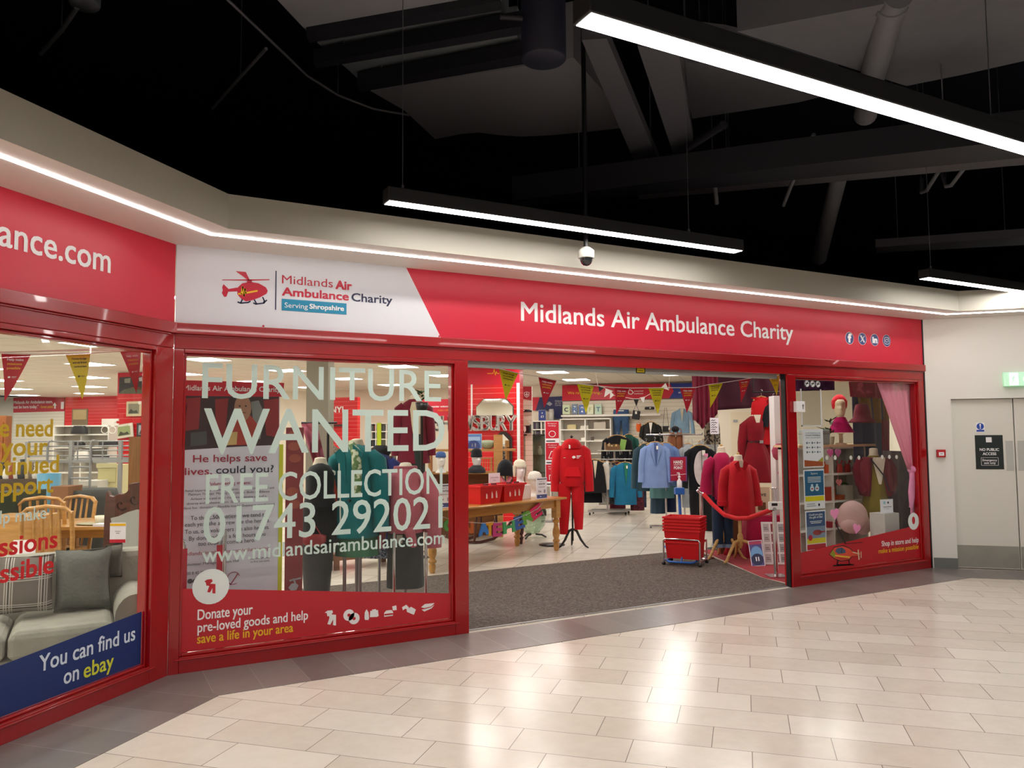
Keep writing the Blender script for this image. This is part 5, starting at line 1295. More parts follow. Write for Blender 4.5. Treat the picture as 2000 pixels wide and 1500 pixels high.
# ------------------------------------------------------------------ sanitiser stand, baskets, rope barrier
q = FL(1329, 1072)
M_blue = plain('stand_blue', '#2C63B4', .35)
sz = ((q-CAM).dot(_F))/FPX; Ds = sz*FPX
zb_ = lambda v: DP(1320, v, Ds).z
r = thing('sanitiser_stand', 'blue hand sanitiser stand with a red sign and pump bottle', 'sanitiser stand', (q.x, q.y, 0), RV)
m = MB(M_blue); m.tube([(.02, 0, .02), (0, 0, zb_(966))], .022, 12); m.build('pole', r)
m = MB(M_blue); m.box(-.2, .2, -.18, .2, .0045, .02); m.build('base', r)
m = MB(M_blue); m.box(-9*sz, 9*sz, -.06, .06, zb_(966), zb_(953)); m.build('bottle_shelf', r, bevel=.006)
m = MB(plain('bottle_white', '#EDEDF0', .3)); zz0 = zb_(953)+.001; m.lathe([(.03, zz0), (.034, zz0+.01), (.034, zz0+.09), (.014, zz0+.12), (.014, zz0+.14), (.02, zz0+.145), (.02, zz0+.16), (.006, zz0+.165), (.006, zz0+.2)], 16, (0, -.02, 0)); m.cbox((-.015, -.035, zz0+.205), (.03, .06, .014)); m.build('pump_bottle', r)
m = MB(plain('sign_violet', '#6A4E8E', .5)); m.box(-17*sz, 17*sz, .03, .036, zb_(941), zb_(892)); m.use(plain('sign_crimson', '#A91838', .5)); m.rect(-15*sz, zb_(939.5), 15*sz, zb_(893.5), (0, .029, 0), t=.001)
m.use(M_wht); m.text('HAND', (0, .0275, zb_(906)), w=18*sz, cap=6*sz, bold=.02, align='c'); m.text('SANITISER', (0, .0275, zb_(909.6)), w=18*sz, cap=2.2*sz, bold=.01, align='c'); m.text('POINT', (0, .0275, zb_(917)), w=17*sz, cap=5.5*sz, bold=.02, align='c'); line(m, [(-15*sz, zb_(929)), (15*sz, zb_(926.5))], .006, (0, .0275, 0)); m.build('sign', r)
m = MB(M_steel); m.tube([(0, .045, zb_(960)), (0, .045, zb_(900))], .008, 6); m.build('sign_post', r)
a_, b_ = FL(1297, 1104), FL(1368, 1109)
bc = (a_+b_)/2; brz = math.atan2((b_-a_).y, (b_-a_).x); W_ = (b_-a_).length
nrm = Vector((-(b_-a_).y, (b_-a_).x, 0)).normalized()
bc = bc+nrm*.16
r = thing('basket_trolley', 'chrome trolley on castors under the stack of red baskets', 'trolley', (bc.x, bc.y, 0), brz)
for s in (-1, 1):
    m = MB(M_chrome); m.tube([(s*W_/2, -.17, .05), (s*W_/2, -.17, .3), (s*W_/2*.93, -.17, .325), (0, -.17, .33)], .011, 8); m.build('front_hoop', r)
    m = MB(M_chrome); m.tube([(s*W_/2, -.17, .06), (s*W_/2, .17, .06)], .011, 8); m.build('side_rail', r)
    m = MB(M_chrome); m.tube([(s*W_/2, .17, .06), (s*W_/2, .17, .3)], .011, 8); m.build('rear_post', r)
    for y in (-.17, .17):
        m = MB(M_black); m.lathe([(.001, -.01), (.022, -.01), (.022, .01), (.001, .01)], 12, (s*W_/2, y, .026)); m.ball((s*W_/2, y, .027), .024, 10, 6); m.build('castor', r)
m = MB(M_blue); m.tube([(-W_/2*.85, -.14, .06), (-W_/2*.7, -.2, .055), (W_/2*.55, -.2, .055), (W_/2*.7, -.14, .06), (W_/2*.7, .15, .06), (-W_/2*.85, .15, .06), (-W_/2*.85, -.14, .06)], .013, 8); m.tube([(0, -.2, .055), (0, -.15, .11)], .01, 6); m.build('blue_base_frame', r)
cm = bc
for i in range(6):
    lab = 'red basket at the bottom of the trolley stack' if i == 0 else 'red basket %s the trolley stack' % (('', 'second up in', 'third up in', 'fourth up in', 'fifth up in', 'topmost of'))[i]
    basket(lab, (cm.x, cm.y, .085 + (0 if i == 0 else .105+.038*i)), brz, W_*1.0-.03 if i == 0 else W_*1.06-.03, .31, .21, 'red baskets stacked in the trolley', handles=(i in (0, 5)), prints=False, taper=.465)
# rope barrier
def post(label, q, zt, plate):
    r = thing('barrier_post', label, 'barrier post', (q.x, q.y, 0), RV, 'barrier posts')
    m = MB(M_chrome); m.tube([(0, 0, .01), (0, 0, zt)], .024, 14); m.build('pole', r)
    m = MB(M_chrome)
    if plate: m.box(-.1, .1, -.1, .1, .01, .025)
    else: m.lathe([(.001, .01), (.15, .01), (.15, .02), (.03, .035), (.001, .035)], 24)
    m.build('base', r)
    m = MB(M_chrome); m.lathe([(.001, zt), (.035, zt), (.035, zt+.012), (.001, zt+.016)], 16); m.build('cap', r)
    return r
qa = FL(1372, 1091); da = ((qa-CAM).dot(_F)); za_ = DP(1362, 954, da).z
post('slim chrome barrier post behind the basket stack', qa, za_, False)
qb = FL(1516, 1128); db = ((qb-CAM).dot(_F)); zb2 = DP(1516, 955, db).z
rp = post('chrome post at the door edge carrying a white people counter', qb, zb2, True)
zc_ = DP(1516, 988, db).z; m = MB(plain('counter_white', '#E6E8E2', .35)); m.box(-.075, .075, -.055, -.025, zc_-.045, zc_+.045); m.build('counter_box', rp, bevel=.006)
m = MB(M_black); m.box(-.045, .02, -.058, -.055, zc_-.0, zc_+.03); m.build('counter_screen', rp)
r = thing('barrier_rope', 'red rope hanging in a curve between the two chrome posts', 'rope', (0, 0, 0))
A_ = qa+Vector((0, 0, za_-.04)); B_ = qb+Vector((0, 0, zc_-.02)); pts = []
A_ = A_+(B_-A_).normalized()*.06; 
low = [(1375, 966), (1392, 985), (1415, 1006), (1440, 1013), (1462, 1012), (1485, 1004), (1508, 995)]
for i, (u, v) in enumerate(low):
    f = (i+.3)/(len(low)-.4); pts.append(DP(u, v, da+(db-da)*f))
m = MB(fabric('rope_red', '#C20F1A', .7, 60, .3)); m.tube(pts, .027, 10); m.build('cord', r)
m = MB(M_chrome); m.tube([DP(1362, 957, da-.03), DP(1368, 962, da-.03), pts[0]], .02, 8); m.build('clip', r); m = MB(M_chrome); m.tube([pts[-1], DP(1513, 994, db-.02)], .02, 8); m.build('clip', r)

# glass cabinet, film shelf and small notices between the red column and the poster stand
P = Pix('d', 15.6, 1040, 950); x0, x1 = P.p(1016, 900)[0], P.p(1066, 900)[0]; zt_ = P.p(1040, 851)[1]+P.O.z
r = thing('glass_cabinet', 'tall glass display cabinet with a dark top behind the black knitted hat', 'cabinet', (P.O.x, P.O.y, 0), P.rz)
M_cg = glass('cabinet_glass', '#C6CDC4', 1.0)
m = MB(M_cg); m.add([(x0, 0, .1), (x1, 0, .1), (x1, 0, zt_), (x0, 0, zt_)], [(0, 1, 2, 3)]); m.build('glass_front', r)
m = MB(plain('cab_olive', '#8C8E7E', .6)); m.box(x0, x1, .38, .4, .1, zt_); m.build('back_panel', r)
m = MB(plain('cabinet_black', '#26241F', .4)); m.box(x0-.01, x1+.01, -.01, .41, zt_, zt_+.03); m.box(x0, x1, 0, .4, .0045, .1); m.build('top_and_plinth', r)
for z in (.5, .85, 1.2): m = MB(M_cg); m.box(x0, x1, .02, .37, z, z+.008); m.build('glass_shelf', r)
for i, (x, z, h_, c_) in enumerate(((.1, 1.21, .2, '#B9B4A2'), (.25, 1.21, .26, '#8E8A78'), (.4, 1.21, .18, '#CFC8B4'), (.15, .86, .24, '#A39C86'), (.34, .86, .28, '#77725F'), (.25, .51, .2, '#BDB6A0'))):
    m = MB(plain('glassware_'+c_[1:], c_, .3)); m.lathe([(.03, 0), (.05, .03), (.045, h_*.6), (.02, h_*.8), (.03, h_), (.001, h_)], 12); q = Matrix.Translation((P.O.x, P.O.y, 0)) @ Matrix.Rotation(P.rz, 4, 'Z') @ Vector((x0+x, .2, z)); tag(m.build('vase', None, q), 'small vase standing in the tall glass cabinet', 'vase', 'vases in the glass cabinet')
q0, q1 = PA(1038, 822, 15.05), PA(1092, 822, 15.05); b0, b1 = toab(q0)[1], toab(q1)[1]; zs = [PA(1060, v, 15.05).z for v in (839, 856, 880, 905)]
bookcase('film_shelf', 'white shelf of upright film cases left of the craft shelf unit', AB(15.35, b0), RB, b1-b0, .28, q0.z, 3, zs, M_shw, M_shg, z0=.005)
rr = random.Random(5)
for z in zs[:2]:
    for c_ in range(2):
        x = b0+c_*(b1-b0)/3+.05
        while x < b0+(c_+1)*(b1-b0)/3-.06:
            w_ = .03+.02*rr.random(); h_ = .16+.03*rr.random(); col = ('#4A4A50', '#8A8A86', '#6E6258', '#B7B2A8', '#5A4A66')[rr.randrange(5)]
            m = MB(plain('spine_'+col[1:], col, .6)); m.box(0, w_, -.2, -.03, 0, h_); tag(m.build('film_case', None, AB(15.35, x, z+.0127), RB), 'upright film case on the white shelf left of the craft unit', 'film case', 'film cases on the shelf by the craft unit'); x += w_+.008
p = PA(1059, 821, 15.2); sign_holder('blue one pound offer sign on top of the film shelf', (p.x, p.y, q0.z+.001), RB, .2, .28, plain('offer_navy', '#2B3F86', .5), [('t', M_wht, '\u00a31', .5, .3, .36, .2), ('d', M_wht, .5, .72, .08)])
p = PA(1077, 820, 15.2); m = MB(plain('roll_grey', '#BFBDB6', .6)); m.lathe([(.001, 0), (.06, 0), (.06, .3), (.04, .3), (.04, .28), (.001, .28)], 18); tag(m.build('paper_roll', None, (p.x, p.y, q0.z+.001)), 'pale grey upright roll on top of the film shelf', 'roll')
# little black and white pennants in front of the far banner
r = thing('craft_bunting', 'string of tiny black and white pennants before the far red banner', 'bunting', (0, 0, 0))
pl6 = lambda u, v: DP(u, v, 14.2)
PN = [((1168, 754), (1180, 757), (1171, 765), 1), ((1183, 759), (1197, 764), (1180, 776), 0), ((1192, 764), (1199, 772), (1191, 779), 0), ((1237, 779), (1248, 779), (1243, 794), 1), ((1250, 777), (1260, 775), (1257, 787), 0), ((1291, 757), (1306, 762), (1300, 748), 0)]
m = MB(M_cord); m.tube([DP(1160, 735, 14.2).xyz*1.0 if False else Vector((DP(1160, 752, 14.2).x, DP(1160, 752, 14.2).y, 2.92))] + [pl6(*q_) for pn in PN for q_ in pn[:2]] + [Vector((DP(1310, 745, 14.2).x, DP(1310, 745, 14.2).y, 2.92))], .005, 5, smooth=False); m.build('cord', r)
for a, b, c_, bk in PN:
    A_, B_, C_ = pl6(*a), pl6(*b), pl6(*c_); N = (B_-A_).cross(C_-A_).normalized()*.003; m = MB(M_black if bk else M_wht); m.add([tuple(v_+k_*N) for k_ in (0, 1) for v_ in (A_, B_, C_)], [(0, 1, 2), (5, 4, 3), (0, 3, 4, 1), (1, 4, 5, 2), (2, 5, 3, 0)]); m.build('pennant', r)

# ------------------------------------------------------------------ right of the doorway: drapes, gowns, busts
def drape(name, label, cat, P, top, bot, waves, amp, mat, group=None, seed=0, thick=.004, n=60, rows=10, back=0.0, up=False, cords=()):
    """hanging cloth between two photograph polylines on the plane P, with folds"""
    r0 = random.Random(seed)
    def samp(pl_, f):
        x = f*(len(pl_)-1); i = min(int(x), len(pl_)-2); t_ = x-i
        return pl_[i][0]*(1-t_)+pl_[i+1][0]*t_, pl_[i][1]*(1-t_)+pl_[i+1][1]*t_
    T_, B_ = P.poly(top), P.poly(bot); vs = []; fs = []
    if up: T_ = [(x, 2.915-P.O.z) for x, z in T_]
    ph = r0.random()*6
    for j in range(rows+1):
        g = j/rows
        for i in range(n+1):
            f = i/n; a = samp(T_, f); b = samp(B_, f)
            y = amp*(sin(f*waves*2*pi+ph+.6*sin(g*3+f*4))+.4*sin(f*waves*3.7+ph*2+g))*(.6+.4*g)
            vs.append((a[0]*(1-g)+b[0]*g, back+y, a[1]*(1-g)+b[1]*g))
    for j in range(rows):
        for i in range(n):
            k = j*(n+1)+i; fs.append((k, k+n+1, k+n+2, k+1))
    m = MB(mat); m.add(vs, fs, True)
    for u, v in cords: x, z = P.p(u, v); m.tube([(x, back, z-.02), (x, back, 2.918-P.O.z)], .003, 5)
    o = m.build(name, None, P.O, P.rz)
    s_ = o.modifiers.new('thickness', 'SOLIDIFY'); s_.thickness = thick
    return tag(o, label, cat, group)
M_wine = fabric('drape_wine', '#7A1A34', .55, 50, .2, .15); M_plum = fabric('drape_plum', '#3A0E20', .7, 50, .2, .15)
# partition with a cream door behind
q0 = PA(1402, 800, 11.6); b0 = toab(q0)[1]
m = MB(M_swall); m.box(b0, 5.92, 0, .1, .005, 2.915); struct(m.build('wall_partition', None, AB(11.6, 0), RB))
d = empty_struct('door_3', AB(11.6, 0), RB); P = Pix('a', 11.6, 1430, 840); bb0 = toab(P.O)[1]
m = MB(plain('inner_door', '#E2D6BC', .5)); m.box(bb0+P.p(1428, 840)[0], bb0+P.p(1428, 840)[0]+.8, -.03, -.001, .01, 2.03); m.build('leaf', d)
m = MB(M_steel); x = bb0+P.p(1436, 840)[0]; m.box(x, x+.04, -.045, -.031, .95, 1.15); m.build('handle', d)
m = MB(M_grey); m.box(bb0+P.p(1432, 820)[0], bb0+P.p(1441, 820)[0], -.035, -.03, P.w(1432, 825).z, P.w(1432, 820).z); m.build('door_plate', d)
P11 = Pix('d', 11.3, 1430, 780)
drape('hanging_cloth', 'wine satin cloth gathered in folds beside the far banner', 'cloth', P11, ((1352, 726), (1402, 728)), ((1354, 820), (1363, 826), (1372, 838), (1384, 824), (1396, 818), (1402, 802)), 6, .03, M_wine, seed=1)
drape('hanging_cloth', 'dark plum cloth stretched above the beige inner door', 'cloth', P11, ((1402, 722), (1532, 728)), ((1402, 801), (1466, 797), (1500, 785), (1530, 775)), 4, .018, M_plum, seed=2, back=.03)
r = thing('curtain_pole', 'dark pole carrying the wine and plum cloths under the shop ceiling', 'pole', P11.O, P11.rz)
zc_ = P11.p(1430, 724)[1]; m = MB(M_black); m.tube([(P11.p(1350, 724)[0], .01, zc_), (P11.p(1534, 724)[0], .01, zc_)], .015, 8)
m.build('rod', r)
for u in (1356, 1440, 1526): m = MB(M_black); x = P11.p(u, 724)[0]; m.tube([(x, .01, zc_), (x, .01, 2.92-P11.O.z)], .008, 6); m.build('hanger_rod', r)
hanging('red_dress', 'long sleeveless scarlet dress hanging behind the wine wrap dress', 'dress', 1487, 778, 868, 40, 10.95, fabric('dress_scarlet', '#B80D18', .8), sleeves=False, tagged=False, flare=1.2, hook=.12, neck=.3)
hanging('black_jumper', 'black long sleeved top at the right end of the hanging dresses', 'top', 1510, 782, 830, 18, 10.9, fabric('top_black', '#14151C', .9), sl=.3, tagged=False, hook=.12)
hanging('plaid_shirt', 'dark red plaid shirt beside the black door edge', 'shirt', 1524, 792, 832, 16, 10.6, printed('plaid_dark', '#4A0E18', '#1E0E14', 30), sleeves=False, tagged=False, hook=.2)
hanging('animal_print_dress', 'animal print dress hanging behind the sale notice', 'dress', 1390, 818, 868, 30, 11.8, printed('animal_print', '#8D8570', '#2A2620', 26, .52), sleeves=False, tagged=False, hook=.12, cord=True)
q = DP(1396, 848, 11.0)
r = thing('sale_notice', 'white handwritten notice on a thin stand in front of the animal print dress', 'notice', (q.x, q.y, 0), RV)
s_ = 11.0/FPX; m = MB(M_black); m.tube([(0, 0, .01), (0, 0, q.z)], .008, 8); m.build('pole', r); m = MB(M_black); m.lathe([(.001, .005), (.14, .005), (.14, .015), (.001, .02)], 20); m.build('base', r)
m = MB(M_card); m.box(-9*s_, 8*s_, -.012, -.004, q.z, q.z+32*s_); m.use(M_ink)
for i in range(6):
    z = q.z+(27-i*4.4)*s_; line(m, [((-7+k*1.6)*s_, z+((k*7+i*3) % 3-1)*.9*s_) for k in range(int(6+(i*2) % 4))], .008, (0, -.0125, 0))
m.build('card', r)
r = thing('dress_rail', 'short rail carrying the scarlet dress and dark tops', 'rail', DP(1500, 770, 10.9), RV)
m = MB(M_black); m.tube([(-.22, 0, .03), (.3, 0, .03)], .012, 8)
m.build('rail_bar', r)
for x in (-.2, .28): m = MB(M_black); m.tube([(x, 0, .03), (x, 0, 2.92-DP(1500, 770, 10.9).z)], .008, 6); m.build('hanger_rod', r)
# busts
M_mag = fabric('blouse_magenta', '#A30F46', .85, 60, .2, .1); M_blr = fabric('blouse_red', '#B10A1C', .75, 60, .25, .12); M_wrap = fabric('wrap_burgundy', '#7C0A1A', .85, 60, .25, .12)
def neck_v(r, y, z0, z1, w_, mat=None):
    m = MB(mat or M_bust); m.prism([(-w_, z0), (w_*.2, z1), (w_, z0)], (0, y, 0), t=-.004, N=(0, -1, 0)); m.build('neckline', r)
q = FL(1414, 1091)
r, s_, zo = dressed('dressed_bust', 'bust in a magenta top with blue jeans hung below, on a wooden stand', 1414, None, None, [(884, 8, .06, 0), (889, 13, .1, 0), (897, 17, .13, .01), (920, 18, .15, .02), (950, 18.5, .15, .03), (976, 19.5, .15, .05)], M_mag, 'tripod', neckv=873, loc=q, sl=.45, slr=(.075, .085), sh=.3)
for s, x in ((-1, -.07), (1, .06)):
    m = MB(fabric('denim_dark', '#26374F', .9, 70, .3, .2)); m.loft([ring(x, .0, zo(v), a, .07, 14, 2.2, .03, 3, v) for v, a in ((970, .075), (1010, .07), (1050, .068), (1064, .068))]); m.build('trouser_leg', r)
    m = MB(plain('denim_cuff', '#7E93AE', .9)); m.loft([ring(x, 0, zo(v), .072, .074, 14) for v in (1062, 1069)]); m.build('turn_up', r)
q = FL(1447, 1098)
r, s_, zo = dressed('dressed_bust', 'bust in a loose scarlet blouse with rolled sleeves on a pale wooden tripod', 1447, None, None, [(900, 9, .06, 0), (905, 16, .1, 0), (913, 22, .13, .01), (940, 25, .16, .03), (975, 28, .17, .04), (1003, 29, .17, .05), (1006, 29, .165, .05)], M_blr, 'tripod', neckv=889, loc=q, sl=.48, slr=(.07, .062), sh=.3)
neck_v(r, -.128, zo(900), zo(922), .035)
for s in (-1, 1): m = MB(M_blr); m.loft([ring(s*.217, -.02, zo(905)-.5+dz, a, a, 14) for dz, a in ((-.03, .068), (.03, .07))]); m.build('cuff', r)
m = MB(M_blr)
for s in (-1, 1): m.prism([(s*.03, zo(899)), (s*.09, zo(906)), (s*.06, zo(916)), (s*.012, zo(921))][::s], (0, -.135, 0), t=-.01, N=(0, -1, 0))
m.build('collar', r)
q = FL(1481, 1074)
r, s_, zo = dressed('dressed_bust', 'tall bust in a burgundy wrap dress with a thin belt', 1481, None, None, [(812, 8, .06, 0), (818, 16, .1, 0), (826, 20, .13, .01), (845, 19, .14, .02), (861, 17, .12, .02), (866, 18, .125, .03), (900, 29, .18, .07), (938, 38, .21, .1), (942, 38.5, .21, .1)], M_wrap, 'disc', neckv=799, loc=q, sl=.62, slr=(.07, .05), sh=.27, cap=False, k=9)
neck_v(r, -.127, zo(810), zo(838), .05)
m = MB(plain('belt_wine', '#3C0A12', .4)); m.loft([ring(0, 0, zo(v), 17.6*s_, .125, 30, 2.2) for v in (865, 861)]); m.build('belt', r)
m = MB(M_chrome); m.box(.02, .07, -.132, -.126, zo(866), zo(860)); m.build('buckle', r)
# low table under pink cloth, leaflets, bag
q = FL(1512, 1094)
M_pk = fabric('cloth_crimson', '#A8143E', .85, 50, .3, .15)
r = thing('draped_display_table', 'low display table under a crimson cloth beside the door edge', 'table', (q.x, q.y+.06, 0), RV-.1)
m = MB(M_pk); m.loft([ring(0, .25, z, a, b_, 40, 5, rp, 11) for z, a, b_, rp in ((.012, .3, .26, .03), (.3, .285, .24, .02), (.53, .27, .22, .005), (.55, .26, .21, 0))]); m.build('tablecloth', r)
ztab = .552
sq_ = lambda x, y: Matrix.Translation((q.x, q.y+.06, 0)) @ Matrix.Rotation(RV-.1, 4, 'Z') @ Vector((x, y, ztab))
r = thing('paper_bag', 'cream paper bag with a handwritten word and brown window on the crimson table', 'bag', sq_(-.09, .2), RV-.1)
m = MB(plain('paper_cream', '#E6D3B0', .8)); m.loft([[(-.13, -.06, 0), (.13, -.06, 0), (.13, .06, 0), (-.13, .06, 0)], [(-.12, -.04, .36), (.14, -.04, .36), (.14, .04, .36), (-.12, .04, .36)]], smooth=False); m.build('bag_body', r)
m = MB(plain('paper_brown', '#7A5230', .7)); m.prism([(-.02, .06), (.08, .06), (.08, .16), (-.02, .16)], (0, -.058, 0), t=.002); m.build('bag_window', r)
m = MB(M_ink); m.text('Love', (.02, -.05, .24), w=.14, cap=.055, align='c'); m.build('lettering', r)
q2 = FL(1492, 1106)
P = Pix('d', (q2-CAM).dot(_F), 1492, 1104)
r = thing('leaflet_stand', 'tilted white leaflet display board with rows of pictures leaning by the crimson table', 'leaflet stand', (q2.x+.06, q2.y+.02, .01), RV-.08)
T_ = Matrix.Rotation(radians(-14), 4, 'X')
m = MB(plain('board_cream', '#DDD6D2', .6), T_); m.box(-.02, .36, 0, .02, .005, .52); m.build('board', r)
m = MB(None, T_)
for i in range(4):
    for j in range(4):
        m.use(plain(('leaf_a', 'leaf_b', 'leaf_c')[(i*3+j) % 3], ('#B9A8A6', '#8C3A48', '#9A9494')[(i*3+j) % 3], .6)); x = .0+j*.09; z = .03+i*.122
        m.rect(x, z, x+.07, z+.1, (0, -.001, 0), t=.001); m.use(M_ink); m.rect(x+.01, z+.03, x+.06, z+.036, (0, -.002, 0), t=.0008); m.rect(x+.01, z+.05, x+.05, z+.056, (0, -.002, 0), t=.0008)
m.build('leaflet_print', r)
q3 = FL(1484, 1107)
r = thing('leaflet_card', 'blue and violet appeal card leaning on the red carpet beside the wooden tripod', 'card', (q3.x-.02, q3.y, .01), RV-.25)
T_ = Matrix.Rotation(radians(-18), 4, 'X') @ Matrix.Rotation(radians(-6), 4, 'Y')
m = MB(M_card, T_); m.box(-.08, .08, 0, .008, .0, .31); m.build('board', r)
m = MB(plain('appeal_violet', '#5A4A86', .5), T_); m.rect(-.073, .006, .073, .304, (0, -.0005, 0), t=.001); m.use(plain('appeal_sky', '#6FA0D0', .5)); m.disc(0, .14, .07, (0, -.0015, 0), t=.001, rz=.1); m.use(plain('appeal_navy', '#262B52', .5)); m.disc(0, .08, .07, (0, -.0025, 0), t=.001, rz=.07); m.use(M_wht); m.rect(-.02, .06, -.008, .11, (0, -.0035, 0), t=.001); m.rect(.008, .06, .02, .11, (0, -.0035, 0), t=.001); m.use(plain('appeal_rose', '#B23A5C', .5)); m.rect(-.073, .262, .073, .3, (0, -.0015, 0), t=.001); m.build('print', r)
q4 = FL(1452, 1090)
m = MB(plain('box_brown', '#6E4A26', .7)); m.box(-.17, .17, 0, .2, .01, .5); tag(m.build('brown_box', None, (q4.x+.1, q4.y+.28, .0), RV), 'brown cardboard box behind the scarlet blouse stand', 'box')
q5 = FL(1427, 1086); m = MB(plain('stool_red', '#B4172B', .6)); m.lathe([(.05, .01), (.06, .02), (.03, .1), (.05, .16), (.001, .16)], 14); tag(m.build('red_shoe_stand', None, (q5.x, q5.y+.05, 0)), 'small red object on the carpet between the wooden tripods', 'ornament')
# white column with paper hearts beside the door edge
q = DP(1527, 900, 10.2)
r = MB(plain('column_white', '#E3DEDE', .6)).box(-.08, .12, 0, .2, .01, 2.1).build('display_column', None, (q.x, q.y, 0), RV); tag(r, 'white display column with paper hearts beside the black door edge', 'column', kind='thing')
for i, (u, v, s, c_, lb) in enumerate(((1525, 972, .1, '#9A3A44', 'brown red heart on the white column'), (1528, 984, .15, '#5A3138', 'dark heart low on the white column'), (1525, 925, .08, '#D85A8A', 'pink heart at mid height of the white column'))):
    p = DP(u, v, 10.185); m = MB(plain('heart_'+c_[1:], c_, .6)); heart(m, 0, 0, s, 0, t=.008); tag(m.build('paper_heart', None, p, RV), lb, 'decoration')
p = DP(1522, 880, 10.1); r = thing('knotted_scarf', 'dusky pink scarf knotted high on the white column', 'scarf', p, RV)
m = MB(fabric('scarf_dusky', '#B04A62', .9)); m.loft([ring(0, 0, z, a, .05, 16, 2, .08, 4, z*9) for z, a in ((-.12, .05), (-.08, .09), (0, .1), (.06, .07), (.09, .03))]); m.build('knot', r)
m = MB(MATS['scarf_dusky']); m.loft([ring(x, 0, z, a, .03, 12) for x, z, a in ((.02, -.1, .03), (.05, -.2, .05), (.07, -.28, .06))]); m.build('tail', r)

# ------------------------------------------------------------------ right-hand display window
def hpost(label, u0, v0, u1, v1, y, build):
    P = Pix('y', y, (u0+u1)/2, v1); r = thing('window_poster', label, 'poster', P.O, 0, 'posters in the display window')
    w_ = P.p(u1, v1)[0]-P.p(u0, v1)[0]; h_ = P.p((u0+u1)/2, v0)[1]
    m = MB(M_card); m.box(-w_/2, w_/2, 0, .004, 0, h_); m.build('sheet', r)
    m = MB(); build(m, w_, h_); m.build('print', r)
def b1_(m, w_, h_):
    y = -.001
    m.use(plain('poster_rust', '#A9502A', .5)); m.prism([(-w_*.46, h_*.03), (w_*.46, h_*.03), (w_*.46, h_*.14), (-w_*.46, h_*.2)], (0, y, 0), t=.0005)
    m.use(plain('poster_olive', '#A8A02A', .5)); m.prism([(w_*.2, h_*.16), (w_*.46, h_*.14), (w_*.46, h_*.27)], (0, y-.0006, 0), t=.0005)
    m.use(plain('ink_teal', '#44607A', .5)); m.text('OUR MISSIONS ARE', (0, y, h_*.88), w=w_*.74, cap=h_*.03, align='c'); m.text('MADE POSSIBLE', (0, y, h_*.82), w=w_*.74, cap=h_*.035, bold=.02, align='c'); m.text('WITH VOLUNTEERS', (0, y, h_*.76), w=w_*.74, cap=h_*.028, align='c')
    for i in range(3):
        for j in range(3): m.use(plain('ink_teal2', '#5B6E80', .5)); m.disc((j-1)*w_*.26-w_*.05, h_*(.64-i*.12), w_*.04, (0, y, 0), t=.0005, n=10); m.rect((j-1)*w_*.26+w_*.02, h_*(.63-i*.12), (j-1)*w_*.26+w_*.1, h_*(.65-i*.12), (0, y, 0), t=.0005)
def b2_(m, w_, h_):
    y = -.001; m.use(plain('poster_teal', '#1F5C86', .5)); m.rect(-w_*.46, h_*.34, w_*.46, h_*.97, (0, y, 0), t=.0005); m.use(M_lem); m.rect(-w_*.46, h_*.2, w_*.46, h_*.32, (0, y, 0), t=.0005)
    m.use(M_wht); m.text('Spare', (0, y-.001, h_*.88), w=w_*.34, cap=h_*.05, align='c')
    for i in range(4): m.rect(-w_*.32, h_*(.8-i*.04), w_*.32, h_*(.815-i*.04), (0, y-.001, 0), t=.0005)
    for x in (-.12, .12): m.use(plain('poster_ice', '#C9DCE8', .5)); m.disc(w_*x, h_*.52, w_*.1, (0, y-.001, 0), t=.0005, rz=h_*.07); m.rect(w_*(x-.05), h_*.57, w_*(x+.05), h_*.63, (0, y-.001, 0), t=.0005); m.use(M_pred); m.rect(w_*(x-.05), h_*.5, w_*(x+.05), h_*.53, (0, y-.002, 0), t=.0005)
    m.use(M_grey); m.rect(-w_*.4, h_*.12, 0, h_*.14, (0, y, 0), t=.0005); m.rect(-w_*.4, h_*.07, w_*.05, h_*.09, (0, y, 0), t=.0005); m.use(M_navy); m.disc(w_*.2, h_*.1, w_*.05, (0, y, 0), t=.0005, n=8)
def b3_(m, w_, h_):
    y = -.001; m.use(plain('poster_blue', '#35507E', .5)); m.rect(-w_*.46, h_*.55, w_*.46, h_*.97, (0, y, 0), t=.0005); m.use(plain('poster_sky', '#7C8CA6', .5)); m.rect(-w_*.46, h_*.3, w_*.46, h_*.6, (0, y-.0003, 0), t=.0005)
    m.use(plain('poster_helired', '#9A3A3A', .5)); m.disc(w_*.05, h_*.44, w_*.22, (0, y-.001, 0), t=.0005, rz=h_*.07); m.rect(w_*.2, h_*.43, w_*.44, h_*.47, (0, y-.001, 0), t=.0005)
    m.use(M_lem); m.rect(-w_*.46, h_*.17, w_*.46, h_*.3, (0, y-.0008, 0), t=.0005); m.use(M_pred); m.rect(-w_*.46, h_*.02, w_*.46, h_*.15, (0, y, 0), t=.0005); m.disc(-w_*.3, h_*.32, w_*.1, (0, y-.002, 0), t=.0005)
    m.use(M_wht); m.text('Could you give', (0, y-.001, h_*.88), w=w_*.66, cap=h_*.045, bold=.02, align='c'); m.text('the gift of life?', (0, y-.001, h_*.81), w=w_*.66, cap=h_*.045, bold=.02, align='c'); m.rect(-w_*.3, h_*.72, w_*.3, h_*.735, (0, y-.001, 0), t=.0005); m.rect(-w_*.25, h_*.68, w_*.25, h_*.695, (0, y-.001, 0), t=.0005)
hpost('pale poster with small icons, topmost of the three in the display window', 1570, 838, 1609.5, 913, .078, b1_)
hpost('blue poster with two bottles and a yellow band, middle of the three', 1572, 917, 1612, 994, .078, b2_)
hpost('poster with a helicopter picture, lowest of the three in the display window', 1575.5, 997, 1615, 1074, .078, b3_)
P = Pix('y', .085, 1586, 833)
r = thing('acrylic_pocket', 'empty clear acrylic pocket above the posters in the display window', 'poster holder', P.O, 0)
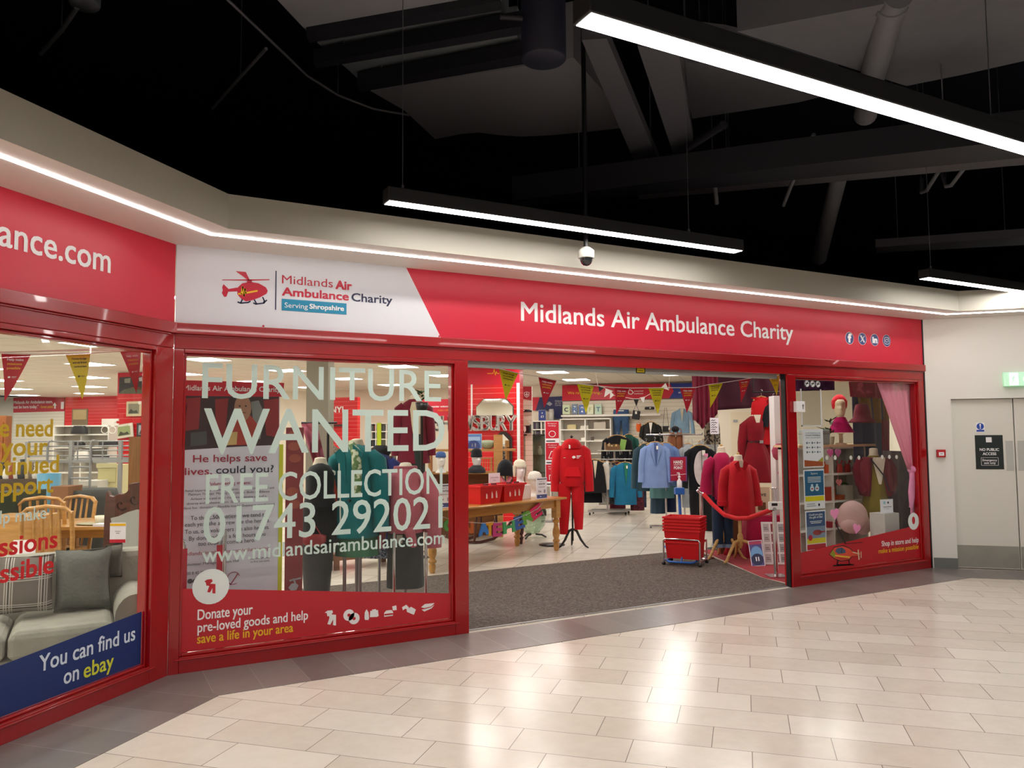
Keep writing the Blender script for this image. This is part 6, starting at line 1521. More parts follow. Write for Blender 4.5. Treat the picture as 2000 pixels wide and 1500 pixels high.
x0, x1, h_ = P.p(1566, 833)[0], P.p(1606, 833)[0], P.p(1586, 760)[1]
m = MB(glass('clear_acrylic', '#E4E6E6', 1.0)); m.add([(x0, .003, 0), (x1, .003, 0), (x1, .003, h_), (x0, .003, h_)], [(0, 1, 2, 3)]); m.build('pocket', r)
m = MB(M_card)
for q_ in ((x0, x0+.012, 0, h_), (x1-.012, x1, 0, h_), (x0, x1, 0, .012)): m.box(q_[0], q_[1], -.002, .008, q_[2], q_[3])
m.build('edge', r)
# shelving behind
YS = .95
q0, q1, q2 = PY(1556, 875, YS), PY(1690, 875, YS), PY(1600, 1100, YS)
bx0 = q0.x; bx1 = q1.x
zt2 = PY(1620, 873, YS).z
r = bookcase('display_shelving', 'white shelf unit full of red and pink gifts behind the posters', (bx0, YS+.3, 0), 0, bx1-bx0, .3, zt2, 2, [PY(1640, v, YS).z for v in (926, 979, 1032)], M_shw, M_shg, z0=.01)
m = MB(plain('shelf_beech', '#DDB890', .5)); m.box(bx0-.05, bx1+.1, YS-.08, YS+.32, zt2+.0005, zt2+.03); tag(m.build('beech_shelf'), 'pale beech shelf board on top of the white display shelving', 'shelf')
zs_ = zt2+.031
p = PY(1643, 870, YS+.08)
def turban(r):
    m = MB(fabric('turban_red', '#D21E2C', .8, 60, .3)); m.loft([ring(0, .03, z, a, b_, 24, 2, .02, 7) for z, a, b_ in ((.2, .085, .095), (.24, .095, .1), (.3, .098, .1), (.35, .075, .085), (.385, .03, .04))]); m.build('hat', r)
    m = MB(fabric('scarf_magenta', '#B81A62', .8)); m.loft([ring(0, 0, z, a, b_, 20, 2, .06, 4, z*20) for z, a, b_ in ((-.11, .17, .1), (-.02, .12, .09), (.05, .08, .08), (.09, .06, .065))]); m.build('scarf', r)
r = thing('bust_pedestal', 'narrow pale pedestal under the head with red turban', 'plinth', (p.x, p.y, zs_), 0); m = MB(plain('pedestal_cream', '#D9C2A4', .5)); m.lathe([(.07, 0), (.07, .012), (.025, .02), (.025, .13), (.05, .14)], 16); m.build('column', r)
head('pale display head in a red turban and magenta scarf on the beech shelf', (p.x, p.y, zs_+.26), -.75, plain('head_ivory', '#E0CBA8', .4), 1.0, turban, group=None)
m = MB(plain('toolbox_grey', '#9AA3A0', .4)); m.box(-.17, .17, -.1, .1, 0, .19); m.use(M_steel); m.box(-.175, .175, -.105, .105, .13, .15); p = PY(1591, 868, YS+.08); tag(m.build('grey_case', None, (p.x, p.y, zs_), bevel=.012), 'grey lidded case standing on the beech shelf', 'case')
r = thing('potted_plant', 'small dark green plant on the beech shelf beside the grey case', 'plant', (PY(1622, 870, YS+.15).x, YS+.15, zs_))
m = MB(plain('pot_cream', '#C9BFA2', .6)); m.lathe([(.04, 0), (.055, .09), (.05, .1), (.001, .1)], 14); m.build('pot', r)
m = MB(plain('leaf_green', '#2E4A22', .7)); rr = random.Random(4)
for k in range(26):
    a = rr.random()*6.28; l_ = .08+.12*rr.random(); z = .1+.2*rr.random()
    m.prism([(0, 0), (l_*.5, .02), (l_, 0), (l_*.5, -.02)], (0, 0, z), (cos(a), sin(a), .4), (-sin(a), cos(a), .3), t=.002)
m.build('foliage', r)
for i, (u0, u1, v0, v1, c_, lb) in enumerate(((1615, 1623, 950, 977, '#B8442E', 'rust red book standing on the middle display shelf'), (1624, 1632, 950, 977, '#C46A4E', 'salmon book beside the rust red one'), (1652, 1667, 950, 977, '#D9D6C6', 'cream book leaning near the green plate'), (1640, 1650, 968, 977, '#B85A34', 'small orange box on the middle display shelf'), (1617, 1630, 908, 924, '#D85A22', 'orange bird shaped ornament on the upper display shelf'), (1621, 1636, 1020, 1031, '#B01E30', 'red gift tin on the lowest display shelf'), (1640, 1652, 1015, 1031, '#C9A8B4', 'pale pink box on the lowest display shelf'), (1664, 1676, 1012, 1031, '#3F6B3A', 'green gift box on the lowest display shelf'), (1658, 1668, 906, 924, '#A62A2A', 'red reindeer ornament, nearer the cardigan bust'), (1642, 1654, 902, 924, '#B83A2E', 'red reindeer ornament on the upper display shelf'))):
    P = Pix('y', YS+.02, (u0+u1)/2, v1); x0, x1, h_ = P.p(u0, v1)[0], P.p(u1, v1)[0], P.p(u0, v0)[1]
    zs2 = min([PY(1640, v, YS).z for v in (926, 979, 1032)], key=lambda q_: abs(q_-P.O.z))+.0126
    mt = plain('gift_'+c_[1:], c_, .6); m = MB(mt); nm = 'gift_box'; ct = 'gift'
    if 'reindeer' in lb or 'bird' in lb:
        m.loft([ring(0, .06, z, a, .03, 12) for z, a in ((0, .05), (.03, .055), (.08, .05), (.11, .02))]); m.tube([(-.03, .06, .1), (-.05, .06, .15), (-.03, .06, h_)], .008, 6); m.tube([(.02, .06, .1), (.05, .06, .16), (.06, .06, h_)], .008, 6); nm = 'animal_ornament'; ct = 'ornament'
    elif 'book' in lb: m.box(x0, x1, 0, .14, 0, h_); nm = 'book'; ct = 'book'; m.use(M_card); m.box(x0+.003, x1-.003, .002, .138, h_, h_+.001)
    else: m.box(x0, x1, 0, .12, 0, h_*.8); m.box(x0-.004, x1+.004, -.004, .124, h_*.8, h_)
    tag(m.build(nm, None, (P.O.x, P.O.y, zs2)), lb, ct, 'gifts on the display shelves')
m = MB(plain('plate_green', '#5F8A2E', .35)); P = Pix('y', YS+.2, 1655, 945); m.disc(0, 0, .1, t=.012); tag(m.build('green_plate', None, (P.O.x, YS+.25, min([PY(1640, v, YS).z for v in (979,)])+.114)), 'round green plate standing on the middle display shelf', 'plate')
r = thing('tulle_bundle', 'big pale pink bundle of tulle at the foot of the display shelves', 'fabric', PY(1665, 1010, .55))
m = MB(sheer('tulle_pink', '#E2B8B4', .6)); m.ball((0, 0, 0), (.22, .14, .2), 18, 12); m.ball((-.1, -.04, -.08), (.13, .1, .1)); m.ball((.14, -.03, -.1), (.12, .09, .12)); m.build('bundle', r)
for (u, v, s, c_, lb) in ((1621, 884, .11, '#D65C96', 'bright pink heart hanging left under the beech shelf'), (1636, 884, .11, '#C86AA0', 'pink heart hanging right under the beech shelf'), (1638, 942, .1, '#D07A78', 'dusty pink heart in the middle of the display shelves')):
    p = PY(u, v, YS-.12); m = MB(plain('heart_'+c_[1:], c_, .6)); heart(m, 0, 0, s, 0, t=.01); m.tube([(0, .005, s*.1), (0, .005, zt2-p.z)], .002, 5); tag(m.build('hanging_heart', None, p), lb, 'decoration')
# bust with cardigan and green dress
q = PY(1709, 960, .62)
r, s_, zo = dressed('dressed_bust', 'bust in a maroon cardigan over a long olive dress in the display window', 1709, None, None, [(890, 9, .07, 0), (896, 16, .1, 0), (905, 19, .13, .01), (930, 18, .13, .02), (960, 20, .15, .04), (1000, 26, .2, .06), (1035, 29, .22, .07)], fabric('dress_olive', '#7A6A1E', .8, 60, .25, .2), 'disc', neckv=876, loc=Vector((q.x, q.y, 0)), cap=False, rz=-.6, k=8)
m = MB(M_bust); m.prism([(-.07, zo(893)), (.0, zo(945)), (.03, zo(945)), (.09, zo(893))], (0, -.15, 0), t=-.01, N=(0, -1, 0)); m.build('scarf', r)
for s in (-1, 1):
    m = MB(fabric('cardigan_maroon', '#6A0F22', .9, 60, .3)); m.loft([ring(s*x, -.01, zo(v), a, .14, 18, 2, .05, 4) for v, x, a in ((893, .07, .05), (905, .11, .075), (930, .12, .08), (955, .13, .075), (968, .13, .05))]); m.build('cardigan_front', r)
    m = MB(MATS['cardigan_maroon']); m.tube([(s*.15, 0, zo(897)), (s*.21, 0, zo(915)), (s*.2, -.05, zo(945)), (s*.15, -.12, zo(962))], [.055, .06, .052, .045], 12); m.build('cardigan_sleeve', r)
m = MB(M_black); m.tube([(-.1, -.17, zo(895)), (.06, -.18, zo(930)), (.12, -.16, zo(960))], .008, 6); m.build('bag_strap', r)
P = Pix('y', .115, 1750, 830)
M_voile = sheer('voile_pink', '#F591AC', .9)
drape('voile_curtain', 'sheer pink curtain tied back at the right of the display window', 'curtain', P, ((1711, 738), (1798, 740)), ((1773, 915), (1778, 918), (1784, 917), (1791, 912)), 7, .014, M_voile, seed=3, thick=.002, up=False, cords=((1713, 738), (1796, 740)))
r = thing('curtain_tie', 'pink knotted tie and tail gathering the sheer curtain', 'curtain tie', P.w(1782, 917), 0)
m = MB(fabric('tie_pink', '#E88CB8', .8)); m.ball((0, 0, 0), (.05, .06, .05)); m.build('knot', r)
m = MB(MATS['tie_pink']); m.loft([ring(x, -.01, z, a, .025, 14, 2, .1, 3, z*20) for x, z, a in ((0, -.02, .03), (-.02, -.12, .055), (-.04, -.26, .06), (-.05, -.36, .04), (-.07, -.45, .01))]); m.build('tail', r)
m = MB(MATS['tie_pink']); m.loft([ring(x, .03, z, a, .02, 14, 2, .1, 3, z*20) for x, z, a in ((.02, -.02, .03), (.04, -.2, .05), (.03, -.5, .055), (.02, -.62, .05))]); m.build('tail', r)
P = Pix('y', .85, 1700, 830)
drape('display_cloth', 'plum checked cloth at the top corner behind the clear pocket', 'cloth', Pix('y', .5, 1590, 760), ((1553, 730), (1632, 733)), ((1556, 764), (1632, 762)), 4, .015, printed('cloth_plum', '#5A1E5C', '#3C1440', 12), seed=4, up=True)
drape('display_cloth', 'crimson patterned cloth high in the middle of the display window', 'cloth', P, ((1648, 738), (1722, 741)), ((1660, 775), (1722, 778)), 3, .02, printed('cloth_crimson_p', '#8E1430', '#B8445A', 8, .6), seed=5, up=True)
drape('display_cloth', 'mustard yellow sheet in place of a mall reflection beside the pink curtain', 'cloth', P, ((1668, 770), (1735, 772)), ((1686, 826), (1742, 826)), 3, .02, fabric('reflection_mustard', '#8A6A1C', .85), seed=6, up=True, back=.05)  # yellow mall reflection in the pane, put in as a coloured sheet
drape('display_cloth', 'slate blue sheet in place of a mall reflection below the mustard one', 'cloth', P, ((1676, 822), (1742, 824)), ((1680, 905), (1750, 905)), 3, .02, fabric('reflection_slate', '#48506A', .85), seed=7, up=True, back=.08)  # grey-blue mall reflection, likewise built as a hanging sheet
drape('display_cloth', 'grey cloth behind the pink curtain tail', 'cloth', Pix('y', .6, 1770, 960), ((1726, 880), (1790, 882)), ((1736, 1062), (1792, 1056)), 4, .02, fabric('cloth_grey', '#6E6264', .85), seed=8, cords=((1730, 881), (1786, 882)))
drape('display_cloth', 'dark crimson strip of cloth between the slate sheet and the grey cloth', 'cloth', Pix('y', .7, 1735, 930), ((1722, 820), (1738, 821)), ((1726, 1050), (1740, 1046)), 2, .012, fabric('cloth_claret', '#7A1024', .85), seed=9, cords=((1730, 820.5),))
p = PY(1684, 818, .8)
r = thing('felt_hat', 'maroon felt hat with a wide drooping brim hanging above the bust', 'hat', p, .2)
m = MB(fabric('felt_maroon', '#6A1026', .9)); m.lathe([(.02, .2), (.09, .18), (.12, .08), (.125, .02), (.19, -.03), (.2, -.05), (.12, .0), (.1, .0)], 24, sx=1.0, sy=.8); m.build('hat_body', r)
q = PY(1734, 1034, .2); sign_holder('white thank you card standing above the red wedge', (q.x, q.y, ZL0+.55), -.1, .2, .16, M_card, [('d', plain('card_aqua', '#9CC8D4', .5), .3, .75, .1), ('d', M_navy, .6, .75, .07), ('r', M_ink, .2, .42, .85, .46), ('r', M_grey, .2, .3, .7, .33)])
m = MB(plain('deck_white', '#D8D2CC', .6)); m.box(6.75, 8.18, .13, .7, .012, .1); tag(m.build('window_deck'), 'low white platform inside the right hand display window', 'platform')
m = MB(plain('deck_box', '#B9B2AE', .6)); m.box(q.x-.13, q.x+.13, .14, .34, .101, ZL0+.549); tag(m.build('card_plinth'), 'grey plinth under the white thank you card', 'plinth')

# ------------------------------------------------------------------ behind the middle pane: recruitment poster, coats, stands
YP2 = .32
P = Pix('y', YP2, 440, 1100)
r = thing('recruitment_poster', 'tall recruitment poster with a smiling man in red, standing behind the middle pane', 'poster', P.O, 0)
xl, xr = P.p(345, 1000)[0], P.p(544, 1000)[0]; z0, z1 = -P.O.z+.2, P.p(440, 748)[1]
m = MB(plain('poster_lilac', '#D9D3E0', .55)); m.box(xl, xr, 0, .012, z0, z1); m.build('board', r)
m = MB(plain('poster_edge', '#C8C62A', .5)); m.box(xr, xr+.03, -.004, .012, z0, P.p(544, 868)[1]); m.build('edge_strip', r)
def pp(u, v): return P.p(u, v)
def pg(m, pts, y): m.prism(list(reversed([pp(*q_) for q_ in pts])), (0, y, 0), t=-.0006, N=(0, -1, 0))
m = MB(M_pred); pg(m, ((345, 742), (555, 748), (553, 775), (345, 773)), -.0006)
m.use(plain('photo_dark', '#3A2226', .6)); pg(m, ((345, 773), (545, 775), (545, 869), (470, 872), (345, 880)), -.0008)
m.use(plain('photo_red', '#8E2428', .6))
for pts in (((362, 778), (392, 776), (388, 838), (362, 842)), ((420, 780), (446, 778), (440, 850), (422, 850)), ((515, 782), (545, 778), (545, 855), (520, 850)), ((355, 872), (352, 800), (366, 790))): pg(m, pts, -.0014)
m.use(plain('photo_shirt', '#A93A30', .6)); pg(m, ((452, 824), (468, 812), (490, 812), (502, 828), (500, 868), (450, 870)), -.002)
m.use(plain('photo_grey', '#7E7E7C', .6)); pg(m, ((490, 785), (505, 782), (518, 812), (508, 858), (498, 855)), -.0016)
m.use(plain('photo_skin', '#A87860', .6)); x, z = pp(474, 797); m.disc(x, z, .062, (0, -.003, 0), t=.0006, rz=.1); m.use(plain('photo_hair', '#4A4444', .6)); x, z = pp(474, 783); m.disc(x, z, .055, (0, -.0026, 0), t=.0006, rz=.05)
m.use(plain('photo_lip', '#7A4038', .6)); a, b = pp(469, 806), pp(480, 805); m.rect(a[0], a[1]-.004, b[0], a[1]+.004, (0, -.004, 0), t=.0005)
m.use(plain('photo_eye', '#2E2624', .6))
for u in (468, 480): x, z = pp(u, 793); m.disc(x, z, .007, (0, -.004, 0), t=.0005, n=10)
m.use(plain('photo_till', '#4A4A4A', .6)); pg(m, ((372, 845), (404, 842), (404, 868), (372, 872)), -.002)
m.use(plain('photo_bag', '#C9A66A', .6)); pg(m, ((445, 845), (464, 843), (462, 868), (440, 870)), -.0024)
m.build('photo_print', r)
m = MB(M_wht); ptext2(m, P, 'Midlands Air Ambulance Charity', 359, 762, 547, 752, -.003, .01)
m.use(plain('text_wine', '#A3203A', .6)); ptext2(m, P, 'He helps save', 377, 903, 521, 889, -.003, .01); ptext2(m, P, 'lives,', 361, 928, 414, 914, -.003, .01); m.use(plain('text_night', '#262338', .6)); ptext2(m, P, 'could you?', 422, 925, 534, 911, -.003, .01)
m.use(plain('text_wine', '#A3203A', .6)); ptext2(m, P, 'Volunteering means:', 405, 948, 490, 942, -.003, .01)
m.use(plain('text_grey', '#4C4A55', .6))
for s_, u0, u1, v in (('Retail experience  Training in Carer, Bronze, Silver, Gold and', 362, 535, 961), ('Platinum Therapy  Meeting new people  Build confidence', 368, 526, 968), ('Airbase visits and meet the crew  Become part of a', 372, 520, 977), ('diverse and inclusive team  Give back', 365, 480, 986), ('Have fun  donations  Flexible hours  Expenses reimbursed', 357, 536, 995)): ptext2(m, P, s_, u0, v, u1, v-4.5, -.003, 0)
m.use(plain('text_night', '#262338', .6))
for s_, u0, u1, v in (('To the 2,500 patients we tend to', 372, 521, 1016), ('each year the aircrew are the heroes.', 361, 527, 1029), ('To us, our volunteers are also heroes.', 361, 526, 1043), ('By donating just a few hours you', 369, 518, 1056), ('too could become a hero.', 387, 498, 1066)): ptext2(m, P, s_, u0, v, u1, v-8, -.003, 0)
m.use(plain('text_wine', '#A3203A', .6)); ptext2(m, P, 'midlandsairambulance.com/volunteering', 357, 1086, 525, 1079, -.003, 0)
m.use(plain('text_grey', '#4C4A55', .6)); ptext2(m, P, 'Volunteer Manager: Alison Hill', 357, 1106, 466, 1101, -.003, 0); ptext2(m, P, '0800 8 40 20 40', 357, 1124, 408, 1118, -.003, 0); ptext2(m, P, 'Scan the QR code', 488, 1093, 527, 1089.5, -.003, 0); ptext2(m, P, 'to find out more', 489, 1099, 526, 1095.5, -.003, 0)
for u in (371, 381): x, z = pp(u, 1135); m.disc(x, z, .018, (0, -.003, 0), t=.0006, n=14)
x, z = pp(456, 1129); m.use(plain('text_wine', '#A3203A', .6)); line(m, [(x+cos(k*pi/9)*.045, z+sin(k*pi/9)*.045) for k in range(1, 16)], .004, (0, -.003, 0)); line(m, [(x-.04, z-.03), (x-.02, z-.045), (x+.03, z+.03)], .007, (0, -.003, 0))
m.build('lettering', r)
for x in (xl+.08, xr-.08): m = MB(M_steel); m.box(x-.012, x+.012, .0, .02, -P.O.z+.012, z0); m.box(x-.012, x+.012, -.15, .15, -P.O.z+.005, -P.O.z+.02); m.build('stand_leg', r)
# barrier with red rails in front of the poster
P2 = Pix('y', .2, 440, 1150)
r = thing('display_rail', 'chrome post and red strip rails in front of the recruitment poster', 'rail', P2.O, 0)
zf = -P2.O.z
for u0, u1, v in ((355, 366, 1072), (424, 435, 1065)):
    m = MB(M_pred); a = P2.p(u0, v); b = P2.p(u1, v); m.box(a[0], b[0], 0, .02, zf+.005, a[1]); m.build('red_strip', r)
    m = MB(M_chrome); c_ = (a[0]+b[0])/2; m.tube([(c_, 0.01, a[1]), (c_-.0, .01, a[1]+.05), (c_-.03, .01, a[1]+.07)], .012, 8); m.build('strip_hook', r)
for u, v in ((441, 1036), (354, 1050)): m = MB(M_chrome); a = P2.p(u, v); m.tube([(a[0], .05, zf+.005), (a[0], .05, a[1])], .014, 10); m.build('post', r)
# roll-up banner and grey column
P = Pix('y', .55, 575, 1100)
r = thing('roller_banner', 'deep red roller banner with a small grey helicopter at its foot', 'banner', P.O, 0)
m = MB(plain('banner_maroon', '#7E2A30', .6)); a, b = P.p(556, 1100)[0], P.p(591, 1100)[0]; m.box(a, b, 0, .004, -P.O.z+.07, P.p(575, 835)[1]); m.build('banner_sheet', r)
m = MB(plain('banner_pattern', '#9A4A3C', .6))
for v in (850, 872, 895, 960, 985): q_ = P.p(570+(v % 7), v); m.disc(q_[0], q_[1], .05, (0, -.002, 0), t=.001, rz=.035, n=12)
m.use(M_grey); hxp = [P.p(563+x*1.0, 1130+y) for x, y in ((0, 18), (6, 10), (14, 8), (20, 13), (16, 22), (6, 24))]; m.prism(list(reversed(hxp)), (0, -.002, 0), t=.001); line(m, [P.p(566, 1134), P.p(587, 1129)], .012, (0, -.002, 0)); line(m, [P.p(573, 1131), P.p(576, 1137)], .014, (0, -.002, 0)); m.build('banner_print', r)
m = MB(M_steel); m.box(a-.02, b+.02, -.06, .08, -P.O.z+.012, -P.O.z+.07); m.build('base', r)
P = Pix('d', 9.2, 612, 900)
m = MB(plain('column_taupe', '#8D8676', .7)); m.box(P.p(597, 900)[0], P.p(640, 900)[0], 0, .3, .005-P.O.z, 2.915-P.O.z); o = m.build('wall_pier', None, P.O, P.rz); struct(o)
# black gown, handbags, grey trousers
def zat(u, v, dep): return DP(u, v, dep).z
M_gown = fabric('gown_black', '#101114', .8, 60, .3); M_trg = fabric('trousers_charcoal', '#3E403E', .9, 60, .25, .1)
def polebust(label, u, dep, prof, mat, neckv, collar=None, k=6, sl=None, slr=(.075, .055), sh=None, rz=RV, legs=None, poles=(), capm=None):
    q = DP(u, 1000, dep)
    r, s_, zo = dressed('dressed_bust', label, u, None, None, prof, mat, 'disc', neckv=neckv, loc=Vector((q.x, q.y, 0)), sl=sl, slr=slr, sh=sh, rz=rz, k=k, cap=False, bustm=capm)
    return r, s_, zo
r, s_, zo = polebust('bust in a black gown with charcoal trousers below, nearest the roller banner', 625, 6.7, [(905, 8, .06, 0), (912, 20, .1, 0), (925, 28, .13, .01), (960, 27, .13, .02), (1000, 33, .15, .03), (1060, 36, .16, .04)], M_gown, 895, k=5, rz=-.3)
m = MB(M_trg); m.loft([ring(-.02, 0, zo(v), a, .13, 20, 2.4, .02, 4) for v, a in ((1050, .13), (1085, .135), (1120, .12), (1150, .11), (1175, .1))]); m.build('trousers', r)
m = MB(plain('pearl', '#D9D4C8', .3)); m.tube([(.16, -.14, zo(905)), (.17, -.15, zo(960)), (.175, -.15, zo(1030))], .006, 6); m.build('bead_string', r)
m = MB(plain('bag_red', '#8E2226', .5)); m.loft([ring(-.04, -.17, z, a, .04, 16, 2.4) for z, a in ((zo(1062), .06), (zo(1055), .1), (zo(1043), .1), (zo(1040), .06))]); m.tube([(-.09, -.17, zo(1043)), (-.04, -.17, zo(1020)), (.02, -.17, zo(1043))], .007, 6); m.build('red_handbag', r)
# scarf stand with a diagonal pink scarf
P = Pix('d', 6.9, 640, 950)
drape('long_scarf', 'long pink and red scarf slanting down beside the teal coat', 'scarf', P, ((588, 828), (618, 826)), ((656, 1045), (664, 1040)), 2, .015, printed('scarf_rose', '#A8586A', '#7E2A38', 6), seed=12)
drape('long_scarf', 'orange red satin scarf hanging against the teal coat', 'scarf', Pix('d', 6.75, 650, 950), ((640, 930), (652, 928)), ((656, 1016), (668, 1012)), 1, .01, fabric('scarf_orange', '#C8442E', .4), seed=13)
r = thing('scarf_stand', 'thin dark stand that carries the slanting scarves', 'stand', DP(640, 950, 7.0)*1.0, RV); r.location.z = 0
m = MB(M_black); zt_ = zat(600, 826, 7.0); m.tube([(0, 0, .01), (0, 0, zt_)], .012, 8); m.build('pole', r); m = MB(M_black); m.tube([(-.24, 0, zt_), (.08, 0, zt_)], .01, 8); m.tube([(0, 0, zat(640, 928, 7.0)), (0.06, -.25, zat(640, 928, 7.0))], .01, 8); m.build('arm', r); m = MB(M_black); m.lathe([(.001, .005), (.16, .005), (.16, .015), (.001, .02)], 20); m.build('base', r)
m = MB(M_tag); q_ = DP(644, 923, 6.7); m.loft([ring(0, 0, z, a, .012, 14) for z, a in ((-.03, .03), (-.02, .05), (.01, .05), (.02, .03))]); tag(m.build('scarf_tag', None, q_, RV+.4), 'oval white tag clipped over the orange red scarf', 'tag')
# teal coat
M_tealc = fabric('coat_teal', '#136E72', .85, 70, .25, .1)
r, s_, zo = polebust('bust in a long teal coat with a green patterned scarf', 697, 6.8, [(868, 10, .07, 0), (874, 22, .1, 0), (884, 32, .14, .0), (905, 36, .16, .01), (960, 36, .17, .02), (1010, 40, .19, .03), (1048, 43, .2, .04)], M_tealc, 858, sl=.66, slr=(.085, .065), sh=.34, rz=-.75)
m = MB(printed('scarf_leaf', '#5E7A4A', '#C9CDB0', 22)); m.tube([(-.02, -.09, zo(864)), (.06, -.14, zo(885)), (.09, -.19, zo(920)), (.1, -.2, zo(965))], [.03, .045, .04, .03], 10); m.build('scarf', r)
m = MB(M_tealc)
for s in (-1, 1): m.prism([(s*.04, zo(868)), (s*.13, zo(884)), (s*.1, zo(905)), (s*.02, zo(945))][::s], (0, -.168, 0), t=-.015, N=(0, -1, 0))
m.build('lapel', r)
m = MB(plain('button_dark', '#17343A', .4))
m.lathe([(.018, -.004), (.018, .004)], 14, (.02, -.19, zo(975))); m.ball((.02, -.192, zo(975)), .016); m.build('coat_button', r)
m = MB(fabric('skirt_green', '#4A7A5E', .85)); m.loft([ring(0, 0, zo(v), a, .15, 24, 2, .05, 7) for v, a in ((1040, .17), (1085, .19))]); m.build('skirt', r)
for u in (671, 701):
    a = DP(u, 1100, 6.75); m = MB(M_steel); m.tube([(0, 0, .005), (0, 0, zat(u, 1045, 6.75))], .016, 10); m.lathe([(.001, .005), (.09, .005), (.09, .012), (.001, .016)], 18)
    tag(m.build('garment_stand_pole', None, (a.x, a.y-.03, 0)), 'steel stand pole below the teal coat, %s' % ('nearer the charcoal trousers' if u < 690 else 'nearer the blue coat'), 'stand', 'steel poles below the coats')
# blue coat
r, s_, zo = polebust('bust in a dark blue coat between the teal coat and the pink jacket', 741, 7.6, [(884, 9, .07, 0), (890, 17, .1, 0), (900, 23, .13, 0), (940, 25, .15, .02), (1000, 29, .17, .03), (1062, 34, .19, .04)], fabric('coat_royal', '#24306E', .85, 70, .25), 880, sl=.62, slr=(.075, .06), sh=.3, rz=-.7)
m = MB(plain('hood_black', '#16171C', .9)); m.loft([ring(0, .03, zo(v), a, a, 18) for v, a in ((892, .08), (884, .1), (876, .09), (870, .05))]); m.build('fur_collar', r)
m = MB(printed('skirt_fleck', '#3A4252', '#8A929E', 60)); m.loft([ring(0, 0, zo(v), a, .14, 24, 2, .03, 7) for v, a in ((1055, .16), (1088, .17))]); m.build('skirt', r)
# pink denim jacket over charcoal trousers
M_pinkj = fabric('jacket_pink', '#B4606C', .9, 60, .45, .14)
r, s_, zo = polebust('bust in a dusty pink jacket over charcoal trousers beside the red door post', 792, 6.9, [(912, 15, .08, 0), (918, 20, .1, 0), (926, 27, .13, .01), (950, 33, .16, .02), (1000, 37, .17, .03), (1030, 38, .17, .04), (1040, 36, .16, .04)], M_pinkj, 905, sl=.62, slr=(.09, .07), sh=.36, rz=-.5)
m = MB(M_pinkj); m.loft([ring(0, -.0, zo(v), a, a*.9, 22, 2, .03, 6) for v, a in ((922, .1), (914, .105), (911, .1))]); m.build('collar', r)
m = MB(M_pinkj); m.tube([(.05, -.16, zo(1030)), (.08, -.18, zo(1048)), (.1, -.17, zo(1064))], [.05, .04, .025], 10); m.build('hem_tail', r)
m = MB(M_trg); m.loft([ring(.0, 0, zo(v), a, .14, 24, 2.6, .015, 4) for v, a in ((1035, .15), (1080, .155), (1120, .16), (1146, .16))]); m.build('trousers', r)
m = MB(plain('tag_stone', '#A59A8E', .7)); m.cbox((-.03, -.15, zo(1050)), (.05, .004, .07)); m.build('price_tag', r)
for u in (770, 832):
    a = DP(u, 1100, 6.65); m = MB(M_chrome); m.tube([(0, 0, .005), (0, 0, zat(u, 1040, 6.65))], .014, 10); m.lathe([(.001, .005), (.09, .005), (.09, .012), (.001, .016)], 18)
    tag(m.build('garment_stand_pole', None, (a.x, a.y, 0)), 'chrome stand pole beside the charcoal trousers, %s' % ('nearer the blue coat' if u < 800 else 'nearer the red door post'), 'stand', 'steel poles below the coats')
# far: maroon jacket bust, book and film shelves, vinyl wall
r, s_, zo = polebust('tall bust far inside in a maroon jacket over a cream blouse', 808, 10.9, [(779, 9, .07, 0), (786, 20, .1, 0), (800, 26, .13, .01), (830, 24, .14, .02), (870, 28, .16, .03), (905, 33, .17, .04)], fabric('jacket_maroon', '#6A1228', .85, 60, .3), 772, sl=.7, slr=(.08, .06), sh=.36, rz=-.4)
m = MB(fabric('blouse_cream', '#CFC0A4', .85)); m.loft([ring(.03, -.06, zo(v), a, .1, 18, 2, .04, 7) for v, a in ((785, .06), (800, .1), (840, .1), (850, .09))]); m.build('blouse', r)
m = MB(fabric('trousers_dark', '#2A3230', .9)); m.loft([ring(.04, -.06, zo(v), a, .11, 18) for v, a in ((848, .1), (900, .12), (930, .12))]); m.build('trousers', r)
m = MB(plain('leaf_green', '#2E4A22', .7)); rr = random.Random(9)
q = DP(824, 786, 10.5)
for k in range(20): a = rr.random()*6.28; m.prism([(0, 0), (.06, .02), (.12, 0), (.06, -.02)], (0, 0, rr.random()*.15), (cos(a), sin(a), .3), (-sin(a), cos(a), .2), t=.002)
r = thing('potted_fern', 'small fern on a tall dark stand behind the maroon jacket', 'plant', (q.x, q.y, 0)); m2 = MB(M_black); m2.lathe([(.12, .005), (.02, .03), (.02, q.z-.12), (.07, q.z-.1), (.09, q.z), (.001, q.z)], 14); m2.build('stand', r); o = m.build('foliage', r); o.location.z = q.z
AV = 13.5
P = Pix('a', AV, 665, 800)
r = thing('slatwall_panel', 'red slatted wall with white vinyl lettering, beyond the teal coat', 'display panel', P.O, RB)
m = MB(M_slatr); m.box(P.p(600, 800)[0], P.p(698, 800)[0], 0, .15, .005-P.O.z, P.p(665, 776)[1]); m.build('slat_panel', r)
m = MB(M_wht); ptext2(m, P, 'VINYL', 632, 806, 676, 795, -.02, .03); m.build('lettering', r)
m = MB(plain('ledge_dark', '#3A1A1C', .5)); m.box(P.p(638, 830)[0], P.p(680, 830)[0], -.15, -.001, P.p(660, 833)[1], P.p(660, 829)[1]); m.build('ledge', r)
P = Pix('a', 13.2, 735, 900)
b0, b1 = toab(P.w(712, 870))[1], toab(P.w(757, 870))[1]; zt3 = P.w(735, 826).z
shz = [P.w(735, v).z for v in (843, 858, 873, 889, 907, 925)]
r = bookcase('media_shelving', 'white shelf unit of films with a lime green strip, beyond the blue coat', AB(13.5, b0), RB, b1-b0+.25, .28, zt3, 3, shz, M_shw, M_shg, z0=.005)
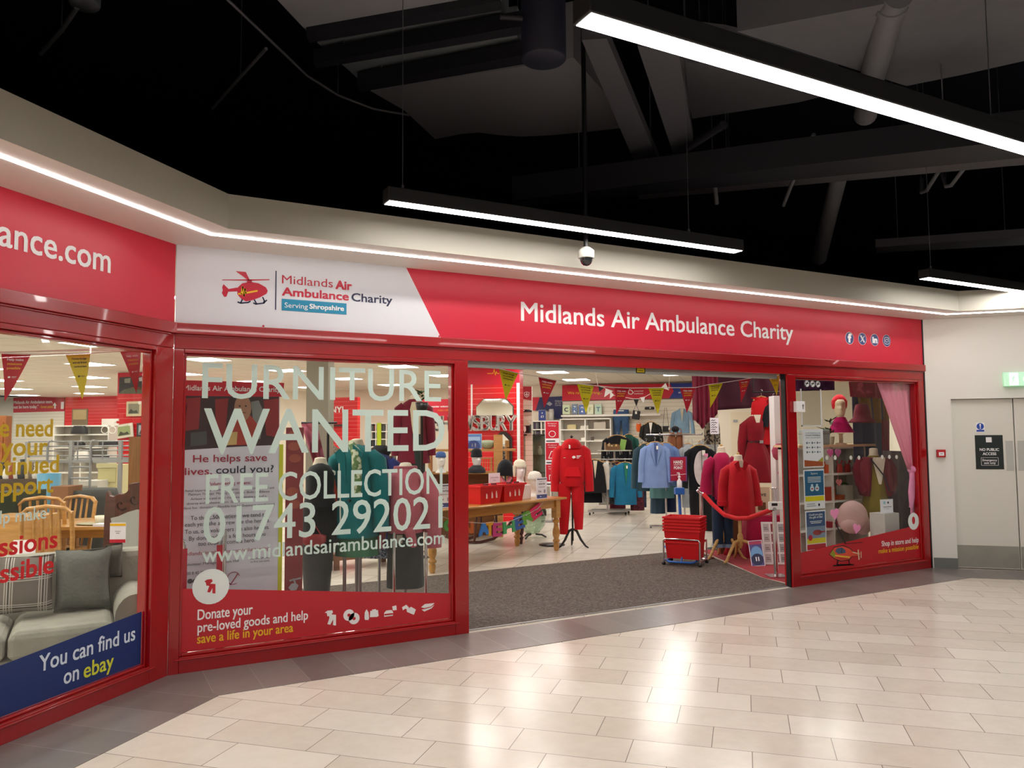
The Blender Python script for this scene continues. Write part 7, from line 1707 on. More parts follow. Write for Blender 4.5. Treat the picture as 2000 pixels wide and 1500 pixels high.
m = MB(plain('strip_lime', '#B7CF1A', .5)); x0, x1 = P.p(736, 870)[0]-P.p(712, 870)[0], P.p(744, 870)[0]-P.p(712, 870)[0]; m.box(x0, x1, -.295, -.283, .8, zt3); m.build('lime_strip', r)
rr = random.Random(11); W3 = b1-b0+.25
spn = ['#2B2B33', '#7A7A80', '#C9C4BA', '#8C3A3A', '#3A5A7A', '#B7A98A', '#4A4A44']
cnt = 0
SPF = []
for zi, z in enumerate(shz):
    for c_ in range(3):
        x = c_*(W3-.025)/3+.045; x_end = (c_+1)*(W3-.025)/3-.06
        while x < x_end:
            w_ = .022+.02*rr.random(); h_ = .13+.05*rr.random(); col = spn[rr.randrange(7)]
            if not ((x0-.01) < x < x1+.01):
                k_ = (col, round(w_, 2), round(h_, 2))
                m = MB(plain('spine_'+col[1:], col, .6)); m.box(0, w_, -.2, -.03, 0, h_); p = AB(13.5, b0+x, z+.0127); p = p + Vector((0, 0, 0))
                tag(m.build('film_case', None, p, RB), 'upright film case on the white shelves beyond the blue coat', 'film case', 'film cases on the white shelves')
                cnt += 1
            x += w_+.012+(.1 if rr.random() < .08 else 0)
# low bench and small clutter on the far tiles
q = FL(757, 1105)
r = thing('low_bench', 'low reddish wooden bench on the tiles behind the coats', 'bench', (q.x-.4, q.y+.15, 0), RV+.5)
M_bw = wood('bench_wood', '#6E4630', '#8E6044', .5)
m = MB(M_bw); m.box(-.3, .5, -.2, .2, .12, .2); m.build('seat', r)
for x in (-.25, .45):
    for y in (-.16, .16): m = MB(M_bw); m.box(x-.03, x+.03, y-.03, y+.03, .0045, .12); m.build('leg', r)
q = FL(650, 1085); 
r = thing('red_floor_mat', 'strip of red carpet at the edge of the brown matting behind the middle pane', 'carpet', (0, 0, 0)); m = MB(MATS['red_carpet']); m.prism([(.9, 1.5), (1.44, 1.5), (1.44, 2.56), (.9, 2.56)], (0, 0, .004), (1, 0, 0), (0, 1, 0), .005); m.build('carpet_strip', r)
# rack of dark clothes glimpsed between the coats
for i, (u, v0, v1, w_, dep, c_, lb) in enumerate(((722, 890, 940, 30, 11.5, '#2B2B33', 'black patterned top beyond the gap between teal and blue coats'), (770, 905, 960, 26, 11.2, '#3E6E70', 'sea green top beyond the gap between blue coat and pink jacket'), (640, 865, 930, 30, 11.8, '#6E5A4A', 'brown patterned top beyond the slanting scarves'), (757, 915, 985, 24, 11.0, '#1C1E26', 'black top next to the sea green one in the far gap'))):
    hanging('hung_shirt', lb, 'clothing', u, v0, v1, w_, 11.6, printed('far_print_%d' % i, c_, '#9A958C', 40, .56), 'tops on the far rail', tagged=False, hook=DP(700, 880, 11.6).z-zat(u, v0, 11.6))
q = DP(700, 900, 11.6); r = thing('garment_rack', 'grey rail of tops far behind the teal coat', 'clothes rack', (q.x, q.y, 0), RV)
zr = DP(700, 880, 11.6).z
m = MB(M_rack); m.tube([(-.7, 0, zr), (.7, 0, zr)], .014, 8); m.build('rail', r)
for x in (-.7, .7): m = MB(M_rack); m.tube([(x, 0, .02), (x, 0, zr)], .016, 8); m.tube([(x, -.25, .02), (x, .25, .02)], .015, 8); m.build('upright', r)

# ------------------------------------------------------------------ behind the angled pane: furniture
M_sofa = fabric('sofa_grey', '#98968A', .95, 40, .35, .12)
xa0 = PY(226, 1200, .1).x; xs0 = xa0-2.0
ysb = .72
zbk = PY(100, 1083, ysb).z
r = thing('sofa', 'grey fabric sofa close behind the angled shop window', 'sofa', (xs0, 0, 0))
WS = xa0-xs0
m = MB(M_sofa); m.box(.0, WS, .04, .9, .06, .22); m.build('base', r, bevel=.02)
sx_ = PY(11, 1260, 0).x-xs0
for a, b in ((sx_-.62, sx_-.008), (sx_+.008, WS-.004)):
    m = MB(M_sofa); m.loft([[(x, y, z) for x, y in ((a+i_, i_*.6), (b-i_, i_*.6), (b-i_, .66), (a+i_, .66))] for z, i_ in ((.225, .02), (.25, .0), (.35, -.0), (.385, .015), (.4, .06))], smooth=False); m.build('seat_cushion', r, bevel=.03)
m = MB(M_sofa); m.box(.0, WS+.22, .7, .92, .2, zbk); m.build('backrest', r, bevel=.05)
m = MB(M_sofa); m.loft([[(WS+.12+cos(k*pi/10)*.125, y, .4+sin(k*pi/10)*.15) for k in range(11)]+[(WS+.01, y, .06), (WS+.22, y, .06)] for y in (.11, .15, .5, .9)]); m.build('arm', r, bevel=.02)
for x in (.1, WS+.12):
    for y in (.2, .8): m = MB(M_black); m.box(x-.03, x+.03, y-.03, y+.03, .004, .06); m.build('foot', r)
def cushion(label, u0, v0, u1, v1, y, mat, lean=.25, group=None, edge=None):
    a, b = PY(u0, v1, y), PY(u1, v0, y); w_, h_ = b.x-a.x, b.z-a.z
    r = thing('cushion', label, 'cushion', (a.x, y, a.z))
    m = MB(mat); n = 12; vs = []; fs = []
    for sgn in (1, -1):
        for j in range(n+1):
            for i in range(n+1):
                p, q_ = i/n*2-1, j/n*2-1; t_ = .085*(max(0, (1-p**4)*(1-q_**4)))**.55
                pinch = 1-.05*(1-abs(p))*abs(q_)**3
                x = (p*(1-.06*(1-q_*q_))+1)/2*w_; z = (q_*(1-.05*(1-p*p))+1)/2*h_
                vs.append((x, -sgn*t_+lean*z+.012*sin(x*17+z*9)*sgn, z))
    o = (n+1)*(n+1)
    for s_ in (0, 1):
        for j in range(n):
            for i in range(n):
                k = s_*o+j*(n+1)+i; f = (k, k+1, k+n+2, k+n+1); fs.append(f if s_ == 0 else tuple(reversed(f)))
    m.add(vs, fs, True); m.build('cover', r)
    return r
t = NT('plaid_grey'); p = t.sep(t.obj()); 
def pl_(ax, off):
    f = t.math('FRACT', t.math('DIVIDE', t.math('ADD', ax, off), .2)); k = None
    for c_ in (.40, .47, .56, .63):
        e_ = t.math('LESS_THAN', t.math('ABSOLUTE', t.math('SUBTRACT', f, c_)), .016); k = e_ if k is None else t.math('MAXIMUM', k, e_)
    d_ = t.math('LESS_THAN', t.math('ABSOLUTE', t.math('SUBTRACT', f, .515)), .02)
    return k, d_
k1_, d1_ = pl_(p[0], .02); k2_, d2_ = pl_(p[2], .06)
c_ = t.mix(t.math('MULTIPLY', t.math('MAXIMUM', d1_, d2_), .8), lin('#6F6862'), lin('#46403E'))
c_ = t.mix(t.math('MULTIPLY', t.math('MAXIMUM', k1_, k2_), .75), c_, lin('#C9C3BA')); t.set(Base_Color=c_, Roughness=.95); t.bump(t.noise(t.obj(), 90, 2), .3, .01)
cushion('plaid grey cushion with pale stripes on the sofa', -14, 1085, 106, 1203, .42, t.m, .3)
cushion('plain grey cushion beside the plaid one, against the sofa arm', 104, 1070, 219, 1197, .5, fabric('cushion_grey', '#6E706A', .9, 40, .4, .1), .2)
cushion('dark grey cushion standing at the end of the sofa back', 205, 1063, 240, 1130, .66, fabric('cushion_dark', '#5C5A52', .9, 40, .4, .1), .1)
# dark carved headboard with cream panel, price card
P = Pix('d', 6.75, 250, 1080)
r = thing('headboard', 'dark carved mahogany headboard with cream panel standing behind the sofa', 'headboard', (P.O.x, P.O.y, 0), P.rz)
z0 = P.O.z; q_ = [(x, z+z0) for x, z in P.poly(((199, 1085), (203, 1010), (206, 965), (210, 958), (214, 968), (222, 970), (232, 964), (240, 965), (246, 962), (252, 955), (250, 946), (256, 944), (275, 941), (306, 942), (306, 1085)))]
q_[0] = (q_[0][0], .0045); q_[-1] = (q_[-1][0], .0045)
m = MB(M_mah); m.prism(list(reversed(q_)), (0, 0, 0), t=-.05, N=(0, -1, 0)); m.build('board', r, bevel=.006)
m = MB(plain('panel_cream', '#A9AAA4', .6)); q_ = [(x, z+z0) for x, z in P.poly(((216, 1012), (232, 1008), (250, 1000), (268, 995), (300, 998), (300, 1085), (250, 1085), (228, 1070)))]; m.prism(list(reversed(q_)), (0, -.002, 0), t=-.012, N=(0, -1, 0)); m.build('cream_panel', r)
m = MB(plain('carving_dark', '#2A110C', .4))
for u, v in ((236, 985), (262, 975), (285, 970)): x, z = P.p(u, v); line(m, [(x+cos(k*.7)*.02*k*.35, z+z0+sin(k*.7)*.02*k*.35) for k in range(9)], .008, (0, -.003, 0), t=.004)
m.build('carving', r)
P = Pix('d', 6.2, 230, 1060)
r = thing('price_card', 'white price card with a yellow top band and crimson foot in front of the headboard', 'price card', P.O, P.rz)
x0, x1 = P.p(214, 1060)[0], P.p(245, 1060)[0]; zt_ = P.p(230, 1021)[1]
m = MB(M_card); m.box(x0, x1, 0, .004, 0, zt_); m.use(M_yel); m.rect(x0, zt_*.84, x1, zt_*.96, (0, -.001, 0), t=.0006); m.use(M_pred); m.rect(x0, 0, x1, zt_*.17, (0, -.001, 0), t=.0006); m.use(M_grey); m.rect(x0+.05, zt_*.46, x1-.05, zt_*.5, (0, -.001, 0), t=.0006); m.rect(x0+.04, zt_*.56, x1-.04, zt_*.59, (0, -.001, 0), t=.0006); m.build('card', r)
m = MB(plain('card_support', '#25262A', .5)); m.box((x0+x1)/2-.03, (x0+x1)/2+.03, .005, .02, .005-P.O.z, zt_*.3); m.build('support', r)
# dining table, crockery, chairs
M_dw = wood('dining_wood', '#B07E3E', '#CB9A58', .35, coat=.2)
q = FL(140, 1027, .76)
r = thing('dining_table', 'light oak dining table set with two cups behind the sofa', 'dining table', (q.x, q.y, 0), RV)
m = MB(M_dw); m.loft([ring(.12, .35, z, a, .46, 40, 2.6) for z, a in ((.73, .66), (.735, .68), (.755, .68), (.76, .67))]); m.build('tabletop', r)
m = MB(M_dw); m.box(-.35, .6, .02, .68, .64, .73); m.build('apron', r)
for x in (-.33, .58):
    for y in (.04, .66): m = MB(M_dw); m.box(x-.03, x+.03, y-.03, y+.03, .0045, .73); m.build('leg', r)
TM = Matrix.Translation((q.x, q.y, 0)) @ Matrix.Rotation(RV, 4, 'Z')
M_china = plain('china_cream', '#E6DFC9', .3)
for i, (x, y, lb) in enumerate(((.22, .1, 'cream cup nearer the oak chairs on the dining table'), (.36, .12, 'cream cup nearer the headboard on the dining table'))):
    m = MB(M_china); m.lathe([(.035, 0), (.042, .03), (.046, .075), (.042, .075), (.034, .01), (.001, .01)], 16); m.tube([(.044, 0, .06), (.068, 0, .055), (.068, 0, .03), (.042, 0, .02)], .005, 6); tag(m.build('tea_cup', None, TM @ Vector((x, y, .772))), lb, 'cup', 'cups on the dining table')
m = MB(plain('tray_olive', '#8C875C', .4)); m.loft([ring(.22, .12, z, a, b_, 24) for z, a, b_ in ((.761, .2, .1), (.764, .23, .13), (.771, .24, .14))]); o = m.build('serving_tray', None, (q.x, q.y, 0), RV); tag(o, 'olive oval tray under the two cream cups', 'tray')
m = MB(M_card); m.box(.26, .52, -.1, .02, .7605, .785); tag(m.build('paper_stack', None, (q.x, q.y, 0), RV), 'white stack of papers at the near edge of the dining table', 'papers')
def chair(label, u, v, dep, rz):
    """v: top of the backrest"""
    p = DP(u, v, dep); r = thing('dining_chair', label, 'chair', (p.x, p.y, 0), rz, 'light oak dining chairs'); zt_ = p.z
    m = MB(M_dw); m.loft([[(x, y, z) for x, y in ((-.2, -.4), (.2, -.4), (.19, .0), (-.19, .0))] for z in (.43, .47)], smooth=False); m.build('seat', r, bevel=.01)
    for s in (-1, 1):
        m = MB(M_dw); m.tube([(s*.19, .03, .005), (s*.19, 0, .45), (s*.2, .04, .75), (s*.195, .08, zt_-.06)], .02, 8); m.build('rear_leg', r)
        m = MB(M_dw); m.tube([(s*.18, -.37, .005), (s*.18, -.37, .43)], .02, 8); m.build('leg', r)
    m = MB(M_dw); m.tube([(-.2, .08, zt_-.08), (-.15, .085, zt_-.03), (0, .09, zt_-.01), (.15, .085, zt_-.03), (.2, .08, zt_-.08)], [.028, .034, .036, .034, .028], 8, flat=.5); m.build('top_rail', r)
    for x in (-.1, -.035, .035, .1): m = MB(M_dw); m.tube([(x, .0, .48), (x, .05, .75), (x, .085, zt_-.04)], .014, 6, flat=.6); m.build('back_slat', r)
chair('light oak slat back chair nearest the sofa', 97, 985, 6.9, RV+.25+pi)
chair('light oak chair beyond the nearest one, with a rounded back', 86, 968, 7.8, RV+.3+pi)
chair('light oak chair at the far side of the dining table', 145, 968, 8.4, RV-.15)
q = DP(168, 955, 9.4)
r = thing('tub_chair', 'charcoal tub chair beyond the dining table', 'armchair', (q.x, q.y, 0), RV)
M_tub = fabric('tub_charcoal', '#3E3E3A', .7, 40, .2); m = MB(M_tub); m.loft([ring(0, 0, z, a, b_, 28, 2.4) for z, a, b_ in ((.08, .26, .26), (.4, .3, .3), (q.z-.1, .36, .32), (q.z, .33, .28), (q.z-.06, .25, .2), (.42, .22, .18))]); m.build('shell', r)
m = MB(M_tub); m.lathe([(.2, .005), (.22, .08)], 18); m.build('base', r)
# silver bunk bed
q = DP(150, 960, 10.2); D_ = 10.2; P = Pix('d', D_, 150, 960)
r = thing('bunk_bed_frame', 'silver metal high sleeper bed frame across the angled window view', 'bed', (P.O.x, P.O.y, 0), P.rz)
z0 = P.O.z; gx_ = lambda u: P.p(u, 900)[0]; gz_ = lambda v: P.p(150, v)[1]+z0
M_silv = plain('tube_silver', '#A3A6A8', .35, metal=.5)
for v, u0, u1 in ((862, 54, 252), (871.5, 54, 252), (880, 54, 252), (890, 54, 252)): m = MB(M_silv); m.tube([(gx_(u0), 0, gz_(v)), (gx_(u1), 0, gz_(v))], .009, 8); m.build('guard_rail', r)
m = MB(M_silv); m.box(gx_(54), gx_(300), -.02, .02, gz_(904), gz_(898)); m.build('bed_rail', r)
m = MB(M_silv); m.box(gx_(54), gx_(300), .9, .94, gz_(902), gz_(897)); m.build('bed_rail', r)
for u, v0 in ((53, 862), (139, 860), (235, 860)): m = MB(M_silv); m.box(gx_(u)-.022, gx_(u)+.022, -.022, .022, .0045, gz_(v0)); m.build('post', r)
for u in (179, 95): m = MB(M_silv); m.tube([(gx_(u), -.03, .5 if u == 179 else gz_(898)), (gx_(u), -.03, gz_(866)), (gx_(u+3), -.03, gz_(861)), (gx_(u+8), -.03, gz_(861))], .016, 8); m.build('ladder_rail' if u == 179 else 'guard_upright', r)
for u in (151, 200): m = MB(M_silv); m.tube([(gx_(u), 0, gz_(898)), (gx_(u), 0, gz_(862))], .01, 6); m.build('guard_upright', r)
for v in (912, 934): m = MB(M_silv); m.tube([(gx_(141), -.02, gz_(v)), (gx_(179), -.02, gz_(v))], .012, 8); m.build('ladder_rung', r)
# cabinets and shelving beyond
def block(name, label, cat, u0, v0, u1, v1, dep, depth, mat, floor=True, parts=(), group=None):
    P = Pix('d', dep, (u0+u1)/2, v1); r = thing(name, label, cat, (P.O.x, P.O.y, 0 if floor else P.O.z), P.rz, group); z0 = P.O.z if floor else 0
    x0, x1 = P.p(u0, v1)[0], P.p(u1, v1)[0]; zt_ = P.p((u0+u1)/2, v0)[1]+z0
    m = MB(mat); m.box(x0, x1, 0, depth, .0045 if floor else 0, zt_); m.build('carcass', r, bevel=.006)
    for nm, a, b, c_, d, mt, y in parts: m = MB(mt); m.box(x0+(x1-x0)*a, x0+(x1-x0)*c_, y, min(-.0005, y+.02), zt_*b, zt_*d); m.build(nm, r, bevel=.003)
    return r, P
M_crm = plain('cabinet_cream', '#D9D09E', .5); M_crm2 = plain('cabinet_cream_b', '#CFC690', .5)
block('cream_cabinet', 'cream painted cabinet beside the red slatted pillar', 'cabinet', 190, 908, 227, 962, 11.2, .45, M_crm, parts=(('drawer', .04, .8, .96, .96, M_crm2, -.02), ('door', .04, .06, .96, .76, M_crm2, -.018), ('top_moulding', -.04, .965, 1.03, 1.02, M_crm, -.03)))
block('white_side_table', 'white side table with a sign between the bed ladder and the cream cabinet', 'side table', 157, 939, 190, 965, 10.9, .4, plain('table_white', '#D6D3CA', .5), parts=(('table_edge', -.06, .93, 1.02, 1.0, plain('table_white', '#D6D3CA', .5), -.03),))
q0, q1 = DP(123, 831, 14.6), DP(231, 831, 14.6)
zs = [DP(180, v, 14.6).z for v in (849, 874, 898, 922)]
bookcase('white_bookcase', 'pair of tall white bookcases beyond the silver bed frame', (q0.x, q0.y+.2, 0), RV, (q1-q0).length, .32, q0.z, 2, zs, M_shw, M_shg, z0=.005)
for i, (u, v, w_, h_, lb) in enumerate(((155, 848, .3, .15, 'black bag lying in the top compartment of the white bookcases'), (212, 848, .22, .14, 'pair of pale hoops in the right top compartment of the bookcases'), (150, 873, .3, .1, 'dark wares in the second compartment of the bookcases'), (212, 873, .36, .12, 'black slippers in the right second compartment'), (160, 897, .25, .18, 'white boxed ware in the third compartment of the bookcases'), (195, 897, .35, .08, 'flat dark wares right in the third compartment'))):
    p = DP(u, v, 14.35); p.z = min(zs, key=lambda z: abs(z-p.z))+.0127
    m = MB(M_tag if 'pale' in lb or 'white boxed' in lb else M_blk2)
    if 'hoops' in lb:
        for dx in (-.07, .07): m.tube([(dx+cos(k*pi/8)*.065, 0, .072+sin(k*pi/8)*.065) for k in range(17)], .006, 6)
    else: m.loft([ring(0, 0, z, a*w_/2, .07, 16, 3) for z, a in ((0, 1), (h_*.7, .95), (h_, .6))])
    tag(m.build('shelf_ware', None, p, RV), lb, 'ware', 'wares in the white bookcases')
P = Pix('d', 14.5, 216, 830)
r = thing('letter_sign', 'white block letters standing on the white bookcases', 'sign letters', (P.O.x, P.O.y, DP(216, 831, 14.6).z+.001), P.rz)
for i, ch in enumerate('BRIC'): m = MB(M_blk); x = P.p(202+i*7.5, 830)[0]; m.text(ch, (x, -.03, 0), w=.06, cap=.11, bold=.1); m.text(ch, (x, .0, 0), w=.06, cap=.11, bold=.1); m.box(x, x+.06, -.03, 0, 0, .012); m.build('letter', r)
# red slatted pillar with pictures
P = Pix('a', 8.2, 265, 950)
r = thing('slatwall_column', 'red slatted pillar hung with framed pictures in the angled window', 'display panel', (P.O.x, P.O.y, 0), RB); z0 = P.O.z
x0, x1 = P.p(226, 900)[0], P.p(318, 900)[0]; m = MB(M_slatr); m.box(x0, x1, 0, .5, .0045, P.p(265, 769)[1]+z0); m.build('slat_panel', r)
m = MB(M_fred); m.box(x0, x1, 0, .5, P.p(265, 769)[1]+z0, 2.915); m.build('header_panel', r)
m = MB(plain('photo_night', '#2E3034', .5)); a, b = P.p(233, 769), P.p(318, 734); m.box(a[0], b[0], -.012, -.001, a[1]+z0, b[1]+z0)
for pts, c_ in ((((233, 769), (300, 769), (300, 758), (262, 756), (240, 762)), '#5C5F4A'), (((244, 740), (256, 738), (255, 748), (244, 748)), '#8A8E80'), (((272, 738), (280, 736), (281, 744), (273, 745)), '#C9CDD0'), (((255, 757), (290, 764), (300, 765), (268, 755)), '#A0503C')): m.use(plain('photo_'+c_[1:], c_, .5)); m.prism(list(reversed([(x, z+z0) for x, z in P.poly(pts)])), (0, -.0125, 0), t=-.0008, N=(0, -1, 0))
m.build('photo_board', r)
for u0, v0, u1, v1, fr, inner, lb, lean in ((248, 784, 277.5, 813, '#D8CBA8', '#8F8C76', 'cream framed country print, topmost picture on the red pillar', 0), (228, 828, 262, 855, '#E6E2D2', '#9FB07A', 'tilted pale framed green landscape on the red pillar', .12), (268, 826, 298, 853, '#34363A', '#A9BCC4', 'dark framed pale blue seascape on the red pillar', 0), (283, 871, 302, 896, '#D9D2C0', '#8A9490', 'pale framed picture lowest on the red pillar', 0)):
    P2 = Pix('a', 8.16, (u0+u1)/2, v1); w_ = P2.p(u1, v1)[0]-P2.p(u0, v1)[0]; h_ = P2.p((u0+u1)/2, v0)[1]
    r = thing('framed_picture', lb, 'picture', P2.O, RB, 'pictures on the red pillar'); T_ = Matrix.Rotation(-lean, 4, 'Y')
    m = MB(plain('frame_'+fr[1:], fr, .5), T_); m.box(-w_/2, w_/2, -.025, 0, 0, h_); m.build('frame', r, bevel=.004)
    m = MB(plain('mount_'+inner[1:], inner, .5), T_); m.rect(-w_*.36, h_*.16, w_*.36, h_*.84, (0, -.026, 0), t=.001); m.use(plain('pic_dark', '#4A4E42', .6)); m.prism([(-w_*.34, h_*.2), (w_*.3, h_*.2), (w_*.2, h_*.42), (0, h_*.35), (-w_*.2, h_*.5)], (0, -.0275, 0), t=.001); m.build('picture_print', r)
    m = MB(M_tag, T_); m.rect(w_*.3, h_*.8, w_*.5, h_, (0, -.028, 0), t=.002); m.build('price_tag', r)
m = MB(wood('plank_walnut', '#6A4522', '#8A5E32', .45, (22, 22, 2))); P = Pix('d', 9.0, 262, 945); x0, x1 = P.p(250, 945)[0], P.p(275, 945)[0]; m.box(x0, x1, 0, .18, .0045, P.p(262, 853)[1]+P.O.z); tag(m.build('wooden_post_shelf', None, (P.O.x, P.O.y, 0), P.rz), 'tall narrow walnut cabinet side in front of the red pillar', 'cabinet')
# far wall: banner, cream slats, red wall with picture
P = Pix('a', 15.3, 75, 800)
r = thing('hanging_banner', 'red testimonial banner on the far wall in the angled window', 'banner', P.O, RB)
m = MB(M_pred); m.prism(list(reversed(P.poly(((26, 777), (126, 773), (126, 803), (26, 806))))), t=-.02, N=(0, -1, 0)); m.build('banner_sheet', r)
m = MB(M_wht); ptext2(m, P, 'Midlands Air Ambulance team,', 27, 789, 103, 783); ptext2(m, P, 'not be here today."', 27, 798, 75, 792); m.use(M_yel); ptext2(m, P, '- former patient', 78, 797, 104, 792); m.use(M_wht); m.prism(list(reversed(P.poly(((107, 786), (111, 792), (109, 792), (109, 798), (106, 798), (106, 792), (103, 792))))), (0, -.004, 0), t=-.001, N=(0, -1, 0)); m.rect(*P.p(119, 799), *P.p(125, 785), O=(0, -.004, 0), t=.001); m.build('lettering', r)
r = thing('slatwall_panel', 'cream slatted panel under the testimonial banner', 'display panel', P.O, RB); m = MB(M_slatw); m.box(P.p(26, 805)[0], P.p(125, 805)[0], .01, .1, .0045-P.O.z, P.p(75, 804)[1]); m.build('slat_panel', r)
P = Pix('a', 15.2, 180, 800)
r = thing('slatwall_panel', 'red slatted panel beyond the white bookcases', 'display panel', P.O, RB); m = MB(M_slatr); m.box(P.p(127, 800)[0], P.p(240, 800)[0], 0, .1, .0045-P.O.z, P.p(180, 764)[1]); m.build('slat_panel', r)
P = Pix('d', 14.55, 155, 830); r = thing('framed_picture', 'brown landscape picture standing on the white bookcases', 'picture', (P.O.x, P.O.y, q0.z+.001), P.rz)
x0, x1 = P.p(140, 830)[0], P.p(170, 830)[0]; h_ = P.p(155, 798)[1]; m = MB(plain('pic_umber', '#6E5C44', .6)); m.box(x0, x1, 0, .03, 0, h_); m.use(plain('pic_ochre', '#A08A60', .6)); m.rect(x0+.02, h_*.35, x1-.02, h_-.02, (0, -.001, 0), t=.001); m.build('canvas', r)
# left edge clutter
block('chest_of_drawers', 'light wood chest behind the yellow lettering', 'chest', -40, 1010, 66, 1052, 6.9, .4, M_dw, parts=(('drawer', .02, .7, .98, .97, M_dw, -.015), ('drawer', .02, .38, .98, .67, M_dw, -.015)))
P = Pix('d', 6.7, 47, 1086); x0, x1 = P.p(25, 1086)[0], P.p(68, 1086)[0]; m = MB(M_card); m.box(x0, x1, 0, .01, -.1, P.p(47, 1055)[1]); tag(m.build('paper_notice', None, P.O, P.rz), 'white paper notice standing in front of the light wood chest', 'notice')
block('dark_cabinet', 'dark shelf unit loaded with small wares at the edge of the angled pane', 'cabinet', -40, 936, 76, 1000, 9.6, .4, wood('cab_dark', '#3A2A22', '#54402E', .5), parts=(('door', .04, .06, .48, .9, M_mah, -.015), ('door', .52, .06, .96, .9, M_mah, -.015)))
zt_ = Pix('d', 9.6, 18, 1000).p(18, 936)[1]+Pix('d', 9.6, 18, 1000).O.z
for i, (u, c_, h_, w_) in enumerate(((4, '#2B2B30', .22, .1), (14, '#E6E2DA', .16, .12), (24, '#8E3A2E', .2, .1), (33, '#D9D4C8', .2, .1), (43, '#33363C', .24, .12), (54, '#C9B48A', .26, .08), (62, '#7A6A5A', .2, .09), (70, '#DCD8D0', .14, .1))):
    p = DP(u, 936, 9.75); m = MB(plain('bric_'+c_[1:], c_, .5)); m.lathe([(w_*.4, 0), (w_*.5, h_*.3), (w_*.35, h_*.7), (w_*.2, h_*.85), (w_*.25, h_), (.001, h_)], 14)
    tag(m.build('vase', None, (p.x, p.y, zt_+.001)), ('black', 'white', 'rust', 'ivory', 'charcoal', 'sandy', 'taupe', 'pale grey')[i]+' vase on the dark shelf unit behind the yellow lettering', 'vase', 'vases on the dark shelf unit')
m = MB(plain('bin_blue', '#5A9AB8', .5)); q = DP(95, 962, 9.2); h_ = DP(95, 925, 9.2).z-.5; m.lathe([(.1, .5), (.125, .5+h_), (.118, .5+h_), (.095, .52), (.001, .52)], 20)
r = thing('laundry_bin', 'pale blue bin on a low stool among the far wares', 'bin', (q.x, q.y, 0)); m.build('bin_body', r); m = MB(M_bw); m.box(-.14, .14, -.14, .14, .46, .499); m.build('stool_seat', r)
for x in (-.11, .11):
    for y in (-.11, .11): m = MB(M_bw); m.box(x-.015, x+.015, y-.015, y+.015, .0045, .46); m.build('stool_leg', r)
block('cardboard_box', 'brown cardboard box beyond the dining chairs', 'box', 98, 950, 133, 972, 9.0, .3, plain('card_brown', '#8A5E3C', .8))
block('green_armchair', 'dark green upholstered chair at the edge of the angled pane', 'armchair', -30, 962, 30, 1012, 7.6, .5, fabric('chair_green', '#26301E', .9), parts=(('seat_cushion', .05, .4, .95, .5, MATS['chair_green'], -.3),))
block('orange_cupboard', 'orange brown cupboard with a grey box on top, far left in the view', 'cupboard', -60, 812, 8, 930, 12.0, .15, wood('cup_orange', '#8A4A1C', '#A8622A', .5), parts=(('door', .06, .1, .94, .95, wood('cup_orange', '#8A4A1C', '#A8622A', .5), -.018),))

# ------------------------------------------------------------------ overhead: ducts, trays, pipes in the dark void
M_duct = plain('duct_grey', '#75757D', .6, metal=.0, var=.06); M_duct2 = plain('duct_green_grey', '#808489', .55); M_ductl = plain('duct_pale', '#94939A', .6); M_strp = plain('strip_dim', '#56555C', .6); M_duct3 = plain('duct_dim', '#6C696E', .55); M_bm = plain('beam_dark', '#1E1E26', .6); M_pipe = plain('pipe_grey', '#86868C', .5); M_dkb = plain('duct_navy', '#14152A', .6)
def over(name, label, cat, z, h, pts, mat, group=None, part='body'):
    ps = [FL(u, v, z) for u, v in pts]; c_ = sum(ps, Vector())/len(ps)
    r = thing(name, label, cat, (c_.x, c_.y, z), 0, group)
    q_ = [(p.x-c_.x, p.y-c_.y) for p in ps]
    ar = sum(q_[i][0]*q_[(i+1) % len(q_)][1]-q_[(i+1) % len(q_)][0]*q_[i][1] for i in range(len(q_)))
    if ar < 0: q_.reverse()
    m = MB(mat); m.prism(q_, (0, 0, 0), (1, 0, 0), (0, 1, 0), h); m.build(part, r)
    for p in (ps[0], ps[len(ps)//2]): m = MB(M_steel); x, y = (p.x-c_.x)*.7, (p.y-c_.y)*.7; m.tube([(x, y, h), (x, y, 6.6-z)], .006, 5); m.build('hanger', r)
    return r
Z1 = 4.7
over('air_duct', 'wide pale duct panel nearest the top edge, above the dark trays', 'duct', Z1, .4, ((538, -4), (600, 62), (980, 2), (940, -60), (600, -40)), M_ductl)
over('overhead_baffle', 'pale strip panel between the first and second dark trays', 'ceiling panel', Z1+.1, .25, ((620, 84), (650, 110), (994, 52), (978, 18)), M_duct2)
over('overhead_baffle', 'pale strip panel between the second and third dark trays', 'ceiling panel', Z1+.1, .25, ((668, 126), (704, 158), (1030, 108), (1010, 70)), M_duct2)
TR = 'dark cable trays of the mall ceiling'
over('cable_tray', 'dark cable tray along the edge of the top duct panel', 'cable tray', Z1-.06, .12, ((598, 68), (604, 84), (978, 20), (976, 2)), M_bm, TR)
over('cable_tray', 'dark cable tray between the two pale strip panels', 'cable tray', Z1-.06, .12, ((612, 124), (618, 134), (1036, 64), (1034, 48)), M_bm, TR)
over('cable_tray', 'dark cable tray below the second strip panel, nearest the big duct', 'cable tray', Z1-.06, .12, ((698, 168), (702, 180), (1032, 124), (1028, 106)), M_bm, TR)
over('air_duct', 'big pale duct panel with a curved lower edge above the middle light', 'duct', Z1+.15, .5, ((724, 178), (790, 216), (850, 272), (900, 262), (935, 259), (975, 264), (1020, 267), (1080, 264), (1145, 258), (1215, 250), (1180, 180), (1120, 112), (1030, 128)), M_ductl)
over('overhead_strip', 'first of the two long pale strips crossing under the near light', 'ceiling panel', Z1-.3, .1, ((1136, 78), (1185, 75), (1288, 320), (1252, 346)), M_strp)
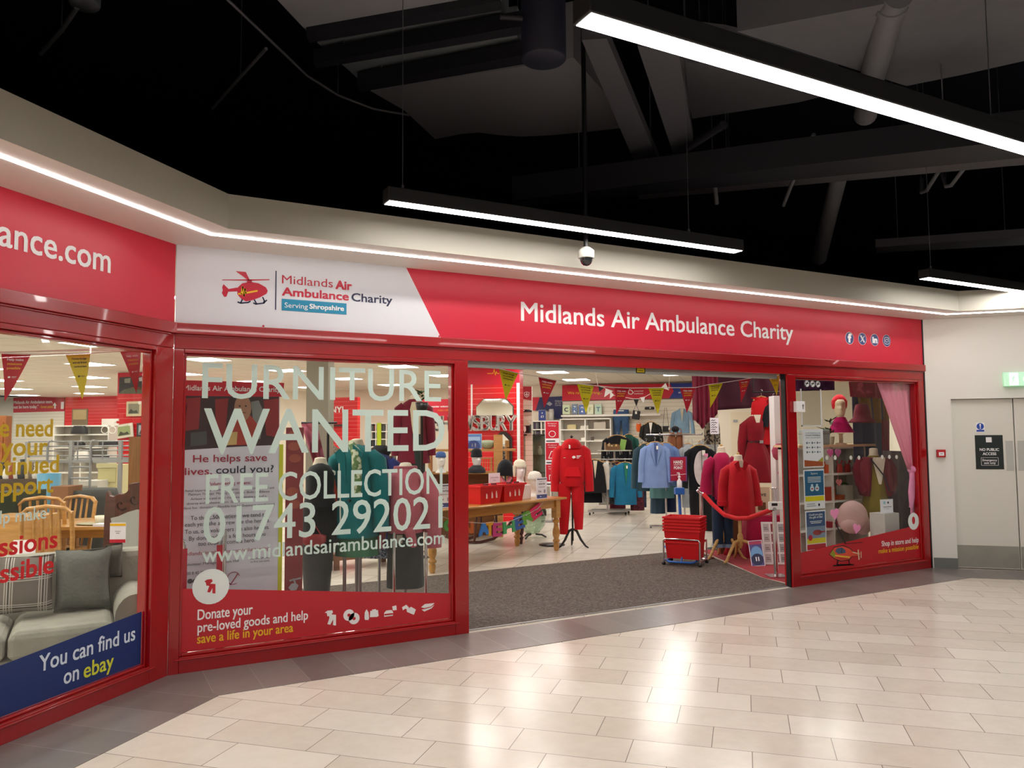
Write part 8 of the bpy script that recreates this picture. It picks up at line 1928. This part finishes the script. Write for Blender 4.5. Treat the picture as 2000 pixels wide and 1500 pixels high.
over('overhead_strip', 'second of the two long pale strips, nearer the brace tube', 'ceiling panel', Z1-.3, .1, ((1245, 90), (1325, 100), (1354, 274), (1316, 304)), M_strp)
over('air_duct', 'pale duct panel between the strips and the near light', 'duct', Z1+.3, .4, ((1325, 120), (1420, 130), (1640, 180), (1560, 200), (1352, 232)), M_duct)
over('air_duct', 'broad pale duct panel at the top above the near light', 'duct', Z1+.2, .4, ((1440, 62), (1740, 5), (1900, -30), (2050, -60), (2050, 108), (1880, 146), (1770, 168)), M_duct)
for k, (a, b) in enumerate((((1285, 338), (2400, 194)), ((1240, 360), (2400, 256)))):
    over('long_duct', ('upper' if k == 0 else 'lower')+' long pale square duct running across behind the near light', 'duct', Z1-.1-.25*k, .12, (a, (a[0]+8, a[1]+(22 if k == 0 else 30)), (b[0], b[1]+(26 if k == 0 else 30)), b), M_duct3, 'long square ducts')
def otube(name, label, cat, pts, r0, mat, z, group=None, n=16, collar=()):
    ps = [FL(u, v, z_) for (u, v), z_ in zip(pts, z)]; r = thing(name, label, cat, ps[0], 0, group)
    m = MB(mat); m.tube([p-ps[0] for p in ps], r0, n); m.build('tube', r)
    if not collar: m = MB(M_steel); x_, y_, z_ = ps[len(ps)//2]-ps[0]; m.tube([(x_, y_, z_), (x_, y_, 6.6-ps[0].z)], .004, 5); m.build('hanger', r)
    for i in collar: m = MB(mat); d = (ps[min(i+1, len(ps)-1)]-ps[max(i-1, 0)]).normalized()*.03; m.tube([ps[i]-ps[0]-d, ps[i]-ps[0]+d], r0*1.15, n); m.build('collar', r)
    return r
otube('round_duct', 'thick round duct descending from the top edge behind the near light', 'duct', ((1755, -10), (1742, 10), (1704, 150), (1690, 225)), .11, M_pipe, (4.95, 4.95, 4.85, 4.8), collar=(1,))
otube('round_duct', 'round pipe slanting down below the long ducts towards the black wall', 'duct', ((1655, 290), (1642, 330), (1620, 420), (1600, 505)), .09, M_pipe, (4.6, 4.5, 4.2, 3.9), collar=(1,))
otube('brace_tube', 'dark slanting brace tube under the pale strips', 'pipe', ((1218, 372), (1300, 318), (1410, 246)), .035, M_bm, (4.3, 4.3, 4.3), n=10, collar=(0, 2))
otube('thin_pipe', 'thin pipe slanting down from the long ducts', 'pipe', ((1590, 262), (1572, 296), (1552, 345), (1530, 402)), .02, M_pipe, (4.5, 4.4, 4.3, 4.1), n=8, collar=(2,))
otube('bracket_pipe', 'bent U bracket pipe below the near light, nearer the black wall', 'pipe', ((1866, 282), (1810, 372), (1800, 376), (1800, 350)), .022, M_pipe, (4.4, 4.35, 4.35, 4.6), 'bent bracket pipes', n=8)
otube('bracket_pipe', 'bent U bracket pipe below the near light, nearer the photo edge', 'pipe', ((1912, 290), (1858, 362), (1848, 364), (1840, 340)), .022, M_pipe, (4.4, 4.35, 4.35, 4.6), 'bent bracket pipes', n=8)
otube('sprinkler_pipe', 'short drop pipe with a flange under the lower long duct', 'pipe', ((1390, 330), (1395, 352), (1400, 398)), .024, M_pipe, (4.4, 4.3, 4.1), n=10, collar=(0,))
otube('sprinkler_pipe', 'stub pipe beside the drop pipe under the lower long duct', 'pipe', ((1418, 322), (1420, 346)), .035, M_bm, (4.4, 4.3), n=10)
otube('conduit', 'thin sagging cable looping down the dark void', 'cable', ((440, -5), (550, 100), (600, 148), (660, 186), (730, 213), (800, 225)), .012, M_pipe, (4.9,)*6, n=6)
otube('brace_rod', 'thin slanting rod in the dark void above the angled bulkhead', 'rod', ((520, 95), (470, 150), (415, 212)), .016, M_pipe, (4.9, 4.9, 4.9), n=6)
otube('brace_rod', 'slanting rod near the top corner of the dark void', 'rod', ((150, 15), (120, 60), (80, 105)), .02, M_pipe, (4.9, 4.9, 4.9), n=6)
p = FL(1062, 118, 4.1)
r = thing('round_duct', 'dark navy upright round duct beside the near end of the near light', 'duct', (p.x, p.y, 4.1))
m = MB(M_dkb); m.lathe([(.001, 0), (.14, 0), (.15, .01), (.15, 2.49), (.001, 2.49)], 28); m.build('tube', r); m = MB(M_bm); m.tube([(-.16, 0, .25), (-.3, .05, .25)], .02, 8); m.build('bracket', r)
p = FL(165, 12, 4.9)
r = thing('round_vent', 'small round grey vent drum near the top corner', 'vent', (p.x, p.y, 4.9)); m = MB(M_duct2); m.lathe([(.001, 0), (.1, 0), (.11, .02), (.11, 1.69), (.001, 1.69)], 22); m.build('drum', r)
over('rail_girder', 'thin dark rail above the line light by the white wall', 'beam', 3.9, .1, ((1710, 483), (1712, 494), (2010, 478), (2010, 462)), M_strp)
over('steel_girder', 'broad dark beam behind the middle light', 'beam', 4.0, .25, ((1000, 392), (1010, 404), (2020, 306), (2020, 270), (1500, 330)), M_bm)

# ------------------------------------------------------------------ finer parts go under the part they are fixed to
UNDER = {'hook': 'hanger', 'price_tag': ('body', 'clothes', 'bag_body', 'frame', 'pouch', 'shoe_body'), 'inner_layer': 'body', 'lapel': ('body', 'clothes'), 'zip': 'belly_panel', 'belly_panel': 'body', 'neck_knob': 'bust_neck', 'print': ('holder', 'sheet', 'board'), 'logo_lettering': 'white_panel', 'helicopter_logo': 'white_panel', 'serving_label': 'white_panel', 'lettering': ('red_panel', 'sign_panel', 'banner_sheet', 'board', 'navy_panel', 'red_banner', 'slat_panel', 'bag_body'), 'social_icon': 'red_panel', 'screw_cap': 'red_panel', 'pictogram': 'sign_panel', 'symbol': 'sign_panel', 'glass_plate': 'housing', 'diffuser': ('housing', 'frame'), 'lens': 'housing', 'dome': 'housing', 'lock': 'housing', 'buckle': 'belt', 'belt': 'clothes', 'collar': 'clothes', 'neckline': 'clothes', 'coat_button': 'clothes', 'chest_logo': 'clothes', 'pocket': 'clothes', 'counter_screen': 'counter_box', 'warning_sticker': 'bottom_rail', 'leaflet_print': 'board', 'banner_print': 'banner_sheet', 'photo_print': 'board', 'edge_strip': ('board', 'slat_panel'), 'heartbeat_line': 'header_panel', 'carving': 'board', 'picture_print': 'frame', 'strip_hook': 'red_strip', 'bag_window': 'bag_body', 'goods_print': 'shell', 'handle': ('shell', 'leaf'), 'kick_plate': 'leaf', 'push_plate': 'leaf', 'door_plate': 'leaf', 'turn_up': 'trouser_leg', 'ear_flap': 'hat', 'pompom': 'hat'}
def stem_(o): return o.name.split('.')[0]
for r in [o for o in bpy.data.objects if o.parent is None]:
    kids = list(r.children)
    for c in kids:
        t_ = UNDER.get(stem_(c))
        if not t_: continue
        t_ = (t_,) if isinstance(t_, str) else t_
        for k in kids:
            if k is not c and stem_(k) in t_ and k.parent is r and stem_(k) not in UNDER or (k is not c and stem_(k) in t_ and k.parent is r and stem_(k) in ('belt', 'belly_panel')):
                if stem_(c) == 'zip' or stem_(k) not in ('belt', 'belly_panel'): c.parent = k; break
